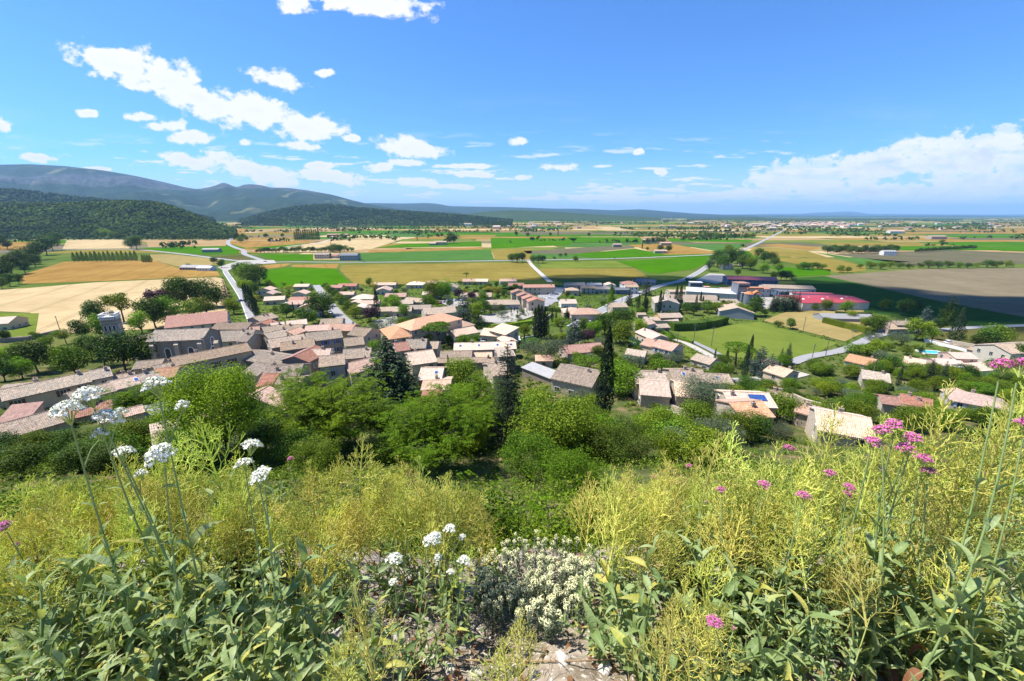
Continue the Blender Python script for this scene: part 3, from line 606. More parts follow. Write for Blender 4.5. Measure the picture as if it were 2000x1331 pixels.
def proto_sprays(seed, Ht=7, Wd=7, sprays=1500, leaf='locust', fr=.2, lf=.075, bare=.32, bark=BARKD, layers=True, ntr=1):
    """near tree with feathery compound leaves"""
    rg = np.random.default_rng(seed); C = []
    mb = MB(); r0 = Ht*.018; trunkpts = [(0,0,-.5),(.05*Ht*.2,0,Ht*.18),(-.02*Ht,.02*Ht,Ht*bare)]
    mb.tube(trunkpts, [r0*1.5, r0*1.1, r0*.9], 8); fork = trunkpts[-1]; tw = []
    for i in range(13):
        a = rg.uniform(0, 2*pi); r = Wd*.5*rg.uniform(.35, 1); z = Ht*rg.uniform(bare+.12, .96)*(1-.18*(r/(Wd*.5))**2); t_ = np.array([r*cos(a), r*sin(a), z]); m = (np.array(fork)+t_)/2+np.array([0,0,.12*Ht*rg.uniform(0,1)])
        mb.tube([fork, m, t_], [r0*.55, r0*.3, r0*.06], 5)
        for s_ in np.linspace(.25, 1, 9):
            q = np.array(fork)*(1-s_)**2+2*m*s_*(1-s_)+t_*s_**2
            for _ in range(2):
                e = q+rg.normal(0, Wd*.095, 3)*np.array([1,1,.45]); tw.append(e); mb.tube([q, e], [r0*.12, r0*.04], 3)
    tw = np.array(tw); k = rg.integers(0, len(tw), sprays); base = tw[k]+rg.normal(0, Wd*.045, (sprays, 3))*np.array([1,1,.5])
    a = rg.uniform(0, 2*pi, sprays); dr = np.column_stack([np.cos(a), np.sin(a), rg.uniform(-.55, .15, sprays)]); dr /= np.linalg.norm(dr, axis=1)[:, None]
    up = np.tile([0,0,1.], (sprays,1))+rg.normal(0,.25,(sprays,3)); sd = np.cross(dr, up); sd /= np.linalg.norm(sd, axis=1)[:, None]; pos, al, nr = [], [], []
    for j in range(7):
        for s_ in (-1, 1):
            p = base+dr*fr*((j+.6)/7*1.4)+sd*s_*lf*.52; p[:, 2] -= .05*(j/7)**2*fr*4
            pos.append(p); al.append(sd*s_+dr*.35); nr.append(up+sd*s_*.15)
    pos, al, nr = map(np.concatenate, (pos, al, nr)); n_ = len(pos); nr = nr/np.linalg.norm(nr, axis=1)[:, None]
    V = leaf_quads(pos, nr+rg.normal(0,.12,(n_,3)), lf, rg, .45, al*3)
    return (mb.me('trunk', bark, smooth_=True), mesh('crown', V, quads(V), [LM[leaf]]), Ht)
def proto_shrub(seed, Ht=2.4, Wd=3.2, n_=1500, size=.22, leaf='mid', clumps=14):
    return proto_broad(seed, n_, Ht, Wd, size, clumps, .02, leaf, .6, BARKD, .27, -.2)
PT = dict(
 round=[proto_broad(11), proto_broad(12, Wd=9.5, clumps=40), proto_broad(13, Wd=7.5, leaf='dark', clumps=30)],
 dark=[proto_broad(21, leaf='dark', Wd=9, clumps=40, bare=.14), proto_broad(22, leaf='dark', Wd=7.6, bare=.15)],
 lime=[proto_broad(31, leaf='lime'), proto_broad(32, leaf='lime', Wd=7.5, clumps=28, n_=2600)],
 airy=[proto_broad(41, 2100, Ht=10, Wd=9, clumps=26, bare=.28, cr=.2), proto_broad(42, 2000, Wd=8.5, leaf='lime', clumps=24, bare=.3, cr=.19)],
 olive=[proto_broad(51, 2400, Ht=6, Wd=6.5, size=.3, leaf='grey', clumps=26, bare=.16, asp=.4)],
 purple=[proto_broad(61, 2400, Ht=6, Wd=5, size=.36, leaf='purple', bare=.15)],
 cypress=[proto_cypress(71), proto_cypress(72, Wd=2.5, Ht=12)],
 fatcypress=[proto_cypress(73, 4200, 14, 5.2, .42)],
 poplar=[proto_cypress(74, 2600, 16, 4.0, .5, 'mid')],
 conifer=[proto_conifer(81), proto_conifer(82, Wd=6, tiers=20)],
 cedar=[proto_conifer(83, Ht=12, Wd=9.5, tiers=15, leaf='cedar', droop=.05, per=40, taper=.6, size=.55), proto_conifer(84, Ht=13, Wd=9, tiers=14, leaf='dark', droop=.02, per=40, taper=.5, size=.55)],
 umbrella=[proto_umbrella(91)],
 shrub=[proto_shrub(95), proto_shrub(96, Wd=3.6), proto_shrub(97, leaf='dark')],
 limeshrub=[proto_shrub(98, leaf='lime')], greyshrub=[proto_shrub(99, leaf='grey', size=.18)], broom=[proto_shrub(100, leaf='yell', size=.16)])
KIND = dict(round=('deciduous_tree','tree','round-crowned green tree'), dark=('dark_green_tree','tree','dense dark green tree'), lime=('lime_green_tree','tree','bright lime-green tree'), airy=('deciduous_tree','tree','loose-crowned light green tree'),  # broadleaf kinds are told apart by crown look alone; no species identified
 olive=('olive_tree','tree','silvery grey-green olive tree'), purple=('plum_tree','tree','purple-leaved plum tree'), cypress=('cypress_tree','cypress','slender dark cypress'), fatcypress=('cypress_tree','cypress','broad brown-green cypress cone'), poplar=('poplar_tree','poplar','tall column-shaped poplar'),
 conifer=('conifer_tree','conifer','dark pointed conifer'), cedar=('cedar_tree','cedar','layered blue-green cedar'), umbrella=('umbrella_pine','pine','flat-topped umbrella pine'),
 shrub=('shrub','shrub','green rounded shrub'), limeshrub=('shrub','shrub','bright green garden shrub'), greyshrub=('shrub','shrub','grey-leaved shrub'), broom=('broom_shrub','shrub','yellow-flowering broom'))
TRNG = np.random.default_rng(99); PLANTED = []
AXF = np.array([0, cos(PITCH), -sin(PITCH)])
def depth_of(p): return float(np.dot(np.array(p)-np.array([0,0,H]), AXF))
def plant(kind, p, hm, label=None, group=None, wide=1.0, proto=None, name=None, cat=None):
    tr, cr, h0 = proto or PT[kind][TRNG.integers(len(PT[kind]))]
    kn = KIND.get(kind, ('tree','tree','tree'))
    s_ = hm/h0; rt = obj(name or kn[0], None, None, (p[0], p[1], float(ground(p[0], p[1]))), (0, 0, TRNG.uniform(0, 6.28)), (s_*wide, s_*wide, s_))
    obj('trunk', tr, rt); obj('crown', cr, rt)
    tag(rt, (label or kn[2]), cat or kn[1], group); PLANTED.append((p[0], p[1], hm)); return rt
def T(kind, px, py, hpx, where, group=None, wide=1.0, label=None):
    p = hit(px, py); hm = hpx*depth_of(p)/FPX/cos(PITCH)*1.0
    return plant(kind, p, hm, (label or KIND[kind][2]+' '+where), group, wide)
RMT_SPEC = {}
# ------------------------------------------------------------------ buildings
def roofmat(name, cols, lichen=0.3, metal=False, bump=True):
    if bump: RMT_SPEC[name] = (cols, lichen, metal)
    t = NT('roof_'+name); p = t.coord(); s_ = t.sep(p)
    cell = t.comb(t.math('FLOOR', t.math('MULTIPLY', s_[0], 1/.25)), t.math('FLOOR', t.math('MULTIPLY', s_[1], 1/.46)), 0.0)
    oi = t.new('ShaderNodeObjectInfo').outputs['Random']
    w = t.white(cell); big = t.noise(p, .55, 4, .6); blot = t.noise(p, 2.2, 3, .6)
    c = t.ramp(t.math('ADD', t.math('MULTIPLY', w, .36), t.math('MULTIPLY', blot, .64)), [(i/(len(cols)-1)*.6+.2, q) for i, q in enumerate(cols)])
    c = t.mix(t.math('MULTIPLY', t.maprange(big, .45, .68), lichen), c, (.25,.225,.18))
    hs = t.new('ShaderNodeHueSaturation'); t.set(hs.inputs['Value'], t.maprange(oi, 0, 1, .82, 1.16)); t.l.new(c, hs.inputs['Color']); t.set(hs.inputs['Saturation'], t.maprange(t.math('FRACT', t.math('MULTIPLY', oi, 5.7)), 0, 1, .75, 1.1))
    wv = t.math('ABSOLUTE', t.math('SINE', t.math('MULTIPLY', s_[0], pi/.24)))
    if bump: t.bump(wv, .45 if not metal else .3, .05)
    return t.done(hs.outputs[0], .85 if not metal else .5, .15)
RM = dict(
 tan=roofmat('tan', [(0.172,0.123,0.089), (0.283,0.209,0.148), (0.357,0.265,0.191), (0.444,0.351,0.259)], .45),
 grey=roofmat('grey', [(0.174,0.131,0.093), (0.284,0.218,0.153), (0.371,0.283,0.200), (0.474,0.371,0.266)], .65),
 pink=roofmat('pink', [(0.308,0.185,0.136), (0.407,0.259,0.191), (0.468,0.308,0.228), (0.542,0.382,0.283)], .12),
 pale=roofmat('pale', [(0.394,0.271,0.197), (0.493,0.357,0.259), (0.567,0.419,0.308), (0.616,0.493,0.382)], .10),
 orange=roofmat('orange', [(.34,.175,.095), (.42,.235,.14), (.47,.275,.17), (.52,.33,.215)], .12),
 red=roofmat('redbrown', [(0.209,0.092,0.062), (0.296,0.142,0.099), (0.345,0.172,0.123), (0.407,0.222,0.160)], .12),
 sheet=roofmat('sheet', [(0.229,0.220,0.211), (0.264,0.255,0.246), (0.299,0.290,0.282), (0.334,0.326,0.317)], .25, True),
 crimson=roofmat('crimson', [(0.317,0.053,0.062), (0.352,0.066,0.075), (0.378,0.079,0.088), (0.396,0.097,0.106)], .04, True),
 white=roofmat('white', [(0.458,0.466,0.466), (0.502,0.510,0.510), (0.528,0.528,0.528), (0.554,0.554,0.554)], .08, True),
 slate=roofmat('slate', [(0.088,0.097,0.114), (0.114,0.123,0.141), (0.132,0.141,0.158), (0.158,0.167,0.185)], .1, True))
RMT = {}
def tilemat(k):
    nm = {'red':'redbrown'}.get(k, k)
    if k not in RMT: RMT[k] = roofmat(nm, *RMT_SPEC[nm], bump=False)
    return RMT[k]
def wallmat(name, c, stone=0.0):
    t = NT('wall_'+name); p = t.coord(); n_ = t.noise(p, .8, 5, .6); f_ = t.noise(t.mapping(p, sc=(1,1,.25)), 1.2, 4, .65)
    oi = t.new('ShaderNodeObjectInfo').outputs['Random']
    col = t.mix(t.math('ADD', t.math('MULTIPLY', n_, .5), t.math('MULTIPLY', f_, .5)), [q*.72 for q in c], [min(1, q*1.22) for q in c])
    if stone:
        vo = t.new('ShaderNodeTexVoronoi'); t.l.new(t.mapping(p, sc=(1,1,1.7)), vo.inputs['Vector']); vo.inputs['Scale'].default_value = 3.2
        col = t.mix(stone, col, t.mix(.5, col, t.ramp(t.sep(vo.outputs['Color'])[0], [(0, [q*.6 for q in c]), (1, [min(1, q*1.35) for q in c])])))
        t.bump(vo.outputs['Distance'], .5, .05)
    hs = t.new('ShaderNodeHueSaturation'); t.set(hs.inputs['Value'], t.maprange(oi, 0, 1, .85, 1.12)); t.l.new(col, hs.inputs['Color'])
    return t.done(hs.outputs[0], .9, .15)
WM = dict(stone=wallmat('stone', (.42,.35,.265), 1.0), dstone=wallmat('old_stone', (.25,.21,.165), 1.0), render=wallmat('grey_render', (.46,.41,.34)), cream=wallmat('cream_render', (.52,.43,.30)), ochre=wallmat('ochre_render', (.50,.33,.13)),
 beige=wallmat('beige_render', (.50,.41,.31)), pink=wallmat('pink_render', (.46,.34,.28)), white=wallmat('white_render', (.68,.66,.62)), conc=wallmat('concrete', (.30,.31,.32)), blue=wallmat('blue_cladding', (.09,.13,.20)), cladding=wallmat('beige_cladding', (.55,.51,.42)))
M_GLASS = plain('window_glass', (.03,.035,.045), .12, .6, var=.3); M_FRAME = plain('window_frame', (.55,.53,.5), .6)
SHM = dict(blue=plain('shutter_blue', (.08,.16,.48), .6), red=plain('shutter_red', (.17,.03,.025), .6), pale=plain('shutter_pale', (.45,.52,.62), .6), brown=plain('shutter_brown', (.12,.065,.04), .6), grey=plain('shutter_grey', (.33,.33,.32), .6))
M_CHIM = plain('chimney_render', (.32,.27,.23), .9); M_POT = plain('clay', (.34,.16,.09), .85); M_TRIM = plain('eave_plaster', (.42,.36,.30), .85); M_DOOR = plain('door_wood', (.13,.075,.045), .6); M_SOLAR = plain('solar_blue', (.03,.07,.22), .2, .6); M_METAL = plain('zinc', (.36,.37,.38), .45, .5, .6)
FOOT = []
def tiled_slope(w, run, rise, y0, sgn, zr, pitch=.25, row=.46, seed=0):
    """one roof slope with rows of rounded tiles: ridge at local y0, falling along sgn*y"""
    rg = np.random.default_rng(seed); nc = max(4, int(w/pitch)); sl = sqrt(run*run+rise*rise); nr = max(3, int(sl/row))
    us = np.linspace(-w/2, w/2, nc*4+1); hp = np.array([0, .05, .07, .05]); hh = np.append(np.tile(hp, nc), 0)
    nrm = np.array([0, sgn*rise, run])/sl; V = []
    jit = rg.normal(0, .008, (nr, nc)); jit = np.repeat(jit, 4, 1); jit = np.column_stack([jit, jit[:, -1]])
    for r in range(nr):
        for e, lift in ((0, 0.0), (1, .016)):
            s_ = (r+e)/nr; base = np.column_stack([us, np.full(len(us), y0+sgn*run*s_), np.full(len(us), zr-rise*s_)])
            wob = jit[r]*(hh > 0)
            V.append(base+nrm[None]*(hh*(1 if e else .85)+lift+wob)[:, None])
    V = np.array(V); R0, C0 = V.shape[:2]; ii = np.arange(R0*C0).reshape(R0, C0)
    f = np.stack([ii[:-1,:-1], ii[1:,:-1], ii[1:,1:], ii[:-1,1:]], -1).reshape(-1, 4)
    if sgn > 0: f = f[:, ::-1]
    return V.reshape(-1, 3), f
WINV = {}
def winmesh(w, h):
    k = (round(w, 1), round(h, 1))
    if k not in WINV:
        a = MB(); a.box(-w/2, w/2, -.05, .02, 0, h, 0); b = MB()
        for x0, x1, z0, z1 in ((-w/2-.08, -w/2, -.08, h+.08), (w/2, w/2+.08, -.08, h+.08), (-w/2, w/2, -.1, 0), (-w/2, w/2, h, h+.08), (-.03, .03, 0, h)): b.box(x0, x1, -.1, .03, z0, z1)
        s_ = MB(); s_.box(-w*.27, w*.27, -.12, -.055, -.02, h+.02)
        for i in range(3): s_.box(-w*.24, w*.24, -.135, -.12, h*(.1+.3*i), h*(.34+.3*i))
        WINV[k] = (a.me('window', M_GLASS), b.me('frame', M_FRAME), s_)
    return WINV[k]
SHC = {}
def add_window(root, x, y, z, rz, w=.95, h=1.35, sh=None, frame=True):
    g, fr, s_ = winmesh(w, h); o = obj('window', g, root, (x, y, z), (0, 0, rz))
    if frame: obj('frame', fr, o)
    if sh:
        k = (sh, round(w, 1), round(h, 1))
        if k not in SHC: SHC[k] = s_.me('shutter', SHM[sh])
        for q in (-1, 1): obj('shutter', SHC[k], o, (q*(w*.5+.08+w*.27), 0, 0))
def house(name, cx, cy, zr, w, d, ang, h, roof, wall, label, cat='house', group=None, hip=False, mono=False, pitch=.34, chim=1, near=False, sh=None, win=True, base=None, frames=True, door=True, oh=.35, seed=None):
    """ridge along local x at height zr; origin on the ground"""
    seed = int(abs(cx*13+cy*7)) if seed is None else seed; rg = np.random.default_rng(seed)
    ca, sa = cos(ang), sin(ang); cor = [(cx+ca*x-sa*y, cy+sa*x+ca*y) for x in (-w/2, w/2) for y in (-d/2, d/2)]
    gz = min(float(ground(*c)) for c in cor) if base is None else base
    rise = d/2*pitch if not mono else d*pitch; ze = zr-rise-gz; zt = zr-gz
    rt = obj(name, None, None, (cx, cy, gz), (0, 0, ang)); tag(rt, label, cat, group); FOOT.append((cx, cy, ang, w, d))
    x0, x1, y0, y1 = -w/2, w/2, -d/2, d/2; mb = MB(); b = -.8
    if hip: mb.add([(x0,y0,b),(x1,y0,b),(x1,y1,b),(x0,y1,b),(x0,y0,ze),(x1,y0,ze),(x1,y1,ze),(x0,y1,ze)], [(0,1,5,4),(1,2,6,5),(2,3,7,6),(3,0,4,7)])
    elif mono: mb.add([(x0,y0,b),(x1,y0,b),(x1,y1,b),(x0,y1,b),(x0,y0,ze),(x1,y0,ze),(x1,y1,zt),(x0,y1,zt)], [(0,1,5,4),(1,2,6,5),(2,3,7,6),(3,0,4,7)])
    else: mb.add([(x0,y0,b),(x1,y0,b),(x1,y1,b),(x0,y1,b),(x0,y0,ze),(x1,y0,ze),(x1,y1,ze),(x0,y1,ze),(x0,0,zt),(x1,0,zt)], [(0,1,5,4),(1,2,6,9,5),(2,3,7,6),(3,0,4,8,7)])
    mb.obj('wall', WM[wall], rt)
    th = .16; rf = MB(); k = pitch*oh
    if hip:
        e = min(d/2, w/2-.2); X0, X1, Y0, Y1, zb = x0-oh, x1+oh, y0-oh, y1+oh, ze-k+.05
        rf.add([(X0,Y0,zb),(X1,Y0,zb),(X1,Y1,zb),(X0,Y1,zb),(x0+e,0,zt+.1),(x1-e,0,zt+.1)], [(0,1,5,4),(1,2,5),(2,3,4,5),(3,0,4)])
        rf.add([(X0,Y0,zb-th),(X1,Y0,zb-th),(X1,Y1,zb-th),(X0,Y1,zb-th)], [(3,2,1,0)]); rf.add([(X0,Y0,zb-th),(X1,Y0,zb-th),(X1,Y0,zb),(X0,Y0,zb)], [(0,1,2,3)]); rf.add([(X1,Y0,zb-th),(X1,Y1,zb-th),(X1,Y1,zb),(X1,Y0,zb)], [(0,1,2,3)]); rf.add([(X0,Y1,zb-th),(X0,Y0,zb-th),(X0,Y0,zb),(X0,Y1,zb)], [(0,1,2,3)]); rf.add([(X1,Y1,zb-th),(X0,Y1,zb-th),(X0,Y1,zb),(X1,Y1,zb)], [(0,1,2,3)])
    elif mono:
        Y0, Y1, X0, X1 = y0-oh, y1+oh*.4, x0-oh*.6, x1+oh*.6; za, zc = ze-k+.06, zt+k*.4+.06
        rf.add([(X0,Y0,za),(X1,Y0,za),(X1,Y1,zc),(X0,Y1,zc),(X0,Y0,za-th),(X1,Y0,za-th),(X1,Y1,zc-th),(X0,Y1,zc-th)], [(0,1,2,3),(7,6,5,4),(0,4,5,1),(1,5,6,2),(2,6,7,3),(3,7,4,0)])
    else:
        Y0, Y1, X0, X1, zb, zc = y0-oh, y1+oh, x0-oh*.7, x1+oh*.7, ze-k+.06, zt+.06
        rf.add([(X0,Y0,zb),(X1,Y0,zb),(X1,0,zc),(X0,0,zc),(X1,Y1,zb),(X0,Y1,zb),(X0,Y0,zb-th),(X1,Y0,zb-th),(X1,0,zc-th),(X0,0,zc-th),(X1,Y1,zb-th),(X0,Y1,zb-th)],
               [(0,1,2,3),(3,2,4,5),(9,8,7,6),(11,10,8,9),(0,6,7,1),(5,4,10,11),(1,7,8,2),(2,8,10,4),(0,3,9,6),(3,5,11,9)])
    ro = rf.obj('roof', RM[roof], rt)
    if near and not hip:
        run = d/2+oh if not mono else d+oh
        for sg in ((-1, 1) if not mono else (-1,)):
            V, f = tiled_slope(w+oh*1.3, run, run*pitch, 0 if not mono else y1+.1, sg, zt+.09+(0 if not mono else pitch*.1), seed=seed+sg+1)
            tag(obj('roof_tiles', mesh('roof_tiles', V, f, [tilemat(roof)]), ro), None, None, None, 'stuff')
        if not mono:
            rc = MB(); n_ = max(3, int(w/.45))
            for i in range(n_): xa = -w/2-oh*.6+(w+oh*1.2)*i/n_; rc.tube([(xa, 0, zt+.12), (xa+.43*(w+oh*1.2)/n_/.45, 0, zt+.14)], [.11, .13], 6)
            rc.obj('ridge_tiles', RM[roof], ro)
    if not hip and not mono:
        for ya, yb in ((y0-.14, y0-.003), (y1+.003, y1+.14)): tr = MB(); tr.box(x0, x1, ya, yb, ze-.34, ze-.10); tr.obj('cornice', M_TRIM, rt)
    for i in range(chim):
        xx = rg.uniform(-.42, .42)*w; yy = rg.uniform(-.3, .3)*d*.6; zc0 = zt-abs(yy)*pitch if not mono else ze+(yy-y0)*pitch
        c = MB(); c.box(xx-.3, xx+.3, yy-.24, yy+.24, zc0-.5, zc0+.85); c.box(xx-.36, xx+.36, yy-.3, yy+.3, zc0+.85, zc0+.95); co = c.obj('chimney', M_CHIM, rt)
        pt = MB(); pt.cyl(xx-.1, yy, zc0+.95, zc0+1.25, .1, .08, 8); pt.cyl(xx+.14, yy, zc0+.95, zc0+1.2, .1, .08, 8); pt.obj('chimney_pot', M_POT, co)
    if win:
        cl = Vector((-cx, -cy, 0)); cl.rotate(Euler((0, 0, -ang)))
        st = 2 if ze > 4.6 else 1
        if ze > 7.4: st = 3
        for (nx, ny, rz, ln) in ((0,-1,0,w), (0,1,pi,w), (1,0,pi/2,d), (-1,0,-pi/2,d)):
            toc = Vector((cl.x-nx*w/2, cl.y-ny*d/2))
            if toc.x*nx+toc.y*ny < 0: continue
            n_ = max(1, int(ln/3.1)); dd = rg.integers(0, n_)
            for s_ in range(st):
                for i in range(n_):
                    if rg.random() < .14 and n_ > 1: continue
                    q = -ln/2+ln*(i+.5)/n_+rg.uniform(-.15,.15); zz = .95+s_*(ze/st if st > 1 else 0)
                    if zz+1.4 > ze-.2: zz = ze-1.65
                    if zz < .3: continue
                    px_ = nx*(w/2+.004) if nx else (q if ny < 0 else -q); py_ = ny*(d/2+.004) if ny else (q if nx > 0 else -q)
                    if s_ == 0 and i == dd and door and ny:
                        dm = MB(); dm.box(-.5, .5, -.06, .02, 0, 2.1); do = dm.obj('door', M_DOOR, rt, loc=(px_, py_, max(0, gz*0)), rot=(0,0,rz))
                        if frames: hm_ = MB(); hm_.box(.34,.42,-.1,-.06,1.0,1.12); hm_.obj('door_handle', M_METAL, do)
                        continue
                    add_window(rt, px_, py_, zz, rz, .95 if st > 1 else 1.25, 1.35 if st > 1 else 1.15, sh if rg.random() < .9 else None, frames)
    rt['eave'] = float(ze); rt['ridge'] = float(zt); return rt
def HR(x1, y1, x2, y2, d, h, roof, wall, label, name='house', **k):
    """house by the photo positions of its two ridge ends"""
    pitch = k.get('pitch', .34); rise = d/2*pitch if not k.get('mono') else d*pitch; m = hit((x1+x2)/2, (y1+y2)/2, h+rise)
    a, b = plane_hit(x1, y1, m[2]), plane_hit(x2, y2, m[2]); c = (a+b)/2; w = float(np.linalg.norm(b[:2]-a[:2])); ang = atan2(b[1]-a[1], b[0]-a[0])
    if k.get('hip'): w += min(d*.8, w)
    if k.get('mono'):                                    # the given line is the top edge; the slope falls towards the viewer
        c = c+np.array([sin(ang), -cos(ang), 0])*d/2
    return house(name, c[0], c[1], m[2], max(w, 2.5), d, ang, h, roof, wall, label, **k)
def HC(px, py, w, d, deg, h, roof, wall, label, name='house', **k):
    """house by the photo position of its ridge middle"""
    pitch = k.get('pitch', .34); rise = d/2*pitch if not k.get('mono') else d*pitch; m = hit(px, py, h+rise)
    return house(name, m[0], m[1], m[2], w, d, radians(deg), h, roof, wall, label, **k)
def skylight(rt, x, y, zt, pitch=.34, w=.8, l=1.1, m=None):
    b = MB(); b.box(-w/2, w/2, -l/2, l/2, 0, .09); s_ = -1 if y < 0 else 1
    f = b.obj('skylight', M_FRAME, rt, loc=(x, y, zt-abs(y)*pitch+.14), rot=(-s_*atan2(pitch, 1), 0, 0))
    g = MB(); g.box(-w/2+.07, w/2-.07, -l/2+.07, l/2-.07, .09, .11); g.obj('pane', m or M_SOLAR, f)

# --- modern villas behind the green triangle
GA = 'villas of the estate around the tree-lined street'
for (px, py, w, d, deg, rf, wl, lb) in [
 (521,561,9,9.5,92,'pink','beige','small villa with pink gabled roof at the estate corner'),(527,569,9,10,92,'pink','beige','pink-roofed villa second from the estate corner'),(537,579,11,9,20,'pale','beige','pale-roofed villa with white parasols in its garden'),
 (591,555,11,8,3,'pale','render','grey-walled villa with one pale slope against the green triangle'),(588,568,9,9,94,'pink','render','gable-fronted villa below the green triangle'),(593,580,15,8,6,'red','beige','long red-brown villa with a turquoise pool awning'),
 (580,587,8,8,5,'pink','beige','tall beige villa with two cypresses against its wall'),(605,592,8,9,95,'pink','beige','gable-fronted villa beside the oak on the estate street'),(610,601,8,8.5,95,'pink','render','lower gable-fronted villa beside the oak on the estate street'),
 (658,557,9,8,4,'red','pink','red-brown villa end wing at the head of the street'),(680,554,14,8,4,'red','pink','long red-brown villa at the head of the street'),(676,570,11,7.5,5,'pink','beige','villa with two small cypresses beside the street'),(711,575,13,11,0,'pale','beige','hip-roofed pale villa amid hedges'),
 (696,587,8,9,95,'pale','pink','gable-fronted pale villa over a second gable'),(722,587,11,8,8,'pink','render','long pink villa joined to the paired gables'),(705,596,8,9,95,'pale','render','lower gable of the paired gables'),(748,600,14,8,8,'tan','beige','tan-roofed villa behind the dark cypress'),
 (753,552,17,8,3,'pale','render','long pale-roofed villa at the wheat edge'),(750,561,11,10,95,'pink','beige','broad gable villa below the long pale roof'),(774,573,13,9,5,'red','beige','low red-brown villa in a leafy garden'),(812,550,13,11,0,'pale','beige','hip-roofed pale villa at the wheat edge'),
 (853,549,15,8,4,'pink','pink','long pink villa near the wheat edge'),(881,556,11,10,90,'tan','cream','cream gable villa by a blue pool'),(918,545,12,9,4,'pink','cream','pink villa west of the round pine'),(940,545,12,9,-4,'pale','cream','pale villa beside the round pine'),
 (930,572,20,10,0,'tan','render','large low tan roof behind the purple plums'),(841,570,10,8,0,'pale','beige','villa with a drive beside the plane trees'),(786,586,12,9,10,'grey','render','grey-roofed house of the joined row by the school'),(812,582,12,9,-15,'tan','render','tan-roofed house of the joined row by the school'),
 (818,596,13,8,6,'grey','render','lowest house of the joined row by the school'),(787,600,9,8,6,'tan','render','small tan house below the joined row'),(992,545,14,8,5,'pink','white','white-walled villa with pink roof at the wheat edge'),(1008,553,12,8,5,'red','pink','red-brown villa above the terraced flats')]:
    HC(px, py, w, d, deg, 3.1 if wl != 'beige' or w > 8.5 else 4.6, rf, wl, lb, group=GA, hip='hip-roofed' in lb, chim=1 if w > 9 else 0, frames=False, sh='pale' if wl == 'beige' else None)
for i, (px, py) in enumerate([(1012,566),(1024,572),(1035,577),(1046,582)]):
    HC(px, py, 6.6, 9, 97, 5.6, 'red', 'beige', 'terraced flat unit stepping down beside the car park', group='stepped row of terraced flats', chim=0, frames=False)
HC(1052,556,22,8,3,5.8,'red','beige','long two-storey block of flats above the car park', chim=1, frames=False)
HC(978,586,21,12,4,3.6,'tan','conc','market hall with wide tan roof on the square', hip=True, chim=0, pitch=.25, frames=False)
# --- houses in the cloud shade along the straight road
for (px, py, w, d, deg, h, rf, wl, lb) in [(1117,562,9,8,0,4,'tan','pink','tan-roofed house above the pale hip roof'),(1109,585,9,9,3,3.4,'pale','white','white cottage with cream roof by the clipped hedge'),(1122,552,16,9,3,3.2,'grey','render','long grey roof under the shaded wheat'),(1148,558,10,8,0,4.2,'tan','render','render house with two windows under cloud'),
 (1160,553,12,7,0,3,'sheet','conc','low sheet-roofed workshop under cloud shade'),(1177,560,13,8,0,3.2,'grey','render','grey-roofed bungalow beside the dark shed'),(1191,553,9,8,90,4,'pale','white','small white gable house under cloud shade'),(1214,562,11,7,2,3.6,'slate','blue','dark blue timber shed by the white houses'),
 (1228,549,12,10,0,5.4,'red','white','white villa under a red hipped roof'),(1232,556,10,8,5,5.6,'tan','white','tall white house with tan roof by the straight road'),(1262,545,17,10,-25,3,'slate','conc','dark sheet-roofed hangar by the big cedar'),(1207,592,8,8,4,6.4,'tan','stone','square old stone tower house'),
 (1118,601,10,9,3,3.2,'pink','pink','wing of the broad pink hip-roofed villa'),(1141,602,15,11,4,3.6,'pink','pink','broad pink hip-roofed villa with blue garage door'),(1252,611,4.5,4,0,2.2,'tan','stone','small tan-roofed garden shed'),(1306,612,12,8,5,4.4,'tan','ochre','yellow gabled house by the long hedge'),(1290,620,17,6,-8,2.4,'tan','cream','low tan wing around the yellow house'),
 (1289,633,7,6,10,2.6,'tan','dstone','dark stone outhouse under the yellow house'),(1252,628,13,6,30,3.2,'pink','render','slanting pink roof at the garden edge')]:
    HC(px, py, w, d, deg, h, rf, wl, lb, hip=' hip' in lb or 'hipped' in lb, chim=1 if w > 8 else 0, frames=False, win=w > 5)
# --- beige villa with pool and its neighbours
HR(1258,641,1290,655,8,3.2,'pink','beige','pink villa with shaded end gable above the pool villa', chim=1, frames=False, sh='pale')
HR(1276,651,1296,661,5,2.6,'pink','beige','pink annexe joining the pool villa', chim=0, frames=False)
HR(1263,661,1298,669,8.5,3.3,'pink','beige','beige villa wing with sky-blue shutters by the lap pool', sh='pale', chim=1, near=True)
HR(1287,664,1325,673,8.5,4.6,'pink','beige','beige two-storey villa wing with blank sunlit gable', sh='pale', chim=0, near=True)
HR(1362,691,1398,701,7,2.5,'tan','render','small tan garage at the foot of the chalk drive', chim=0)
HR(1226,681,1262,686,6,2.8,'grey','white','grey-roofed cottage with white end wall', chim=0)
HR(1100,676,1172,670,8,3.2,'red','pink','long red-brown house behind the tall cypress', chim=1, near=True)
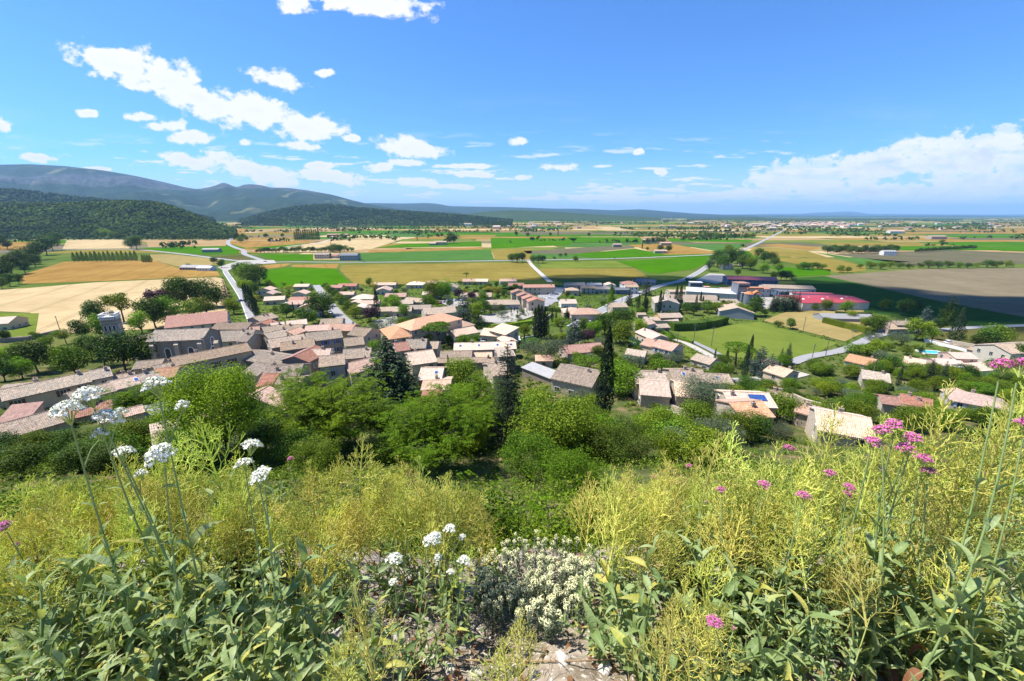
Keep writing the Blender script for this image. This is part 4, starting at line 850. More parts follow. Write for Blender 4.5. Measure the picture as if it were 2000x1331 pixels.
# --- school, hall and the square
sch = HR(806,624,868,611,11,7.6,'orange','stone','long two-storey school with hipped orange roof', name='school', cat='school', hip=True, sh='grey', chim=1, pitch=.42)
HR(772,634,782,643,10,5,'orange','stone','orange-roofed wing at the end of the school', hip=True, chim=0, pitch=.42)
HR(892,624,906,629,7,3.4,'orange','stone','low orange annexe at the far end of the school', hip=True, chim=0)
HR(826,603,888,598,11,4,'tan','render','wide tan roof behind the school', chim=1, frames=False)
HR(880,646,924,638,8,4.2,'pale','render','mottled tile-roofed house with white shutters in the yard', sh='grey', chim=0, near=True)
HR(946,641,984,644,9,3.4,'pale','beige','pale L-shaped villa above the swimming pool', chim=1)
HR(981,632,1013,640,7,5,'pale','beige','villa block with one tall blank sunlit wall', mono=True, chim=0, pitch=.2)
HR(984,655,998,664,5,3,'pale','beige','low pale wing leading to the pool', chim=0, win=False)
lg = HR(888,671,1006,668,7,4.2,'pale','stone','very long mottled roof with four skylights', chim=1, near=True)
for x in (-8, 4, 8.5, -2): skylight(lg, x, -1.6, lg['ridge'])
HR(862,687,921,686,6,3.8,'tan','stone','tan-roofed barn with creeper below the long roof', chim=0, near=True)
HR(922,690,960,689,5,3,'pale','stone','small pale lean-to with ivy', chim=0, near=True)
HR(848,700,964,699,4,2.8,'tan','dstone','long narrow outbuilding along a stone wall', chim=1, near=True)
HR(970,686,1000,684,8,5.5,'grey','dstone','dark stone cube with a single round opening', chim=0, pitch=.08)
HR(795,664,833,663,9,5,'grey','stone','grey-tiled house with a tall chimney below the pine', chim=2, near=True)
HR(833,668,857,668,7,4,'grey','stone','grey-tiled barn end beside the white yard', chim=0, near=True)
HR(797,690,844,684,10,5,'pale','cream','stepped pale house with a loggia', chim=1, near=True)
HR(770,671,795,668,8,5.2,'red','stone','red-brown roof tucked behind the big conifer', chim=1, near=True)
r_ = HR(824,719,866,719,8,4,'pale','stone','striped tile roof with one blue skylight', chim=0, near=True); skylight(r_, 1.2, -1.8, r_['ridge'])
HR(828,744,880,743,7,3.5,'pale','cream','flat pale roof above the locust trees', chim=1, near=True, pitch=.2)
HR(827,763,862,762,4,2.4,'red','stone','ruined lean-to of loose red and white tiles', chim=0, near=True, mono=True)
HR(953,712,985,708,9,4,'tan','stone','tan roof beside the plane tree', chim=1, near=True)
HR(1096,712,1172,727,11,4,'tan','stone','large hip-ended farmhouse roof in front of the tall cypress', chim=1, near=True)
HR(1040,708,1100,730,4,2.5,'sheet','dstone','long sheet-roofed lean-to on a stone wall', mono=True, chim=0, pitch=.12, win=False)
HR(1046,694,1078,694,5,2.6,'orange','beige','salmon roof half hidden behind the pine', chim=0)
# --- old village core
OV = dict(near=True)
big = HR(598,652,664,644,9,7.6,'grey','stone','tall house with bright blue shutters on two storeys', sh='blue', chim=1, **OV)
for (x1,y1,x2,y2,d,h,rf,wl,lb,c) in [
 (488,640,506,638,9,5.5,'pink','stone','pink roof facing the street end',0),(478,652,496,652,9,5.5,'tan','stone','tan roof across the street from the village core',1),
 (494,620,530,612,8,6,'tan','dstone','long stepped roof beside the street with two tall chimneys',2),(528,632,554,629,6,5,'pale','white','narrow white-walled house in the core',1),(510,631,526,624,6,5.4,'red','stone','red-brown roof slanting to the street',0),
 (560,628,598,624,7,6,'pale','stone','pale roof on a tall stone house',0),(628,624,670,622,8,4.2,'grey','stone','grey single slope apart from the core',0),(512,640,550,634,7,5.5,'grey','stone','grey street-side roof with black chimneys',2),
 (545,636,592,634,7,5.2,'grey','stone','flat grey roof behind the white-walled house',1),(516,652,560,643,8,5.6,'grey','stone','grey roof over the narrow street',1),(560,648,584,640,6,6,'pink','stone','pink roof wedge between grey roofs',0),
 (598,637,645,634,7,6.2,'pink','stone','pink roof with a glazed gallery',1),(645,633,694,634,8,6.2,'pink','ochre','pink roof with an ochre wall',1),(694,640,726,643,9,6,'grey','stone','slanting grey roof at the core edge',1),
 (524,664,592,653,9,6.5,'tan','stone','broad tan roof joined to the blue-shuttered house',1),(548,670,612,662,8,6.5,'tan','dstone','dark stone gable house with paired chimneys',2),(672,662,708,658,8,6,'grey','stone','grey roof above a wall with one blue shutter',0),
 (490,684,566,696,8,4.6,'grey','dstone','low dark-walled building along the lane',1),(575,696,618,676,8,6.2,'red','dstone','red-brown roof of the narrow corner house',0),(610,684,646,682,5,6.8,'pale','white','roof terrace house with a white parapet',1),
 (625,697,672,692,8,6.6,'tan','render','corner building with curved render front',1),(672,684,724,680,8,5.6,'grey','cream','grey roof above a cream wall with two windows',1),(672,712,724,700,8,4.4,'pink','cream','pink roof with a dormer beside the conifer',1),
 (500,708,530,713,8,5,'tan','stone','tan roof below the dark-walled building',0),(522,716,592,712,10,5.6,'tan','stone','large tan roof with two white-capped chimneys',2),(518,731,545,731,8,4.6,'red','stone','red sheet lean-to on the hill side',0),(545,738,594,736,8,4.6,'tan','stone','tan gable below the large roof',1),
 (490,776,524,756,11,4.2,'pink','stone','pale pink hipped roof at the village edge',0),(530,762,552,766,9,4,'tan','stone','tan roof end hidden in the trees',0),(735,690,760,684,8,5,'grey','stone','grey roof behind the conifer tip',1)]:
    HR(x1,y1,x2,y2,d,h,rf,wl,lb, chim=c, sh='blue' if 'blue shutter' in lb else ('grey' if 'corner' in lb else None), **OV)
# --- hillside street west of the core
HR(0,763,172,727,7.5,4.6,'grey','cream','very long grey roof above a cream wall', sh='brown', chim=2, **OV)
HR(10,752,98,743,7,4,'tan','cream','low tan roof behind the very long one', chim=1)
HR(133,768,212,748,6,5,'tan','stone','tan roof with a white-edged gable', chim=1, **OV)
h_ = HR(211,747,264,735,6,5,'pale','stone','pale orange roof with a skylight on the hill street', chim=0, **OV); skylight(h_, 2, -1.5, h_['ridge'])
HR(264,734,300,725,6,5.4,'tan','stone','raised tan roof with a raw light patch', chim=1, **OV)
HR(304,721,350,717,7,4.6,'orange','stone','salmon roof behind the big leafy tree', chim=1, **OV)
HR(-60,846,122,797,7.5,1.6,'tan','stone','big rough-tiled roof nearest the flowering ledge', chim=0, **OV)
HR(124,797,216,778,7,2.4,'red','stone','chequered red tile roof on the hill street', chim=1, **OV)
HR(192,814,276,793,3.2,3.5,'pink','render','narrow tile-capped wall building', chim=0, win=False, **OV)
HR(276,794,326,785,5,3,'sheet','white','corrugated grey shed with white end', chim=0, win=False)
HR(296,831,345,819,4,2.4,'pale','stone','yellowish tiled lean-to under the big tree', chim=0, mono=True, win=False, **OV)
HR(25,792,82,786,4,2.6,'red','cream','little red porch roof against the cream wall', mono=True, chim=0, win=False)
HR(176,725,212,718,7,6,'grey','render','tall blank-walled house end', chim=1, **OV)
HR(195,738,262,728,6,4,'tan','stone','wide tan roof behind the pale orange one', chim=2, **OV)
# --- church, hall and neighbours
HR(335,699,481,671,7.5,6,'tan','cream','long terrace with dark red shutters below the church', sh='red', chim=2, **OV)
HR(268,707,320,702,6,4,'grey','stone','grey-roofed outbuilding under the church trees', chim=0, **OV)
HR(300,716,345,706,6,4.2,'grey','stone','grey roof with a black chimney joining the terrace', chim=1, **OV)
hall = HR(326,618,443,607,17,5,'red','render','huge red-brown roofed hall behind the church', name='parish_hall', cat='hall', chim=0, pitch=.36)
HR(425,631,492,631,9,4.4,'tan','stone','tan roof with a black gable beside the street', chim=1, **OV)
HR(428,648,498,645,12,5,'grey','render','grey gabled house with two chimneys beside the street', chim=2, **OV)
HR(168,664,206,656,7,3.2,'orange','stone','orange roof at the foot of the bell tower', chim=0)
HR(250,661,303,651,9,6,'tan','stone','tan apse roof joining tower and nave', chim=0, win=False, **OV)
HR(-40,622,32,618,11,3.4,'pale','cream','low cream house by the wheat field', chim=0)
# --- right-hand hillside
HR(1236,726,1296,727,8,4,'tan','stone','tan farm roof with a sheltered porch', chim=1, **OV)
r_ = HR(1308,722,1370,723,8,4.8,'tan','stone','tan roof with white gable edge and dormer glass', chim=2, **OV); skylight(r_, -1, -1.7, r_['ridge'])
r_ = HR(1378,731,1422,732,7,3.8,'tan','stone','tan roof with a blue roof window', chim=0, **OV); skylight(r_, -.6, -1.6, r_['ridge'])
HR(1250,742,1304,746,9,3.6,'pale','stone','striped tile roof above the parked car', chim=0, **OV)
HR(1318,745,1362,749,9,3.6,'pale','stone','pale tiled roof behind the grey-leaved tree', chim=0, **OV)
r_ = HR(1414,766,1500,769,7,3.8,'pale','stone','pale orange roof with a blue solar panel', chim=1, **OV)
b_ = MB(); b_.box(-1.5,1.5,-.8,.8,0,.08); b_.obj('solar_panel', M_SOLAR, r_, loc=(1.5,-1.5,r_['ridge']-.5+.2), rot=(atan2(.34,1),0,0))
HR(1426,787,1486,784,7,3.6,'orange','stone','orange-tan roof with a stout chimney above the flowers', chim=1, **OV)
HR(1500,762,1545,772,6,4,'pink','stone','red-striped roof with brick chimney stacks', chim=2, **OV)
HR(1560,787,1636,806,5,3.4,'pink','stone','thin roof strip behind the broken wall', chim=1, **OV)
HR(1594,800,1698,818,9,3.4,'pale','stone','long pink roof with yellow lichen above the flowers', chim=1, **OV)
HR(1498,700,1516,706,7,3.6,'tan','stone','tan roof end among the pines', chim=0)
HR(1508,712,1548,724,8,3.8,'pale','cream','cream roof with a standing chimney among pines', chim=1, **OV)
HR(1660,692,1712,703,9,3,'orange','render','bright orange roof with a shaded blue-grey gable', chim=1, **OV)
HR(1684,722,1736,730,9,3,'grey','render','grey gable roof below the bright orange one', chim=1)
HR(1768,697,1808,704,10,3,'pale','pink','pink-walled bungalow with broad pale roof', chim=1, **OV)
HR(1820,700,1872,702,8,3,'pale','pink','low pale wing of the terraced garden villa', chim=0)
HR(1852,688,1894,689,7,5,'pale','pink','raised pale wing of the terraced garden villa', chim=1)
HR(1880,712,1938,708,7,3,'pale','white','white-walled pale roofed garage', chim=0)
HR(1897,678,1940,688,4,2.2,'tan','stone','long low tan roof along the garden wall', chim=0, win=False)
HR(1942,673,2030,668,11,6.4,'tan','render','tall grey barn with tan roof and one blue shutter', chim=0, near=True)
HR(1723,634,1758,633,8,3,'tan','stone','tan house by the lane bend', chim=1)
HR(1742,627,1778,627,7,4.6,'tan','stone','raised tan part of the house by the lane bend', chim=1)
HR(1718,772,1762,778,6,3,'red','render','low red roof in the right-hand thicket', chim=0, near=True)
HR(1760,770,1820,782,7,4,'red','render','red-brown roof with two white dormer vents in the thicket', chim=2, near=True)
HR(1868,758,1884,768,6,3,'pink','cream','pink wing of the cream villa near the pink blossoms', chim=0)
HR(1882,765,1940,775,9,4,'pink','cream','cream villa with pink hip roof near the pink blossoms', hip=True, sh='pale', chim=1)
HR(1600,612,1700,614,10,2,'sheet','conc','low grey shed roof behind the clipped hedge', chim=0, win=False)

# --- farms out in the fields
for (px, py, w, d, deg, h, rf, wl, lb, cat) in [(413,485,26,11,4,5,'sheet','conc','grey barn in the green field by the winding road','barn'),(385,518,34,12,-6,3,'sheet','dstone','low ruined sheet-roofed farm range','barn'),(402,520,16,9,-4,3.4,'white','white','white-walled farm range by the junction','barn'),
 (630,494,20,12,6,6,'tan','stone','stone farmhouse with wall in the green crop','farmhouse'),(648,497,22,9,-10,4,'red','stone','red-roofed wing of the stone farmhouse','farmhouse'),(683,495,24,14,2,7,'slate','conc','dark sheet barn beside the stone farmhouse','barn'),
 (860,471,26,12,5,6,'tan','stone','farmhouse with trees by the curved green crop','farmhouse'),(845,474,14,9,5,4,'pink','stone','low wing of the farmhouse by the curved crop','farmhouse'),(536,468,22,10,2,3,'pink','white','pale shed by the poplar row','barn'),(660,457,60,14,4,4,'red','dstone','long dark farm roof beyond the poplar row','barn'),
 (1268,467,30,12,3,6,'tan','stone','farmhouse inside the dark windbreak','farmhouse'),(1300,473,22,10,3,5,'pink','stone','pink-roofed barn beside the windbreak','barn'),(1290,488,20,10,-3,4,'tan','stone','small farm beside the gold field','farmhouse'),(1690,481,34,14,-8,7,'tan','stone','farm roofs inside the copse','farmhouse'),(1736,489,18,10,-8,6,'sheet','white','white barn at the copse end','barn'),
 (1830,460,40,16,0,7,'tan','stone','farm on the far plain beyond the copse','farmhouse'),(1750,450,50,18,0,7,'pink','white','pale farm near the far copses','farmhouse'),(1420,515,12,9,-5,5,'tan','stone','house amid trees by the straight road','house'),(1455,511,10,8,10,4,'tan','stone','small house amid trees by the straight road','house'),
 (250,449,26,14,5,7,'pink','render','manor at the edge of the hill wood','farmhouse'),(440,424,40,20,0,8,'pink','cream','farm below the mountain foothills','farmhouse'),(680,437,44,20,0,8,'pink','cream','farm in front of the wooded hump','farmhouse'),(1205,476,16,10,0,5,'tan','stone','small house by the hedge line','house')]:
    HC(px, py, w, d, deg, h, rf, wl, lb, name=cat, cat=cat, chim=0, frames=False, door=False)
# --- far town and hamlets
tr = np.random.default_rng(31); 
for i in range(130):
    px = tr.normal(1580, 62) if i < 90 else tr.uniform(900, 1950); py = tr.uniform(436.5, 444.5) if i < 90 else tr.uniform(435, 450)
    p = hit(px, py); s_ = tr.uniform(1, 1.7)
    rt = obj('house', None, None, (p[0], p[1], 0), (0, 0, tr.uniform(-.5, .5))); w, d, h = tr.uniform(11, 26)*s_, tr.uniform(9, 13)*s_, tr.uniform(4, 8)*s_
    a = MB(); a.box(-w/2, w/2, -d/2, d/2, -1, h); a.obj('wall', WM[['white','cream','beige'][i%3]], rt)
    b = MB(); b.add([(-w/2-.5,-d/2-.5,h),(w/2+.5,-d/2-.5,h),(w/2+.5,d/2+.5,h),(-w/2-.5,d/2+.5,h),(-w/2-.5,0,h+d*.2),(w/2+.5,0,h+d*.2)], [(0,1,5,4),(2,3,4,5),(1,2,5),(3,0,4),(3,2,1,0)]); b.obj('roof', RM[['pink','tan','pale','orange'][i%4]], rt)
    tag(rt, 'small pale house of the far town on the plain' if i < 90 else 'lone pale farmstead scattered on the far plain', 'house', 'houses of the far town' if i < 90 else 'farmsteads on the far plain')
# --- church: nave and bell tower
def arch_window(root, x, y, z, rz, w, h, trim=True):
    g = MB(); n_ = 7; pts = [(-w/2, 0), (w/2, 0)]+[(w/2*cos(pi*i/n_), h-w/2+w/2*sin(pi*i/n_)) for i in range(n_+1)]
    g.add([(p[0], -.03, p[1]) for p in pts], [tuple(range(len(pts)))]); o = g.obj('window', M_GLASS, root, loc=(x, y, z), rot=(0, 0, rz))
    t = MB(); pr = [(-w/2, 0)]+[(w/2*cos(pi-pi*i/n_), h-w/2+w/2*sin(pi-pi*i/n_)) for i in range(n_+1)]+[(w/2, 0)]
    for i in range(len(pr)-1):
        a, b = pr[i], pr[i+1]; k = 1.38; A = (a[0]*k, a[1] if a[1] < h-w/2+.01 else h-w/2+(a[1]-h+w/2)*k); B = (b[0]*k, b[1] if b[1] < h-w/2+.01 else h-w/2+(b[1]-h+w/2)*k)
        t.add([(a[0],-.09,a[1]),(b[0],-.09,b[1]),(B[0],-.09,B[1]),(A[0],-.09,A[1]),(a[0],.01,a[1]),(b[0],.01,b[1]),(B[0],.01,B[1]),(A[0],.01,A[1])], [(0,1,2,3),(3,2,6,7),(1,0,4,5)])
    if trim: t.obj('surround', WM['white'], o)
    return o
nave = HR(304,646,409,642,9.5,9,'grey','dstone','church nave with grey roof and arched windows', name='church', cat='church', chim=0, win=False, near=True, pitch=.42)
ze = nave['eave']
for i in range(3): arch_window(nave, -2.5+i*6.2, -4.77, ze-5.6, 0, 1.3, 3.2)
wn = 0
for x in (-6, .4, 6.6, 11):
    b = MB(); b.box(x-.6, x+.6, -5.6, -4.753, -.8, ze-1.2); b.add([(x-.6,-5.6,ze-1.2),(x+.6,-5.6,ze-1.2),(x+.6,-4.753,ze-.5),(x-.6,-4.753,ze-.5)], [(0,1,2,3)]); b.obj('buttress', WM['stone'], nave)
nw = [o for o in KIDS[nave.name] if o.name.startswith('wall')][0].data; xr = max(v_.co.x for v_ in nw.vertices)
arch_window(nave, xr+.004, 0, ze-4.4, pi/2, 1.6, 3.6)
for ya in (-4.85, 4.45): gp_ = MB(); gp_.box(xr-.35, xr+.25, ya, ya+.4, 0, ze+.5); gp_.obj('corner_pier', WM['stone'], nave)
tb = hit(234, 686); TW = 4.1; th_ = 12.6; tw_ = obj('bell_tower', None, None, (tb[0], tb[1], tb[2]), (0, 0, radians(24))); tag(tw_, 'dark stone square bell tower with white arches and parapet', 'tower'); FOOT.append((tb[0], tb[1], .4, 9, 9))
a = MB(); a.box(-TW/2, TW/2, -TW/2, TW/2, -1.5, th_); a.obj('wall', WM['dstone'], tw_)
for z, pr in ((3.6,.12),(7.3,.14),(th_-2.0,.16)):
    b = MB(); b.box(-TW/2-pr, TW/2+pr, -TW/2-pr, TW/2+pr, z, z+.3); b.obj('string_course', WM['stone'], tw_)
for rz in (0, pi/2, pi, -pi/2):
    n_ = Vector((sin(rz), -cos(rz), 0)); s_ = Vector((cos(rz), sin(rz), 0))
    for q in (-1.15, 0, 1.15): p = n_*(TW/2+.02)+s_*q; arch_window(tw_, p.x, p.y, 8.1, rz, .62, 1.7)
    for q in (-.95, .95): p = n_*(TW/2+.02)+s_*q; arch_window(tw_, p.x, p.y, 4.4, rz, .85, 2.3)
    co = MB()
    for i in range(9): x = -TW/2+.35+i*(TW-.7)/8; co.box(x-.13, x+.13, -TW/2-.24, -TW/2-.003, th_-.75, th_-.2)
    co.obj('corbel_row', WM['white'], tw_, rot=(0, 0, rz))
    b = MB(); 
    for i in range(11): x = -TW/2+.1+i*(TW-.2)/10; b.cyl(x, -TW/2+.0, th_+.25, th_+.95, .09, .07, 6)
    b.obj('balustrade', WM['white'], tw_, rot=(0, 0, rz))
    b = MB(); b.box(-TW/2-.2, TW/2+.2, -TW/2-.22, -TW/2+.2, th_+.95, th_+1.2); b.obj('parapet_rail', WM['white'], tw_, rot=(0, 0, rz), loc=(0,0,.003*(rz+4)))
b = MB(); b.box(-TW/2-.3, TW/2+.3, -TW/2-.3, TW/2+.3, th_, th_+.25); b.obj('parapet_slab', WM['white'], tw_)
b = MB(); b.cyl(.5, .6, th_+.25, th_+1.7, .7, .65, 10); b.cyl(.5, .6, th_+1.7, th_+2.1, .85, .2, 10); b.obj('stair_turret', WM['dstone'], tw_)

# --- works with silos
def block(px, py, w, d, deg, h, roof, wall, label, cat='factory', name='factory_building', **k):
    return HC(px, py, w, d, deg, h, roof, wall, label, name=name, cat=cat, chim=0, frames=False, door=False, **k)
rw = block(1604,580,44,26,3,5.2,'crimson','cladding','long warehouse with crimson sheet roof', cat='warehouse', name='warehouse', pitch=.10, win=False)
for i in range(6):
    b = MB(); b.cyl(-16+i*6.5, -5+(i%2)*4, 0, .5, .9, .5, 10); b.obj('roof_dome', WM['white'], rw, loc=(0, 0, rw['ridge']-.5))
block(1585,572,26,5,-8,6,'crimson','white','white-walled strip with red roof behind the warehouse', cat='warehouse', name='warehouse', pitch=.1, win=False)
block(1345,576,34,16,-6,6,'grey','conc','wide grey-roofed factory hall with cypresses', pitch=.22)
block(1300,581,18,14,78,6.5,'grey','render','pale gable factory end beside cypresses', pitch=.3)
block(1385,584,34,12,-4,5,'grey','conc','lower grey-roofed factory hall', pitch=.2)
block(1437,596,16,18,70,4,'grey','conc','grey lean-to below the silo tower', pitch=.3, win=False)
block(1400,564,40,18,-22,7,'white','cladding','large white-roofed factory shed by the silos', pitch=.18, win=False)
block(1404,575,26,8,-2,3.4,'white','beige','low white canopy roof beside the silo tower', pitch=.06, win=False)
block(1420,562,12,8,3,6,'tan','conc','grey building beside the silo tower', pitch=.2)
block(1464,561,26,10,0,6.5,'red','conc','concrete block with red-brown roof behind the silos', pitch=.12)
block(1537,557,34,14,-12,6.5,'tan','render','render works building with tan roof', pitch=.22)
block(1545,567,24,9,4,5.4,'slate','blue','dark blue office block beside the warehouse', pitch=.05)
block(1465,540,40,18,-14,5.5,'crimson','blue','blue-gabled sports hall with red roof', cat='hall', name='sports_hall', pitch=.2)
block(1322,567,14,9,0,3.5,'tan','render','small render works office', pitch=.1)
M_SILO = plain('silo_steel', (.20,.225,.26), .5, .4, .4); M_RUST = plain('rust_paint', (.42,.16,.06), .7)
def works_box(px, py, w, d, deg, h, mat, label, name, cat, topm=None):
    p = hit(px, py); rt = obj(name, None, None, tuple(p), (0, 0, radians(deg))); tag(rt, label, cat); FOOT.append((p[0], p[1], radians(deg), w, d))
    a = MB(); a.box(-w/2, w/2, -d/2, d/2, -1, h); a.obj('wall', mat, rt); b = MB(); b.box(-w/2-.2, w/2+.2, -d/2-.2, d/2+.2, h, h+.3); b.obj('roof', topm or RM['red'], rt)
    c = MB(); c.box(-w/2+.5, w/2-.5, -d/2-.06, -d/2-.004, h-2.2, h-1.2); c.obj('louvre', M_GLASS, rt)
    for i in range(3): e = MB(); e.box(-w/2-.05, w/2+.05, -d/2-.05, d/2+.05, h*(.25+.22*i), h*(.25+.22*i)+.12); e.obj('band', M_METAL, rt)
    return rt
works_box(1441,592,8,8,4,14,M_SILO,'tall grey silo headhouse tower','silo_tower','tower')
works_box(1449,594,5,5,4,8,M_SILO,'lower blue-roofed silo annexe','silo_tower','tower', RM['white'])
works_box(1356,574,9,6,-10,9,M_SILO,'grey elevator box on the factory roof','elevator_tower','tower', RM['white'])
works_box(1378,580,4,4,-10,7.5,M_SILO,'small grey elevator box with orange chute','elevator_tower','tower', RM['orange'])
for (px, py) in [(1459,597),(1473,596)]:
    p = hit(px, py); rt = obj('silo', None, None, tuple(p)); tag(rt, 'round steel silo with rusty conical top beside the headhouse', 'silo', 'pair of round silos'); FOOT.append((p[0], p[1], 0, 6, 6))
    a = MB(); a.cyl(0, 0, -1, 8, 2.9, n=20); a.obj('drum', M_SILO, rt, smooth_=False)
    for i in range(5):
        h2 = MB(); h2.cyl(0, 0, 1+i*1.5, 1.12+i*1.5, 2.96, n=20); h2.obj('hoop', M_METAL, rt)
    a = MB(); a.cyl(0, 0, 8, 10.2, 3.1, .3, 20); a.obj('cone_roof', M_RUST, rt); a = MB(); a.cyl(0, 0, 10.2, 10.7, .35, n=8); a.obj('hatch', M_METAL, rt)
cp = hit(1459, 597); b = MB(); b.box(-1.5, 9, -.5, .5, 11, 12); rt = obj('conveyor', None, None, tuple(cp)); tag(rt, 'rusty conveyor bridge over the silos', 'conveyor'); b.obj('bridge', M_RUST, rt)
b = MB(); b.box(-.2, .2, -.2, .2, 10.5, 11); b.box(7.3, 7.7, -.2, .2, 9.5, 11); b.obj('support', M_METAL, rt)

# --- garden walls, pools, cars, poles and other street things
def wall_line(pts, h, th, mat, label, name='garden_wall', cat='wall', cap=None):
    P = [hit(*p) for p in pts]; o0 = P[0]; rt = obj(name, None, None, tuple(o0)); tag(rt, label, cat)
    for a, b in zip(P[:-1], P[1:]):
        d = b-a; ln = float(np.hypot(d[0], d[1])); m = MB(); n_ = max(1, int(ln/8)); an = atan2(d[1], d[0])
        for i in range(n_):
            pa, pb = a+d*i/n_, a+d*(i+1)/n_; za, zb = float(ground(pa[0], pa[1]))-o0[2], float(ground(pb[0], pb[1]))-o0[2]; nx, ny = -sin(an)*th/2, cos(an)*th/2
            q = [(pa[0]-o0[0], pa[1]-o0[1], za), (pb[0]-o0[0], pb[1]-o0[1], zb)]
            vs = [(x+sx*nx, y+sx*ny, z+zz) for zz in (-.5, h) for (x, y, z) in q for sx in (1, -1)]
            m.add(vs, [(0,2,6,4),(3,1,5,7),(4,6,7,5),(0,4,5,1),(2,3,7,6)])
        m.obj('wall_run', mat, rt)
        if cap:
            c = MB()
            for i in range(n_):
                pa, pb = a+d*i/n_, a+d*(i+1)/n_; za, zb = float(ground(pa[0], pa[1]))-o0[2]+h, float(ground(pb[0], pb[1]))-o0[2]+h
                c.tube([(pa[0]-o0[0], pa[1]-o0[1], za+.02), (pb[0]-o0[0], pb[1]-o0[1], zb+.02)], th*.75, 6)
            c.obj('coping', cap, rt)
    return rt
wall_line([(1805,668),(1870,684),(1905,694)], 1.8, .4, WM['white'], 'white-painted retaining wall of the terraced garden', cap=RM['tan'])
wall_line([(1845,670),(1900,680),(1945,690)], 1.8, .5, WM['stone'], 'stone garden wall running to the grey barn')
wall_line([(0,670),(60,665),(115,652)], 1.5, .5, WM['dstone'], 'old stone wall along the lawn', cap=RM['grey'])
wall_line([(0,703),(50,697)], 1.6, .5, WM['dstone'], 'stone terrace wall in the gardens')
wall_line([(1545,783),(1570,795),(1600,803)], 2.2, .6, WM['stone'], 'broken rubble wall between the pink roofs')
wall_line([(1300,796),(1345,815)], 1.2, .4, WM['stone'], 'low stone parapet by the parked car')
wall_line([(1040,646),(1062,630),(1080,615)], 1.4, .4, WM['stone'], 'stone wall beside the cypress clump')
wall_line([(1020,663),(1062,656)], .8, .3, WM['white'], 'white rimmed terrace below the pool')
M_WATER = plain('pool_water', (.05,.42,.55), .05, .5, var=.1); M_COPE = plain('pool_coping', (.6,.57,.52), .7)
def pool(px, py, w, d, deg, label):
    p = hit(px, py); rt = obj('swimming_pool', None, None, (p[0], p[1], float(ground(p[0], p[1]))+.45), (0, 0, radians(deg))); tag(rt, label, 'pool')
    a = MB(); a.box(-w/2, w/2, -d/2, d/2, -.4, .0); a.obj('water', M_WATER, rt); b = MB()
    for x0, x1, y0, y1 in ((-w/2-.6, w/2+.6, -d/2-.6, -d/2), (-w/2-.6, w/2+.6, d/2, d/2+.6), (-w/2-.6, -w/2, -d/2, d/2), (w/2, w/2+.6, -d/2, d/2)): b.box(x0, x1, y0, y1, -.9, .08)
    b.obj('coping', M_COPE, rt)
pool(1001,663,5,4.5,5,'turquoise pool beside the dark lawn'); pool(1258,678,3.2,8,60,'blue lap pool beside the beige villa'); pool(884,556,6,4,0,'small pool beside the cream gable villa'); pool(600,584,5,3,5,'turquoise pool of the long red-brown villa'); pool(1818,690,7,4,-10,'pale green pool in the terraced garden')
patch('lawn','dark lawn beside the turquoise pool',[(1012,668),(1050,655),(1062,662),(1020,682)],FM['dark'],.3)
patch('lawn','dry lawn beside the beige villa',[(1330,672),(1352,680),(1395,705),(1350,702),(1325,690)],FM['lime'],.22)
CARM = {}
def car(p, deg, colr, label, group=None, s_=1.0):
    rt = obj('car', None, None, (p[0], p[1], float(ground(p[0], p[1]))+.36), (0, 0, radians(deg)), s_); tag(rt, label, 'car', group)
    if colr not in CARM:
        m = plain('car_'+colr, dict(white=(.75,.75,.75), blue=(.10,.16,.33), silver=(.38,.42,.48), red=(.5,.03,.03), black=(.02,.02,.025), azure=(.05,.2,.5))[colr], .25, .6, var=.02)
        sec = [(-2.1,.72,.35,.62),(-2.0,.82,.28,.86),(-1.1,.86,.24,.95),(.75,.86,.24,.93),(1.7,.82,.26,.80),(2.08,.68,.34,.60)]; a = MB(); n_ = len(sec)
        V = []; 
        for x, hw, z0, z1 in sec: V += [(x,-hw,z0),(x,-hw*1.02,(z0+z1)/2),(x,-hw*.93,z1),(x,hw*.93,z1),(x,hw*1.02,(z0+z1)/2),(x,hw,z0)]
        fs = [(i*6+k, i*6+(k+1)%6, (i+1)*6+(k+1)%6, (i+1)*6+k) for i in range(n_-1) for k in range(6)]+[tuple(range(6))[::-1], tuple((n_-1)*6+k for k in range(6))]
        a.add(V, [tuple(reversed(f_)) for f_ in fs])
        rfm = MB(); rfm.add([(-1.15,-.62,1.40),(.2,-.62,1.42),(.2,.62,1.42),(-1.15,.62,1.40),(-1.15,-.62,1.44),(.2,-.62,1.46),(.2,.62,1.46),(-1.15,.62,1.44)], [(4,5,6,7),(0,1,5,4),(1,2,6,5),(2,3,7,6),(3,0,4,7)])
        g = MB(); g.add([(-1.75,-.78,.92),(.95,-.78,.92),(.95,.78,.92),(-1.75,.78,.92),(-1.15,-.61,1.41),(.2,-.61,1.43),(.2,.61,1.43),(-1.15,.61,1.41)], [(0,1,5,4),(1,2,6,5),(2,3,7,6),(3,0,4,7)])
        w = MB(); n2 = 12; w.add([(.31*cos(2*pi*i/n2), s2*.1, .31*sin(2*pi*i/n2)) for s2 in (-1,1) for i in range(n2)], [(i,(i+1)%n2,n2+(i+1)%n2,n2+i) for i in range(n2)]+[tuple(range(n2)), tuple(range(2*n2-1,n2-1,-1))])
        CARM[colr] = (a.me('body', m, smooth_=True), rfm.me('roof_panel', m), g.me('glasshouse', M_GLASS), w.me('wheel', plain('tyre', (.02,.02,.02), .8)))
    b, r2, g, w = CARM[colr]; obj('body', b, rt, (0,0,-.12)); obj('roof_panel', r2, rt, (0,0,-.12)); obj('glasshouse', g, rt, (0,0,-.12))
    for x in (-1.3, 1.32):
        for y in (-.8, .8): obj('wheel', w, rt, (x, y, 0))
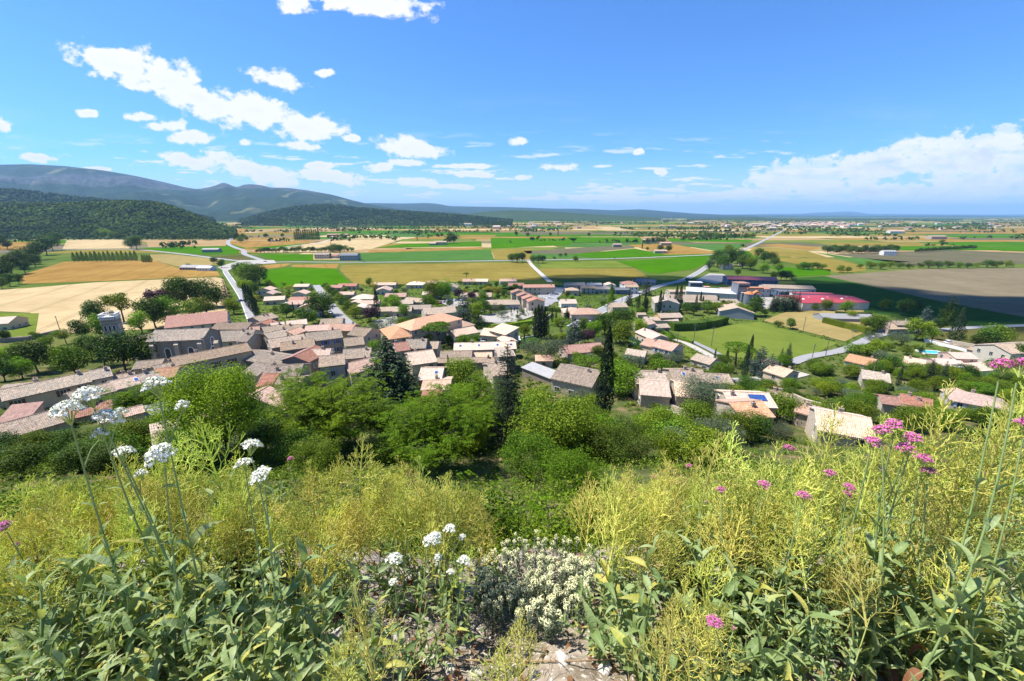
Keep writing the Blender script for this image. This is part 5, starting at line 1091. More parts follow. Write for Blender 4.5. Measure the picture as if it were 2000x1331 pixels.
car(hit(1290,783)+np.array([0,0,0]), -4, 'silver', 'silver-blue car parked above the stone parapet')
for i, (c, px) in enumerate(zip(['white','red','silver','white','azure','white','black','silver'], range(853, 906, 7))):
    car(hit(px, 594-.12*(px-853)), 80, c, {'red':'red car in the parking bays under the plane trees','azure':'bright blue car in the parking bays under the plane trees','black':'black car in the parking bays under the plane trees'}.get(c, c+' car in the parking bays under the plane trees'), 'cars in the parking bays')
for i, (px, py, c) in enumerate([(1075,572,'white'),(1078,578,'silver'),(1074,585,'white'),(1067,568,'azure'),(1057,570,'red')]): car(hit(px, py), 10, c, c.replace('azure','blue')+' car on the car park of the terraced flats', 'cars by the terraced flats')
for px, py, dg, c, lb in [(22,630,8,'silver','silver car beside the low cream house'),(940,670,4,'white','white car in the tile-roofed house yard'),(670,591,-30,'white','white car under the street trees'),(645,613,-40,'silver','silver car beside the oak on the estate street'),(518,512.5,5,'black','black car at the road junction'),(482,514,8,'silver','silver car turning at the road junction'),(711,512,0,'black','dark car on the valley main road'),(1200,505.5,0,'black','dark car near the lone bush on the bypass'),(470,590,70,'blue','dark blue car on the village street'),(770,668,60,'white','white car in the schoolyard'),(1240,645,20,'black','dark car by the red awning'),(1852,672,10,'white','white van-like car at the terraced garden')]:
    car(hit(px, py), dg, c, lb)
M_POLE = plain('pole_wood', (.16,.13,.105), .9)
def pole(px, py, hm, label, arm=True):
    p = hit(px, py); rt = obj('utility_pole', None, None, tuple(p)); tag(rt, label, 'pole', 'utility poles along the lanes')
    a = MB(); a.tube([(0,0,-.6),(0,0,hm*.5),(0,0,hm)], [.16,.13,.10], 8); a.obj('shaft', M_POLE, rt)
    b = MB(); b.box(-.7,.7,-.05,.05,hm-.6,hm-.5); b.obj('crossarm', M_POLE, rt)
    for x in (-.6, 0, .6): c = MB(); c.cyl(x, 0, hm-.5, hm-.32, .05, .03, 6); c.obj('insulator', WM['white'], rt)
for px, py, hm, lb in [(1354,672,9,'tall pole beside the chalk driveway'),(1389,678,9,'pole at the meadow end of the driveway'),(1568,649,8,'lone pole in the dry meadow'),(1612,696,8,'pole beside the orange-roofed house lane'),(1586,700,6,'short pole at the lane bend'),(1319,696,9,'pole beside the beige villa gable'),(1733,655,8,'pole at the lane junction house'),(1744,650,8,'second pole at the lane junction house'),(1214,598,9,'pole beside the stone tower house'),(1145,612,8,'pole by the broad pink villa'),(118,648,7,'pole at the wheat corner'),(1702,742,7,'pole below the grey gable roof'),(1072,620,7,'lamp post by the clipped hedge'),(1420,600,8,'pole before the works')]: pole(px, py, hm, lb)
mp_ = hit(1017, 617); rt = obj('memorial_cross', None, None, tuple(mp_)); tag(rt, 'stone memorial cross on the paved square', 'memorial'); a = MB(); a.box(-1.2,1.2,-1.2,1.2,0,.6); a.box(-.7,.7,-.7,.7,.6,1.8); a.obj('plinth', WM['stone'], rt); b = MB(); b.box(-.25,.25,-.25,.25,1.8,5.2); b.box(-.9,.9,-.22,.22,4.0,4.5); b.obj('cross', WM['stone'], rt)
M_AWN = plain('awning_red', (.28,.03,.04), .7); p = hit(1222, 660); rt = obj('garden_awning', None, None, tuple(p), (0,0,.2)); tag(rt, 'dark red garden awning beside a green fence', 'awning'); a = MB(); a.add([(-2.2,-1.6,2.2),(2.2,-1.6,2.2),(2.2,1.6,2.2),(-2.2,1.6,2.2),(-.6,0,2.9),(.6,0,2.9)], [(0,1,5,4),(1,2,5),(2,3,4,5),(3,0,4)]); a.obj('canopy', M_AWN, rt)
for x in (-2, 2):
    for y in (-1.4, 1.4): c = MB(); c.cyl(x, y, 0, 2.25, .05, n=6); c.obj('post', M_METAL, rt)
wall_line([(1225,660),(1258,680),(1276,692)], 1.7, .12, plain('fence_green', (.02,.07,.05), .7), 'green mesh fence beside the lap pool', 'fence', 'fence')
M_PARA = plain('parasol_white', (.72,.7,.66), .8)
for px, py in [(553,593),(560,599),(548,586)]:
    p = hit(px, py); rt = obj('parasol', None, None, tuple(p)); tag(rt, 'white parasol in the pale-roofed villa garden', 'parasol', 'white parasols in the villa garden'); a = MB(); a.cyl(0,0,2.1,2.7,1.9,.05,8); a.obj('canopy', M_PARA, rt); b = MB(); b.cyl(0,0,0,2.2,.04,n=6); b.obj('pole', M_METAL, rt)
# ------------------------------------------------------------------ trees and shrubs where the photograph has them
def PN(seed, leaf, **k): return proto_broad(seed, k.pop('n_', 8500), leaf=leaf, size=k.pop('size', .25), **k)
PT['nround'] = [PN(211, 'mid', Ht=7, Wd=6.5, clumps=44, bare=.12), PN(212, 'mid', Ht=7, Wd=7.2, clumps=50, bare=.1)]; PT['ndark'] = [PN(213, 'dark', Ht=7, Wd=6.8, clumps=46, bare=.1)]
PT['nlime'] = [PN(214, 'lime', Ht=7, Wd=6.6, clumps=40, bare=.12, n_=7000)]; PT['ngrey'] = [PN(215, 'grey', Ht=5, Wd=5, clumps=36, bare=.12, size=.17, asp=.4, n_=7500)]
for a_, b_ in (('nround','round'),('ndark','dark'),('nlime','lime'),('ngrey','olive')): KIND[a_] = KIND[b_]
G1 = 'trees of the church park'; w1 = 'in the park behind the church'
for k, x, y, h in [('round',190,634,50),('airy',243,630,60),('conifer',281,608,28),('dark',305,642,62),('purple',318,612,50),('dark',365,607,68),('round',330,637,58),('dark',400,602,58),('conifer',447,602,60),('lime',457,614,34),('round',405,617,38),('lime',278,652,46),('lime',200,664,52),('round',165,664,42),('dark',345,600,40),('round',425,600,40),('round',380,622,38)]: T(k, x, y, h, w1, G1)
for k, x, y, h in [('lime',30,716,46),('dark',75,728,66),('round',150,738,68),('dark',205,716,62),('dark',245,724,80),('dark',285,720,70),('dark',180,704,52),('dark',315,700,40),('round',110,718,40),('lime',45,740,44),('round',10,745,50),('airy',100,680,26),('airy',130,672,30),('shrub',60,690,14),('shrub',90,672,12),('shrub',35,682,12),('limeshrub',120,690,14),('dark',12,668,24),('dark',395,690,24),('lime',345,690,20)]: T(k, x, y, h, 'between the church and the hill street', 'trees between church and hill street')
for x, y, h in [(8,550,42),(24,538,40),(42,526,38),(60,517,36),(78,508,36),(92,499,34),(104,490,30),(112,480,26),(118,474,20),(20,560,26),(38,556,22),(5,565,24),(70,522,26),(50,535,26)]: T('dark', x, y, h, 'in the belt between field and bypass', 'tree belt along the fields')
for i in range(15): T('poplar', 146+i*8.6, 511-.1*i, 17+(i%3), 'of the windbreak above the barley', 'windbreak of clipped poplars', 1.5)
for i in range(4): T('poplar', 280+i*5, 513, 15, 'at the end of the windbreak above the barley', 'windbreak end poplars', 1.5)
for k, x, y, h in [('dark',268,488,28),('dark',258,487,22),('dark',0,487,30),('round',15,488,22),('round',195,466,17),('lime',207,466,20),('round',220,467,15),('round',232,468,14),('dark',340,468,12),('dark',418,516,14),('round',433,524,18),('shrub',370,524,8)]: T(k, x, y, h, 'beside the curving bypass', 'trees beside the bypass')
for x in range(355, 445, 11): T('dark', x, 459+(x%3), 11+(x%4), 'in the hedge on the wooded slope foot', 'hedge trees at the slope foot')
for k, x, y, h in [('dark',463,470,15),('dark',472,470,12),('round',470,475,13),('round',482,471,10)]: T(k, x, y, h, 'beside the winding road bend', 'trees at the winding road bend')
for i in range(12): T('poplar', 577+i*4.2, 470.5-.1*i, 19+(i%3)*1.5, 'in the row by the pale shed', 'row of poplars by the pale shed', .9)
for i in range(26): T('shrub' if i%3 else 'dark', 502+i*7.4, 494.5-.1*i, 7+(i%4)*1.4, 'in the hedge behind the bright crop', 'hedge behind the bright crop')
for k, x, y, h in [('dark',655,494,18),('dark',664,496,18),('conifer',648,492,20),('dark',700,504,10),('dark',878,476,16),('dark',886,476,17),('round',870,478,12),('conifer',892,468,14),('poplar',815,471,8),('round',683,473,8)]: T(k, x, y, h, 'sheltering a farm in the valley fields', 'farm shelter trees')
for k, x, y, h in [('dark',1000,513,18),('dark',1010,514,20),('dark',1020,513,20),('dark',1042,514,15),('dark',1052,515,17),('dark',1060,514,15),('round',1124,512,12),('shrub',1083,507,5),('shrub',1095,502,6),('shrub',1105,501,6)]: T(k, x, y, h, 'in the dark clump by the chalk lane', 'dark clump by the chalk lane')
for k, x, y, h in [('cypress',1254,487,14),('round',1264,490,8),('dark',1290,492,14),('dark',1300,494,10),('dark',1306,493,14),('dark',1265,476,11),('dark',1275,476,12),('dark',1285,476,13),('dark',1295,476,12),('cypress',1090,461,12),('dark',1008,462,10),('round',1030,463,9),('round',1075,462,8),('dark',1150,463,8)]: T(k, x, y, h, 'standing in the open valley crops', 'lone valley trees')
for i in range(20): T('poplar' if i%4==0 else 'round', 1336+i*7, 466+(i%3), 9+(i*7%5), 'in the loose row beyond the gold field', 'loose tree row beyond the gold field')
for k, x, y, h in [('dark',1400,522,34),('dark',1412,526,30),('round',1428,520,34),('dark',1440,515,30),('round',1450,525,30),('lime',1465,528,28),('dark',1480,505,20),('round',1492,514,24),('dark',1505,512,20),('dark',1512,520,18),('lime',1490,534,22),('round',1520,532,18),('round',1420,500,22),('dark',1385,530,22),('dark',1440,540,16),('lime',1510,548,18),('dark',1525,548,20),('dark',1535,548,20),('shrub',1545,546,10)]: T(k, x, y, h, 'in the grove beside the straight road', 'grove beside the straight road')
for i in range(24): T('dark', 1610+i*6, 492+(i*5%7)*.8, 12+(i*3%6), 'in the copse round the farm roofs', 'copse trees round the farm')
for i in range(26): T('dark', 1788+i*4.6, 494-i*.28, 7+(i%3), 'in the straight dark hedge on the plain', 'straight dark hedge trees')
for i in range(22): T('shrub', 1560+i*9 if i < 6 else 1680+(i-6)*19, 526-i*.2+(i%3), 9+(i*5%6), 'in the bush row edging the bare soil', 'bush row edging the bare soil')
for k, x, y, h in [('round',1640,533,15),('round',1655,533,12)]: T(k, x, y, h, 'beside the dark crop corner', 'bushes at the dark crop corner')
# estate and village trees
for k, x, y, h in [('dark',478,552,40),('round',488,556,42),('dark',508,557,42),('conifer',497,552,36),('lime',473,568,22),('lime',484,572,26),('round',497,575,24)]: T(k, x, y, h, 'at the junction end of the village street', 'trees at the street end')
for x, y, h in [(486,602,46),(493,610,50),(499,618,52),(506,632,50),(480,592,36)]: T('cypress', x, y, h, 'in the row lining the village street', 'cypress row along the street')
for i, (x, y, h) in enumerate([(641,571,15),(648,578,17),(655,585,19),(663,593,21),(673,603,24),(685,612,26),(636,565,13),(694,622,26)]): T('round', x, y, h, 'of the row shading the residential street', 'young street trees', 1.1)
for k, x, y, h, wd in [('round',632,618,50,1.15),('dark',645,600,22,1),('cypress',574,612,22,1),('cypress',586,610,18,1),('cypress',738,624,58,1),('purple',725,630,32,1),('lime',772,612,38,1),('lime',848,586,40,1),('lime',868,586,42,1),('round',838,606,32,1),('purple',895,586,22,1),('purple',921,588,19,1),('round',944,592,24,1),('cedar',906,640,72,.75),('lime',932,634,46,1.1),('round',946,616,34,1),('round',925,612,30,1),('umbrella',856,676,46,1.25),('lime',811,674,32,1.2),('lime',838,674,24,1.2),('umbrella',911,546,13,1),('lime',790,622,30,1),('olive',970,606,16,1),('lime',700,606,14,1),('cypress',667,596,16,1),('cypress',672,597,15,1),('lime',722,560,18,1),('round',600,638,38,1.2),('lime',612,632,26,1),('round',560,620,30,1),('olive',745,656,32,1),('lime',720,628,20,1),('limeshrub',660,668,22,1.2)]: T(k, x, y, h, 'among the estate houses', 'trees among the estate houses', wd)
for i in range(12): T('cypress', 993+i*3.1+(i%2)*2, 607+(i*7%9), 10, 'clipped small around the memorial square', 'small cypresses round the memorial', .8)
for i, (x, y, h) in enumerate([(1045,660,58),(1051,662,66),(1057,662,64),(1063,660,58),(1068,657,46),(1078,628,26)]): T('cypress', x, y, h, 'in the tight clump behind the stone wall', 'tight cypress clump')
for k, x, y, h, wd in [('cedar',1120,676,58,1.0),('purple',1148,672,30,1.1),('poplar',1191,614,58,.9),('conifer',1228,597,36,1.0),('conifer',1262,577,34,1.3),('conifer',1107,622,26,1.1),('conifer',1127,622,22,1),('cypress',1086,625,20,1),('olive',1075,708,58,1.0),('olive',1045,702,44,1.0),('dark',1195,640,34,1),('dark',1215,640,40,1.1),('round',1180,655,44,1.1),('round',1210,672,48,1.1),('lime',1160,660,36,1.1),('round',1140,650,32,1),('lime',1250,655,34,1),('umbrella',1150,736,40,1.5),('cypress',1024,676,24,.9),('cypress',876,728,36,.8),('nround',904,752,50,1.35),('nlime',648,676,22,1.2),('lime',925,680,30,1.2)]: T(k, x, y, h, 'in the gardens below the square', 'trees in the gardens below the square', wd)
for i, (x, y, h) in enumerate([(1246,612,36),(1258,612,40),(1262,612,30),(1287,612,44),(1292,610,34),(1318,606,46),(1326,607,48),(1306,606,28),(1358,606,30),(1366,604,34),(1371,604,26),(1400,604,26)]): T('cypress', x, y, h, 'along the grey factory halls', 'cypresses along the factory')
for i in range(11): T('conifer', 1506+i*5, 609-(i%3), 34+(i*5%9), 'in the dark block before the crimson roof', 'dark conifer block')
for k, x, y, h in [('round',1472,618,40),('lime',1445,618,28),('round',1425,612,26),('lime',1398,614,26),('round',1380,612,26),('round',1355,616,26),('dark',1412,606,20),('lime',1460,620,24),('round',1493,617,14),('shrub',1520,640,12),('round',1543,643,22),('round',1535,615,0.1),('round',1590,607,16),('lime',1613,607,24),('round',1650,612,26),('round',1340,612,22),('dark',1478,602,20)]:
    if h > 1: T(k, x, y, h, 'along the meadow behind the factory', 'trees along the meadow')
for k, x, y, h, wd in [('round',1706,648,34,1.2),('lime',1690,642,26,1.2),('round',1660,626,20,1),('dark',1690,600,18,1),('round',1725,607,24,1),('dark',1762,618,36,1),('dark',1780,612,30,1),('cedar',1802,644,46,.9),('cedar',1848,634,54,.9),('round',1835,646,26,1),('fatcypress',1862,670,68,.85),('lime',1788,666,46,1.15),('lime',1820,664,24,1.2),('round',1925,676,38,1.3),('round',1945,672,38,1.3),('dark',1905,678,26,1.2),('olive',1700,676,30,1),('lime',1710,694,34,1),('olive',1760,676,30,1.2),('greyshrub',1728,704,18,1.4),('round',1770,693,16,1.3),('shrub',1690,694,20,1.4),('shrub',1670,690,18,1.4),('dark',1735,724,32,1.2),('dark',1990,716,46,1.2),('dark',1942,734,34,1.2),('cypress',1752,756,40,1.2),('conifer',1812,745,46,1.2),('conifer',1838,748,44,1.2),('conifer',1845,740,30,1.2),('ndark',1880,742,30,1.3),('nround',1880,770,26,1)]: T(k, x, y, h, 'around the terraced garden houses', 'trees round the terraced garden', wd)
for k, x, y, h, wd in [('cypress',1461,712,58,1.0),('cypress',1452,740,66,1.0),('cypress',1395,706,26,1),('cypress',1418,712,34,1),('conifer',1536,712,44,1.2),('conifer',1524,708,30,1),('umbrella',1436,716,46,1.3),('cedar',1480,735,60,1.0),('cedar',1500,742,52,1),('cypress',1517,740,36,.9),('cypress',1541,742,30,.9),('cypress',1249,716,22,.9),('ngrey',1372,800,70,1.3),('ngrey',1395,792,44,1.3),('nlime',1210,770,66,1.3),('nlime',1185,745,40,1.2),('round',1170,702,30,1.2),('nround',1362,842,56,1.3),('greyshrub',1235,716,20,1.4),('limeshrub',1290,724,22,1.6)]: T(k, x, y, h, 'on the terraces above the farm roofs', 'trees on the terraces', wd)
# the tall cypress, the big conifers and the near trees, one of a kind each
plant('cypress', hit(1178,822), 190*depth_of(hit(1178,822))/FPX, 'tallest slender black-green cypress on the slope', wide=1.05)
c1 = hit(762,778); plant('conifer', c1, 130*depth_of(c1)/FPX, 'broad dark conifer rising in front of the village roofs', wide=1.45, proto=proto_conifer(301, Ht=14, Wd=12, tiers=30, size=.45, per=80, droop=.30))
c1 = hit(992,872); plant('conifer', c1, 215*depth_of(c1)/FPX, 'tall ragged dark cypress beside the locust trees', proto=proto_conifer(302, Ht=14, Wd=5.2, tiers=34, size=.26, per=34, droop=-.2, leaf='cypr', taper=.6))
c1 = hit(452,898); plant('nround', c1, 192*depth_of(c1)/FPX, 'big bright green broadleaf tree before the rooftops', proto=proto_broad(303, 26000, 10, 9.6, .2, 64, .14, 'lime', .6, BARK, .19))
for i, (x, y, h, wd, lb) in enumerate([(832,925,150,1.25,'feathery locust tree with dark trunk above the bare slope'),(655,880,140,1.3,'spreading feathery locust tree before the village core'),(905,872,128,1.25,'feathery locust tree beside the ragged cypress'),(745,870,90,1.2,'low feathery locust tree between the two larger ones'),(600,840,110,1.0,'feathery locust tree at the edge of the roofs'),(275,822,70,1.3,'small lime-green locust by the hill street roofs')]):
    c1 = hit(x, y); plant('lime', c1, 1.2*h*depth_of(c1)/FPX, lb, wide=wd*.95, name='locust_tree', cat='tree', proto=proto_sprays(310+i%4, 7, 7.2, 2300, fr=.34, lf=.13))
for i, (x, y, h, wd, kd, lb) in enumerate([(1070,905,150,1.2,'mid','leafy wild plum tree with bare twigs poking out'),(1030,940,110,1.1,'mid','bushy wild plum below the ragged cypress'),(1150,880,90,1.2,'mid','bushy green tree at the foot of the tall cypress'),(1210,905,90,1.4,'dark','dense evergreen oak bush on the slope'),(1120,960,95,1.4,'lime','bright bush above the flowering ledge'),(580,905,80,1.2,'dark','dark glossy bush below the locust trees'),(620,930,90,1.2,'mid','leafy bush behind the yellow seed heads'),(1290,870,80,1.4,'mid','round bush below the parked car'),(1330,900,70,1.4,'grey','grey-leaved bush on the slope')]):
    c1 = hit(x, y); plant('round', c1, h*depth_of(c1)/FPX, lb, wide=wd, name='wild_plum' if 'plum' in lb else 'bush', cat='tree' if 'tree' in lb or 'plum' in lb else 'bush', proto=proto_broad(330+i, 11000, 6, 6.2, .15, 52, .08, kd, .55, BARKD, .17))
for x, y, h in [(20,905,60),(75,900,56),(130,892,52),(180,885,48),(235,872,44),(290,868,46),(345,880,50),(50,930,60),(160,920,56),(380,905,50),(520,880,60),(560,850,50)]: T('nround' if x%2 else 'ndark', x, y, h, 'right under the rough-tiled roof', 'scrub trees under the rough-tiled roof', 1.25)
# scattered garden and slope trees
FA = np.array(FOOT); RP = np.concatenate([np.column_stack([np.array([p[:2] for p in pw]), np.full(len(pw), wd)]) for pw, wd in ROADS])
RSEG = [(np.array(a[:2]), np.array(b[:2]), wd) for pw, wd in ROADS for a, b in zip(pw[:-1], pw[1:])]
def clear(x, y, r):
    dx, dy = x-FA[:,0], y-FA[:,1]; c, s_ = np.cos(FA[:,2]), np.sin(FA[:,2])
    if np.any((np.abs(dx*c+dy*s_) < FA[:,3]/2+r) & (np.abs(-dx*s_+dy*c) < FA[:,4]/2+r)): return False
    for a, b, wd in RSEG:
        d = b-a; t_ = np.clip(np.dot(np.array([x, y])-a, d)/np.dot(d, d), 0, 1); q = a+d*t_
        if np.hypot(x-q[0], y-q[1]) < wd/2+r*.6: return False
    return True
SR = np.random.default_rng(5)
def scatter(x0, x1, y0, y1, n_, kinds, h0, h1, where, group, sep=.6, wide=1.1, ok=None):
    k_ = 0
    for _ in range(n_*6):
        if k_ >= n_: break
        px, py = SR.uniform(x0, x1), SR.uniform(y0, y1)
        if ok and not ok(px, py): continue
        p = hit(px, py); h = SR.uniform(h0, h1)
        if not clear(p[0], p[1], h*.22): continue
        if any((p[0]-a)**2+(p[1]-b)**2 < (sep*(h+c)*.4)**2 for a, b, c in PLANTED): continue
        kd = kinds[SR.integers(len(kinds))]; plant(kd, p, h*(.55 if 'shrub' in kd else 1), KIND[kd][2]+' '+where, group, wide); k_ += 1
    return k_
cnt = [scatter(500,1010,556,622,110,['round','lime','round','shrub','limeshrub','dark','olive','broom'],2.6,6,'in the hedged estate gardens','garden trees of the estate'),
 scatter(700,1090,606,700,26,['round','lime','shrub','olive'],2.6,6,'near the school and square','trees near the school'),
 scatter(1080,1330,572,720,70,['round','lime','dark','round','shrub','olive','greyshrub'],2.4,5.5,'in the gardens down the middle slope','garden trees of the middle slope',.55),
 scatter(1400,2000,700,860,105,['nround','ndark','nround','nlime','shrub','nlime','nround','ngrey','nround'],2.6,5.4,'in the thicket on the far slope','thicket trees',.5,1.25,lambda x, y: y > 700+.06*(x-1400) and not (x > 1900 and y < 730)),
 scatter(480,1440,790,915,70,['nround','nlime','nlime','shrub','nround','ngrey'],3.0,5.8,'on the scrubby slope under the ledge','scrub trees of the slope',.5,1.25),
 scatter(0,480,825,925,34,['nround','ndark','shrub','greyshrub'],2.2,4,'in the scrub below the hill street','scrub below the hill street',.5,1.3,lambda x, y: y > 890-.11*x),
 scatter(0,140,655,720,14,['shrub','limeshrub','round'],2,4,'in the walled kitchen gardens','kitchen garden shrubs'),
 scatter(1660,1900,640,720,22,['shrub','greyshrub','limeshrub','round'],1.8,4,'in the terraced garden beds','terraced garden shrubs')]
print('scatter', cnt)
# clipped and rough hedges
def hedge(pts, h, th, leaf, label, dens=26, size=.3):
    P = [hit(*p) for p in pts]; o0 = P[0]; rg = np.random.default_rng(len(label)); pos, nr = [], []; core = MB()
    for a, b in zip(P[:-1], P[1:]):
        d = b-a; ln = float(np.hypot(d[0], d[1])); n_ = int(ln*(2*h+th)*dens/2); an = atan2(d[1], d[0]); t_ = rg.uniform(0, 1, n_); f_ = rg.uniform(0, 2*h+th, n_)
        side = np.where(f_ < h, -1, np.where(f_ < 2*h, 1, 0)); z = np.where(side < 0, f_, np.where(side > 0, f_-h, h)); off = np.where(side == 0, rg.uniform(-.5, .5, n_)*th, side*th/2)+rg.normal(0, .06, n_)
        x = a[0]+d[0]*t_-sin(an)*off; y = a[1]+d[1]*t_+cos(an)*off; pos.append(np.column_stack([x-o0[0], y-o0[1], ground(x, y)-o0[2]+z+rg.normal(0, .07, n_)])); nr.append(np.column_stack([-sin(an)*side, cos(an)*side, np.where(side == 0, 1., .25)])+rg.normal(0, .35, (n_, 3)))
        m = max(1, int(ln/5))
        for i in range(m):
            A, B = a+d*i/m, a+d*(i+1)/m; za, zb = float(ground(A[0], A[1]))-o0[2], float(ground(B[0], B[1]))-o0[2]; nx, ny = -sin(an)*th*.42, cos(an)*th*.42
            vs = [(q[0]-o0[0]+s_*nx, q[1]-o0[1]+s_*ny, zq+zz) for zz in (-.2, h*.92) for q, zq in ((A, za), (B, zb)) for s_ in (1, -1)]
            core.add(vs, [(0,2,6,4),(3,1,5,7),(4,6,7,5),(0,4,5,1),(2,3,7,6)])
    V = leaf_quads(np.concatenate(pos), np.concatenate(nr), size, rg, .6)
    rt = obj('hedge', None, None, tuple(o0)); tag(rt, label, 'hedge'); core.obj('branches', LM[leaf], rt); obj('foliage', mesh('foliage', V, quads(V), [LM[leaf]]), rt)
hedge([(1608,631),(1650,642),(1692,652),(1705,656)], 3.4, 2.4, 'mid', 'tall clipped green hedge beside the dry meadow')
hedge([(1630,616),(1660,619),(1700,618)], 2.6, 1.6, 'dark', 'low dark hedge behind the clipped one')
hedge([(1310,646),(1345,645),(1385,640),(1415,632)], 4.2, 4.5, 'dark', 'long rounded dark hedge along the mown meadow', 18, .4)
hedge([(1062,607),(1100,611)], 2.4, 3.0, 'dark', 'square dark hedge in front of the white cottage')
hedge([(960,642),(1000,638),(1040,632)], 1.8, 2.0, 'lime', 'bright garden hedge above the pale villa')
hedge([(700,655),(735,650),(760,646)], 1.5, 2.0, 'lime', 'lime hedge along the schoolyard lane')
hedge([(1286,647),(1320,663),(1352,672)], 1.4, 1.6, 'mid', 'mixed flowering hedge up the driveway')
hedge([(925,578),(960,570),(1005,566)], 2.6, 2.2, 'dark', 'dark hedge before the stepped flats')
hedge([(1340,548),(1370,556),(1385,560)], 2.2, 2.4, 'dark', 'roadside hedge above the works')
hedge([(1855,726),(1900,722)], 1.6, 2.4, 'lime', 'flat-topped hedge below the white garage')
# scrub that nobody could count
def in_clear(P, r):
    keep = np.ones(len(P), bool)
    for (cx, cy, an, w, d) in FOOT:
        dx, dy = P[:,0]-cx, P[:,1]-cy; keep &= ~((np.abs(dx*cos(an)+dy*sin(an)) < w/2+r) & (np.abs(-dx*sin(an)+dy*cos(an)) < d/2+r))
    for a, b, wd in RSEG:
        d = b-a; t_ = np.clip(((P[:,0]-a[0])*d[0]+(P[:,1]-a[1])*d[1])/np.dot(d, d), 0, 1); keep &= np.hypot(P[:,0]-a[0]-d[0]*t_, P[:,1]-a[1]-d[1]*t_) > wd/2+r
    return P[keep]
def strew(n_, y0, y1, seed, pw=1.0, r=.4, xr=(-1.45, 1.45)):
    rg = np.random.default_rng(seed); y = y0+(y1-y0)*rg.uniform(0, 1, n_)**pw; x = rg.uniform(xr[0], xr[1], n_)*(y+4)
    m = np.array([mnoise.noise(Vector((a*.12, b*.12, seed))) for a, b in zip(x, y)]); k = m+rg.uniform(-.25, .5, n_) > -.05; x, y = x[k], y[k]
    P = in_clear(np.column_stack([x, y, ground(x, y)]), r); keep = np.ones(len(P), bool)
    for q in FPOLY:                                  # not in the crops
        c_ = np.zeros(len(P), bool); j = len(q)-1
        for i in range(len(q)):
            c_ ^= ((q[i,1] > P[:,1]) != (q[j,1] > P[:,1])) & (P[:,0] < (q[j,0]-q[i,0])*(P[:,1]-q[i,1])/(q[j,1]-q[i,1]+1e-9)+q[i,0]); j = i
        keep &= ~c_
    return P[keep]
M_SCR = leafmat('scrub_leaves', [(.034,.068,.004), (.08,.135,.008), (.14,.205,.016), (.21,.26,.038)], .35, .6, 0, .1)
M_DRY = leafmat('dry_grass', [(.14,.11,.045), (.22,.17,.07), (.30,.24,.11), (.2,.19,.06)], .3, .7, 0)
def tufts(name, label, P, size, nq, mat, seed, asp=.5, ls=.3, up=.35):
    rg = np.random.default_rng(seed); n_ = len(P); s_ = size*rg.uniform(.5, 1.5, n_); e = fib(n_*nq, rg).reshape(n_, nq, 3); e[..., 2] = np.abs(e[..., 2])
    pos = (P[:, None]+e*(s_[:, None, None]*rg.uniform(.3, 1.0, (n_, nq, 1)))*np.array([.6,.6,.75])).reshape(-1, 3); V = leaf_quads(pos, e.reshape(-1, 3)+rg.normal(0, .5, (n_*nq, 3))+np.array([0,0,up]), ls, rg, asp)
    tag(obj(name, mesh(name, V, quads(V), [mat])), label, None, None, 'stuff')
tufts('undergrowth', 'leafy scrub covering the slope between trees', strew(9000, 15, 80, 21, 1.3), 1.3, 20, M_SCR, 21, .6, .26)
tufts('undergrowth', 'low bramble and ivy just below the ledge', strew(5200, 3.4, 17, 22, 1.3), .55, 26, M_SCR, 22, .6, .085)
tufts('grass', 'dry grass tufts on the bare slope', strew(3000, 6, 40, 23, 1.2), .5, 16, M_DRY, 23, .12, .35, 0)
tufts('undergrowth', 'garden greenery between the village houses', strew(15000, 80, 345, 24, .9, .5, (-.72, 1.15)), 1.3, 14, M_SCR, 24, .7, .6)
# ------------------------------------------------------------------ the flowering ledge in front
FR = np.random.default_rng(404)
def leaf_mesh(name, mat, curve=.25, width=.36, fold=.16, n_=7, twist=0.0, tipd=0.0):
    V, f = [], []
    for i in range(n_):
        t_ = i/(n_-1); w = width*.5*max(.02, sin(pi*min(1, t_**.72))**.85)*(1 if t_ < .97 else .25); x = t_*(1-.12*abs(curve)); z = -curve*t_**2+.08*sin(pi*t_)-tipd*max(0, t_-.7)**2*6
        a = twist*t_
        V += [(x, -w*cos(a), z+w*fold/.5*.5-w*sin(a)), (x, 0, z), (x, w*cos(a), z+w*fold/.5*.5+w*sin(a))]
    for i in range(n_-1):
        for k in range(2): f.append((i*3+k, (i+1)*3+k, (i+1)*3+k+1, i*3+k+1))
    return mesh(name, V, f, [mat], smooth_=True)
def valerian_leaf_mat(name, stops, rough=.42, trans=.38):
    t = NT(name); oi = t.new('ShaderNodeObjectInfo').outputs['Random']; p = t.coord(); s_ = t.sep(p)
    c = t.ramp(oi, stops); n_ = t.noise(p, 3.5, 4, .6); v_ = t.noise(t.mapping(p, sc=(6,1.5,1)), 3, 2)
    c = t.mix(t.maprange(n_, .3, .7, 0, .5), c, t.mix(1, c, (1.25,1.25,1.3), 'MULTIPLY')); c = t.mix(t.maprange(t.math('ABSOLUTE', s_[1]), .006, .016, .55, 0), c, (.34,.40,.20))
    c = t.mix(t.math('MULTIPLY', t.maprange(t.math('ADD', s_[0], t.math('MULTIPLY', n_, .5)), 1.05, 1.3), .75), c, (.26,.17,.06))
    t.bump(v_, .25, .02); t.done(c, rough, .22)
    tr = t.new('ShaderNodeBsdfTranslucent'); t.l.new(t.mix(.7, c, (1.0,1.0,.28), 'MULTIPLY'), tr.inputs[0]); mx = t.new('ShaderNodeMixShader'); mx.inputs[0].default_value = trans
    t.l.new(t.b.outputs[0], mx.inputs[1]); t.l.new(tr.outputs[0], mx.inputs[2]); t.l.new(mx.outputs[0], t.out.inputs[0]); return t.mat
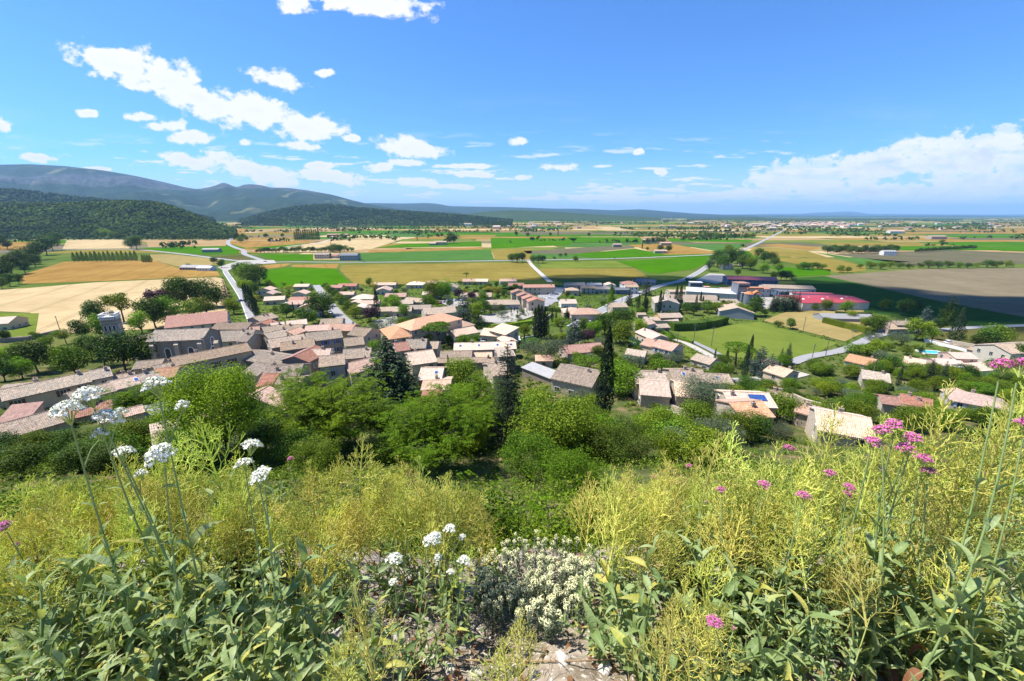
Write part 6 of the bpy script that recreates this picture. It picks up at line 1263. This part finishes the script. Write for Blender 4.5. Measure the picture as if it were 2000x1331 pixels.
M_VL = valerian_leaf_mat('valerian_leaf', [(0, (.16,.23,.075)), (.35, (.22,.30,.105)), (.6, (.27,.35,.135)), (.82, (.34,.41,.20)), (.93, (.40,.42,.09)), (1, (.50,.43,.10))])
M_DL = valerian_leaf_mat('dead_leaf', [(0, (.13,.055,.025)), (.5, (.22,.10,.045)), (1, (.30,.18,.09))], .7, .15)
M_STEM = plain('valerian_stem', (.22,.30,.10), .5, .3, var=.25, scale=9); M_STEMY = plain('valerian_stem_ripe', (.32,.34,.09), .55, .3, var=.25, scale=9); M_STEMB = plain('dry_stem', (.30,.20,.11), .7, .2, var=.3, scale=9)
M_SEED = leafmat('seed_twigs', [(.50,.54,.10), (.66,.67,.15), (.80,.77,.23), (.60,.53,.13)], .45, .55, .05, .12, objvar=.2); M_SEEDB = leafmat('seed_twigs_brown', [(.26,.15,.045), (.34,.21,.07), (.38,.28,.10)], .2, .6, .02)
M_WHITE = plain('white_petal', (.84,.83,.72), .5, .3, var=.04); M_PINK = plain('pink_petal', (.62,.13,.36), .5, .3, var=.2, scale=60); M_BUD = plain('green_bud', (.36,.43,.10), .5, .3)
LV = [leaf_mesh('leaf', M_VL, .18, .29, .5), leaf_mesh('leaf', M_VL, .42, .27, .7), leaf_mesh('leaf', M_VL, -.08, .32, .4, twist=.4), leaf_mesh('leaf', M_VL, .3, .22, .6, twist=-.5), leaf_mesh('leaf', M_VL, .12, .35, .8, tipd=.5)]
DL = [leaf_mesh('leaf', M_DL, .75, .40, .5, twist=.8), leaf_mesh('leaf', M_DL, 1.1, .36, .7, twist=-.6)]
def panicle(seed, mat, hgt=.24, wid=.19, nodes=9, depth=4, thin=1.0):
    rg = np.random.default_rng(seed); mb = MB(); r0 = .0027*thin
    def fork(p, d, ln, dep, r):
        d = d/np.linalg.norm(d); s_ = np.cross(d, rg.normal(size=3)); s_ /= np.linalg.norm(s_)
        q = p+d*ln*.5+s_*ln*.06; e = p+d*ln+np.array([0,0,ln*.10]); mb.tube([p, q, e], [r, r*.9, r*.78], 3)
        if dep == 0:
            mb.tube([e, e+(d+s_*rg.normal(0,.5)+np.array([0,0,.25]))*ln*.55], [r*.8, r*1.15], 3); return
        ax = np.cross(d, rg.normal(size=3)); ax /= np.linalg.norm(ax)
        for sg in (-1, 1):
            nd = d+ax*sg*rg.uniform(.45, .85)+np.array([0,0,.22])+rg.normal(0, .12, 3); fork(e, nd, ln*rg.uniform(.58, .82), dep-1, r*.8)
    mb.tube([(0,0,0),(.003,0,hgt*.5),(0,.003,hgt)], [r0*1.5, r0*1.1, r0*.7], 5)
    for k in range(nodes):
        z = hgt*(.06+.92*k/nodes); a = k*pi/2+rg.uniform(-.3,.3); L_ = wid*.5*(1-k/nodes)**.75+.012
        for sg in (0, pi):
            d = np.array([cos(a+sg), sin(a+sg), rg.uniform(.55,.95)]); fork(np.array([0,0,z]), d, L_*.48, depth if k < nodes-3 else depth-1, r0*.85)
    for sg in range(3): fork(np.array([0,0,hgt]), np.array([cos(sg*2.1)*.4, sin(sg*2.1)*.4, 1.]), .016, 2, r0*.6)
    return mb.me('seed_head', mat)
PAN = [panicle(1, M_SEED), panicle(2, M_SEED, .29, .20, 9), panicle(3, M_SEED, .21, .21, 7), panicle(4, M_SEED, .26, .17, 8), panicle(5, M_SEEDB, .22, .16, 7, 3), panicle(6, M_SEED, .18, .15, 6)]
def blossom(seed, mat, rad=.027, subs=11, per=24):
    rg = np.random.default_rng(seed); mb = MB(); tips = []
    for i in range(subs):
        a = i*2.4; rr = rad*.85*sqrt((i+.4)/subs); c = np.array([rr*cos(a), rr*sin(a), rad*(1.15-1.15*(rr/rad)**2)])
        mb.tube([(0,0,-rad*.7), c*np.array([.55,.55,.3]), c*.9], [.0013,.0011,.0009], 3, 1)
        for k in range(per):
            d = fib(1, rg)[0]; d[2] = abs(d[2])*.9+.1; p = c+d*rad*.40*np.array([1,1,.9])
            n_ = d+np.array([c[0], c[1], rad])*12+rg.normal(0,.25,3); n_ /= np.linalg.norm(n_); u = np.cross(n_, rg.normal(size=3)); u /= np.linalg.norm(u); v_ = np.cross(n_, u); s_ = rad*rg.uniform(.085,.125)
            if rg.random() < .2: mb.tube([p-n_*.004, p+n_*.003], [.0008,.0014], 4, 1); continue
            mb.tube([p-n_*.006, p], [.0005,.0006], 3, 0)
            for b in range(5):
                t_ = 2*pi*b/5; e = u*cos(t_)+v_*sin(t_); w = -u*sin(t_)+v_*cos(t_); mb.add([p, p+e*s_*.75+w*s_*.34+n_*s_*.12, p+e*s_*1.25+n_*s_*.05, p+e*s_*.75-w*s_*.34+n_*s_*.12], [(0,1,2,3)], 0)
    return mb.me('flower_head', mat, M_BUD)
BLW = [blossom(1, M_WHITE), blossom(2, M_WHITE, .030, 13), blossom(3, M_WHITE, .022, 9)]; BLP = [blossom(4, M_PINK, .021, 11), blossom(5, M_PINK, .015, 8), blossom(6, M_PINK, .011, 5, 12)]
def valerian(seed, kind, L0=.62, rt=None, off=(0,0,0), lean=(0,0)):
    rg = np.random.default_rng(seed); rt = rt or obj('valerian_plant', None)
    bx, by = rg.normal(0, .02, 2); ctr = lambda t_: np.array([off[0]+bx*sin(pi*t_)+lean[0]*t_**1.3, off[1]+by*sin(pi*t_)+lean[1]*t_**1.3, off[2]+L0*t_])
    mb = MB(); ts = np.linspace(0, 1, 9); mb.tube([ctr(t_) for t_ in ts], [.0033-.0016*t_ for t_ in ts], 6)
    mb.obj('stem', M_STEMY if kind == 'seed' else M_STEM, rt, smooth_=True)
    nn = 5 if kind == 'seed' else 7; hi = .72 if kind != 'leafy' else .97
    for k in range(nn):
        t_ = .08+(hi-.08)*k/(nn-1); p = ctr(t_); a0 = k*pi/2+rg.uniform(-.25,.25)
        big = .082*(1-.5*abs(t_-.3)) if kind != 'leafy' else .078*(1-.3*t_)
        if kind != 'leafy' and t_ > .55: big *= .6
        for sg in (0, pi):
            dead = t_ < .22 and rg.random() < .6
            m = DL[rg.integers(2)] if dead else LV[rg.integers(len(LV))]
            obj('leaf', m, rt, tuple(p), (rg.normal(0,.25), -rg.uniform(.45,1.25) if not dead else rg.uniform(.2,1), a0+sg), big*rg.uniform(.75,1.25))
        if kind == 'leafy' or (kind != 'seed' and k in (1, 3) and rg.random() < .6):
            a1 = a0+rg.uniform(.5,1.1); q = p+np.array([cos(a1), sin(a1), .9])*.03
            for sg in (0, pi): obj('leaf', LV[rg.integers(len(LV))], rt, tuple(q), (rg.normal(0,.3), -rg.uniform(.6,1.2), a1+sg), big*.62)
    top = ctr(1)
    if kind == 'seed': obj('seed_head', PAN[rg.choice([0,1,2,3,5,4], p=[.24,.22,.2,.2,.08,.06])], rt, tuple(ctr(.90)), (0,0,rg.uniform(0,6)), rg.uniform(.85,1.2))
    elif kind in ('white', 'pink'):
        B = BLW if kind == 'white' else BLP; obj('flower_head', B[rg.integers(3) if kind == 'white' else rg.integers(2)], rt, (top[0], top[1], top[2]+.02), (rg.normal(0,.15),)*2+(0,))
        if rg.random() < .6:
            q = ctr(.86); e = q+np.array([.045,.02,.06])*rg.choice([-1,1]); e[2] = q[2]+.07; s_ = MB(); s_.tube([q, (q+e)/2+np.array([0,0,.01]), e], [.002,.0016,.0014], 4); so_ = s_.obj('side_stem', M_STEM, rt); obj('flower_head', B[2], so_, tuple(e), (0,0,0), .75)
    return rt, L0
LABS = dict(clump='bushy valerian with several yellow-green seed heads on the stony ledge', seed='yellow-green branching seed head of valerian on the stony ledge', leafy='leafy grey-green valerian shoot without blossom on the ledge', white='white domed valerian blossom on a tall stem at the ledge', pink='pink valerian blossom among yellow seed heads on the ledge')
GRP = dict(clump='many-headed seeding valerian on the ledge', seed='seeding valerian plants on the ledge', leafy='leafy valerian shoots on the ledge', white='white valerian in bloom', pink='pink valerian in bloom')
def leafy_clump(seed, L0):
    rg = np.random.default_rng(seed); rt, L0 = valerian(seed, 'leafy', L0)
    for k in range(2):
        a = rg.uniform(0, 6.28); valerian(seed*10+k, 'leafy', L0*rg.uniform(.6, .9), rt, (.03*cos(a), .03*sin(a), 0), (.11*cos(a), .11*sin(a)))
    return rt, L0
def clump(seed):
    rg = np.random.default_rng(seed); rt, L0 = valerian(seed, 'seed', .56)
    for k in range(3):
        a = rg.uniform(0, 6.28); valerian(seed*10+k, 'seed', .56*rg.uniform(.78, 1.02), rt, (.05*cos(a), .05*sin(a), 0), (.17*cos(a), .17*sin(a)))
    return rt, L0
PROTO = {'clump': [clump(200+i) for i in range(6)], 'seed': [valerian(10+i, 'seed', .55+.04*(i%4)) for i in range(7)], 'leafy': [leafy_clump(30+i, .30+.05*(i%3)) for i in range(6)], 'white': [valerian(50+i, 'white', .8) for i in range(4)], 'pink': [valerian(60+i, 'pink', .7) for i in range(3)]}
USED = set()
def grow(kind, base, top, label=None):
    i = int(FR.integers(len(PROTO[kind]))); rt, L0 = PROTO[kind][i]
    o = rt if (kind, i) not in USED else copy_tree(rt); USED.add((kind, i))
    d = Vector(top)-Vector(base); o.location = base; o.rotation_mode = 'QUATERNION'; q = d.to_track_quat('Z', 'Y') @ Euler((0,0,FR.uniform(0,6.28))).to_quaternion(); o.rotation_quaternion = q
    s_ = d.length/L0; o.scale = (s_, s_, s_) if kind == 'leafy' else (max(.8, min(1.15, s_)),)*2+(s_,)
    if kind in ('seed', 'clump', 'white', 'pink'):
        for ch in KIDS.get(o.name, ()):
            if 'head' in ch.name: ch.scale = (ch.scale[0], ch.scale[1], ch.scale[2]*max(.8, min(1.15, s_))/s_)
    tag(o, label or LABS[kind], 'plant', GRP[kind]); return o
def by_head(kind, px, py, dep, lean=.12, label=None):
    hd = at_depth(px, py, dep)
    if kind in ('seed', 'clump'): hd[2] -= .15 if px < 1200 else .20
    b = np.array([hd[0]+FR.normal(0, lean*.7), hd[1]-FR.uniform(-.04, .18)+FR.normal(0, lean*.4), 0]); b[2] = float(ground(b[0], b[1]))-.01
    if hd[2]-b[2] < .25: return
    return grow(kind, tuple(b), tuple(hd), label)
# white blossoms (photo positions of the heads)
for px, py, dep in [(140,832,1.15),(185,800,1.2),(212,848,1.2),(312,782,1.18),(322,910,1.1),(492,893,1.2),(518,953,1.1),(480,925,1.25),(770,1110,1.25),(850,1062,1.45),(905,1110,1.4),(245,905,1.3),(880,1045,1.5),(835,1075,1.45)]: by_head('white', px, py, dep, .10)
for px, py, dep in [(1985,748,1.05),(1950,745,1.15),(1998,858,1.1),(1722,862,1.25),(1700,882,1.3),(1765,895,1.3),(1800,915,1.35),(1812,938,1.35),(1540,893,1.5),(1618,940,1.4),(1566,984,1.3),(1490,960,1.45),(1655,965,1.4),(1780,875,1.3),(1745,850,1.3),(1345,918,2.2),(1278,940,2.2),(1300,970,2.1),(1410,972,1.5),(1398,1232,1.0),(14,1040,1.35),(568,905,2.2),(1650,975,1.6)]: by_head('pink', px, py, dep, .10)
# ripe seed heads: silhouette first, then the band below
for px, py, dep in [(28,930,1.8),(70,925,2.0),(120,950,1.9),(260,950,1.8),(300,905,1.9),(345,880,1.9),(405,868,1.75),(440,905,1.9),(470,950,1.8),(560,960,1.9),(620,935,1.9),(648,920,1.9),(695,905,1.85),(735,905,1.9),(770,930,1.9),(830,958,1.8),(862,985,1.8),(950,1010,1.75),(935,1035,1.7),(1130,1030,1.8),(1160,1010,1.9),(1190,1035,1.7),
 (1232,915,1.75),(1265,950,1.8),(1395,842,1.55),(1440,850,1.6),(1415,900,1.6),(1525,858,1.5),(1560,905,1.7),(1610,875,1.7),(1640,900,1.7),(1705,905,1.5),(1760,880,1.55),(1815,838,1.35),(1840,880,1.4),(1880,920,1.5),(1935,900,1.4),(1985,935,1.4),(1955,870,1.5),(1995,850,1.5),(1480,905,1.7),(1340,955,1.9),(1300,930,2.0)]: by_head('seed', px, py, dep)
def band(n_, x0, x1, ya, yb, da, db, kind='clump'):
    for _ in range(n_):
        px = FR.uniform(x0, x1); t_ = FR.uniform(0, 1); by_head(kind, px, ya+(yb-ya)*t_+FR.normal(0, 10), da+(db-da)*t_+FR.normal(0, .1), .14)
band(34, -40, 800, 940, 1050, 2.0, 1.5); band(4, 780, 900, 985, 1040, 1.9, 1.7); band(32, 1210, 2040, 935, 1045, 1.9, 1.4); band(6, 1250, 1480, 1080, 1270, 1.35, 1.05, 'seed'); band(5, 930, 1060, 1225, 1300, 1.15, 1.0, 'seed'); band(3, 640, 760, 1200, 1290, 1.15, 1.0, 'seed')
# leafy shoots filling the ledge
def shoots(n_, x0, x1, y0, y1, h0, h1):
    for _ in range(n_):
        p = hit(FR.uniform(x0, x1), FR.uniform(y0, y1)); L_ = FR.uniform(h0, h1); grow('leafy', (p[0], p[1], p[2]-.01), (p[0]+FR.normal(0, .3*L_), p[1]+FR.normal(.12, .25)*L_, p[2]+L_))
shoots(56, -120, 640, 1120, 1400, .24, .44); shoots(20, 540, 880, 1110, 1380, .14, .30); shoots(56, 1240, 2100, 1110, 1420, .24, .46); shoots(9, 1160, 1300, 1090, 1330, .16, .3); shoots(5, -150, 600, 1400, 1560, .3, .45); shoots(6, 1500, 2100, 1420, 1560, .3, .5)
# cushion of felty germander with pale button heads
gc = hit(1045, 1170); gm = obj('germander_cushion', None, None, (gc[0], gc[1], gc[2])); tag(gm, 'cushion of grey germander covered with pale cream button flowers', 'plant')
mb = MB(); rg = np.random.default_rng(8)
for i in range(46):
    d = fib(1, rg)[0]; d[2] = abs(d[2]); 
    for k in range(4): p = rg.normal(size=3)*.008; p[2] = abs(p[2])
for i in range(70):
    d = fib(1, rg)[0]; d[2] = d[2]*.8+.25; d /= np.linalg.norm(d); p = d*np.array([.0135,.0135,.0115]); u = np.cross(d, rg.normal(size=3)); u /= np.linalg.norm(u); v_ = np.cross(d, u); s_ = rg.uniform(.003,.0048); mb.add([p-u*s_, p-v_*s_*.6+d*s_*.5, p+u*s_, p+v_*s_*.6+d*s_*.5], [(0,1,2,3)], 0 if i%6 else 1)
M_CREAM = plain('cream_floret', (.78,.76,.46), .6, .2, var=.12, scale=40); M_GREYL = leafmat('germander_leaf', [(.17,.22,.12), (.26,.31,.19), (.34,.38,.25), (.42,.45,.31)], .35, .7, 0, .1)
btn = mb.me('flower_head', M_CREAM, M_GREYL); pos, nr, al = [], [], []; st = MB(); cnt_ = 0
while cnt_ < 290:
    px, py = rg.uniform(925, 1165), rg.uniform(1088, 1262)
    if ((px-1045)/118)**2+((py-1172)/92)**2 > 1: continue
    p = hit(px, py); hh_ = rg.uniform(.10, .19); b = p-gc; tp = b+np.array([rg.normal(0,.02), rg.normal(.01,.02), hh_]); obj('flower_head', btn, gm, tuple(tp), (rg.normal(0,.3), rg.normal(0,.3), rg.uniform(0,6)), rg.uniform(.7,1.2)); cnt_ += 1
    st.tube([b, (b+tp)/2+rg.normal(0,.006,3), tp], [.0012,.001,.0008], 3)
    for k in range(46): s_ = rg.uniform(.1,1); q = b+(tp-b)*s_; a = rg.uniform(0,6.28); d = np.array([cos(a), sin(a), rg.uniform(.2,1.2)]); pos.append(q+d*.006); al.append(d); nr.append(np.array([-cos(a)*.7, -sin(a)*.7, 1.])+rg.normal(0,.3,3))
V = leaf_quads(np.array(pos), np.array(nr), .021, rg, .28, np.array(al)*3); tag(obj('foliage', mesh('foliage', V, quads(V), [M_GREYL]), gm), kind='stuff'); tag(st.obj('stems', M_GREYL, gm), kind='stuff')
# litter, dead leaves, stones, twigs
mb = MB(); rg = np.random.default_rng(12)
M_TWIG = leafmat('dry_twigs', [(.20,.15,.11), (.32,.26,.20), (.42,.37,.31), (.28,.17,.10)], .05, .8, 0)
for i in range(3600):
    x, y = rg.uniform(-2.6, 2.6), rg.uniform(.4, 2.6); a = rg.uniform(0, 6.28); ln = rg.uniform(.02, .13); z = float(ground(x, y))+rg.uniform(.002, .02); e = (x+cos(a)*ln, y+sin(a)*ln); ze_ = float(ground(*e))+rg.uniform(.002, .025); m = ((x+e[0])/2+rg.normal(0,.006), (y+e[1])/2+rg.normal(0,.006), (z+ze_)/2+.004); r = rg.uniform(.0006,.0022)
    mb.tube([(x,y,z), m, (e[0],e[1],ze_)], [r, r, r*.7], 3)
tag(mb.obj('litter', M_TWIG), 'dry twigs and straw strewn over the ledge soil', None, None, 'stuff')
Vs, Fs = [], []; src = [(np.array([v.co[:] for v in m.vertices]), np.array([p.vertices[:] for p in m.polygons])) for m in DL]; M_DLM = leafmat('dead_leaf_litter', [(.11,.045,.02), (.19,.085,.035), (.27,.14,.065), (.33,.22,.12)], .15, .75, 0); nb_ = 0
for i in range(1300):
    sv, sf = src[i%2]; x, y = rg.uniform(-2.6, 2.6), rg.uniform(.4, 2.5); s_ = rg.uniform(.025,.065); R3 = np.array(Euler((rg.normal(0,.6), rg.normal(0,.6), rg.uniform(0,6.28))).to_matrix()); Vs.append((sv*s_)@R3.T+np.array([x, y, float(ground(x, y))+.015])); Fs.append(sf+nb_); nb_ += len(sv)
tag(obj('litter', mesh('litter', np.concatenate(Vs), np.concatenate(Fs), [M_DLM])), 'curled brown dead leaves under the plants', None, None, 'stuff')
t = NT('limestone'); p = t.coord(); M_STONE = t.done(t.mix(t.noise(p, 30, 5, .7), (.34,.30,.25), (.60,.57,.51)), .9, .1)
def stone(px, py, sz, label, seed):
    import bmesh
    rg = np.random.default_rng(seed); q = hit(px, py); bm = bmesh.new(); bmesh.ops.create_icosphere(bm, subdivisions=3, radius=1)
    sc = np.array([1, rg.uniform(.6,.9), rg.uniform(.4,.65)])*sz
    for v in bm.verts:
        n_ = mnoise.fractal(v.co*1.3+Vector((seed, 0, 0)), 1, 2, 4); c = v.co*(1+.35*n_); m = max(abs(c.x), abs(c.y), abs(c.z)); c = c*.6+c/m*.4*.85; v.co = Vector((c.x*sc[0], c.y*sc[1], c.z*sc[2]))
    me = bpy.data.meshes.new('stone'); bm.to_mesh(me); bm.free(); me.materials.append(M_STONE); o = obj('stone', me, None, (q[0], q[1], q[2]+sz*.12), (rg.normal(0,.2), rg.normal(0,.2), rg.uniform(0,6))); tag(o, label, 'stone', 'limestone pieces lying on the ledge')
stone(1100, 1292, .030, 'smooth tan stone by the reddish fallen stem', 1)
for i, (px, py, sz) in enumerate([(600,1220,.04),(640,1190,.05),(660,1240,.035),(690,1180,.04),(720,1215,.05),(700,1255,.03),(1960,1190,.05),(1985,1215,.06),(1975,1250,.045),(1940,1265,.03),(880,1310,.03),(840,1290,.028),(780,1250,.03),(930,1318,.026),(1180,1310,.03),(630,1280,.03),(560,1200,.035)]): stone(px, py, sz, 'pale limestone lump lying in the ledge litter', i+2)
for i, (pts, r, m, lb) in enumerate([([(850,1300),(1000,1302),(1130,1303),(1250,1296)],.0035,M_STEMB,'long reddish fallen stem along the ledge edge'),([(990,1245),(1060,1205),(1150,1180)],.003,plain('twig_grey',(.26,.22,.18),.8),'grey twig lying across the germander'),([(900,1240),(960,1262),(1060,1276)],.004,plain('twig_grey',(.26,.22,.18),.8),'pale stick below the germander'),([(1090,1140),(1100,1190),(1180,1260),(1260,1290)],.0028,M_STEMB,'brown arching stem beside the germander'),([(20,1290),(40,1210),(60,1150)],.0045,M_STEMB,'stout brown dry stem among the leafy shoots')]):
    mb = MB(); P3 = [hit(*q) for q in pts]; o0 = P3[0]; mb.tube([(p_-o0)+np.array([0,0,.03+.03*(i in (1,3,4))]) for p_ in P3], [r, r*.9, r*.8, r*.6][:len(P3)], 6); o = mb.obj('fallen_twig', m, loc=tuple(o0)); tag(o, lb, 'twig')
# green bush rising just below the ledge in the gap between the flowers
for i, (x, y, h, kd, lb) in enumerate([(1000,1080,150,'locust','young locust sapling in the gap of the ledge'),(1090,1070,130,'locust','second locust sapling in the gap of the ledge'),(930,1060,110,'mid','rounded bush behind the white blossoms'),(1160,1050,110,'mid','bush behind the thin seed heads'),(880,1000,80,'dark','dark bush under the locust tree')]):
    p = at_depth(x, y, 6.5); gz = float(ground(p[0], p[1])); hm = h*6.5/FPX+max(0, p[2]-gz)*.9
    plant('lime', p, min(hm, 2.6), lb, name='sapling' if 'sapling' in lb else 'bush', cat='sapling' if 'sapling' in lb else 'bush', proto=proto_sprays(400+i, 2.2, 2.4, 520, kd, .16, .055, .12) if kd == 'locust' else proto_broad(410+i, 5200, 2.0, 2.4, .06, 30, .04, kd, .55, BARKD, .2), wide=1.1)
print('leaf objects', sum(1 for o in bpy.data.objects if o.name.startswith('leaf')), 'objects', len(bpy.data.objects))
# ------------------------------------------------------------------ clouds overhead (out of the picture) that shade parts of the valley
M_CLOUD = plain('cloud_white', (.88,.88,.9), 1.0, 0.0, var=.03, scale=.01)
ct = M_CLOUD.node_tree; ctr = ct.nodes.new('ShaderNodeBsdfTransparent'); cmx = ct.nodes.new('ShaderNodeMixShader'); cmx.inputs[0].default_value = .52
ct.links.new(ct.nodes['Principled BSDF'].outputs[0], cmx.inputs[1]); ct.links.new(ctr.outputs[0], cmx.inputs[2]); ct.links.new(cmx.outputs[0], ct.nodes['Material Output'].inputs[0])   # thin cumulus lets part of the sun through
def cloud(label, spots, alt=1100.0, seed=1):
    rg = np.random.default_rng(seed); V, Fc = [], []
    ico = bpy.data.meshes.new('tmp'); import bmesh
    bm = bmesh.new(); bmesh.ops.create_icosphere(bm, subdivisions=3, radius=1.0); bm.verts.ensure_lookup_table()
    bv = np.array([v_.co[:] for v_ in bm.verts]); bf = np.array([[v_.index for v_ in f_.verts] for f_ in bm.faces]); bm.free()
    for (gx, gy, rx, ry) in spots:
        t_ = (alt+rg.uniform(-25, 25))/SUND.z; c = np.array([gx, gy, 0])+np.array(SUND)*t_
        n_ = np.array([mnoise.fractal(Vector(p*2.2+c*.01), 1, 2, 4) for p in bv])
        v_ = bv*(1+.35*n_[:, None])*np.array([rx, ry, min(rx, ry)*.45])+c
        Fc.append(bf+len(V)*len(bv)); V.append(v_)
    o = obj('cloud', mesh('cloud', np.concatenate(V), np.concatenate(Fc), [M_CLOUD], smooth_=True))
    tag(o, label, 'cloud')
def gp(px, py, rx, ry): p = hit(px, py); return (p[0], p[1], rx, ry)
cloud('white cumulus drifting over the ploughed land', [gp(1580,556,45,28),gp(1650,566,55,34),gp(1730,577,62,36),gp(1820,592,66,36),gp(1910,606,66,34),gp(2010,620,70,36),gp(1960,590,60,26),gp(2060,596,80,30)], 1100, 2)
cloud('small cumulus drifting over the works', [gp(1090,552,38,34),gp(1160,548,44,40),gp(1230,552,42,36),gp(1300,548,40,30),gp(1120,566,30,24),gp(1340,553,30,20),gp(1420,548,34,26),gp(1462,560,26,22)], 1050, 3)

# ------------------------------------------------------------------ haze: one box of pale air round everything
tz = NT('haze'); tz.n.remove(tz.b); pv = tz.new('ShaderNodeVolumePrincipled'); pv.inputs['Color'].default_value = (.36,.64,1.0,1); pv.inputs['Density'].default_value = 4.6e-5; pv.inputs['Anisotropy'].default_value = 0
tz.l.new(pv.outputs[0], tz.out.inputs['Volume'])
hb = MB(); hb.box(-66000, 66000, -400, 42000, -8, 880); tag(hb.obj('haze', tz.mat), 'thin blue summer haze over the valley', None, None, 'stuff')
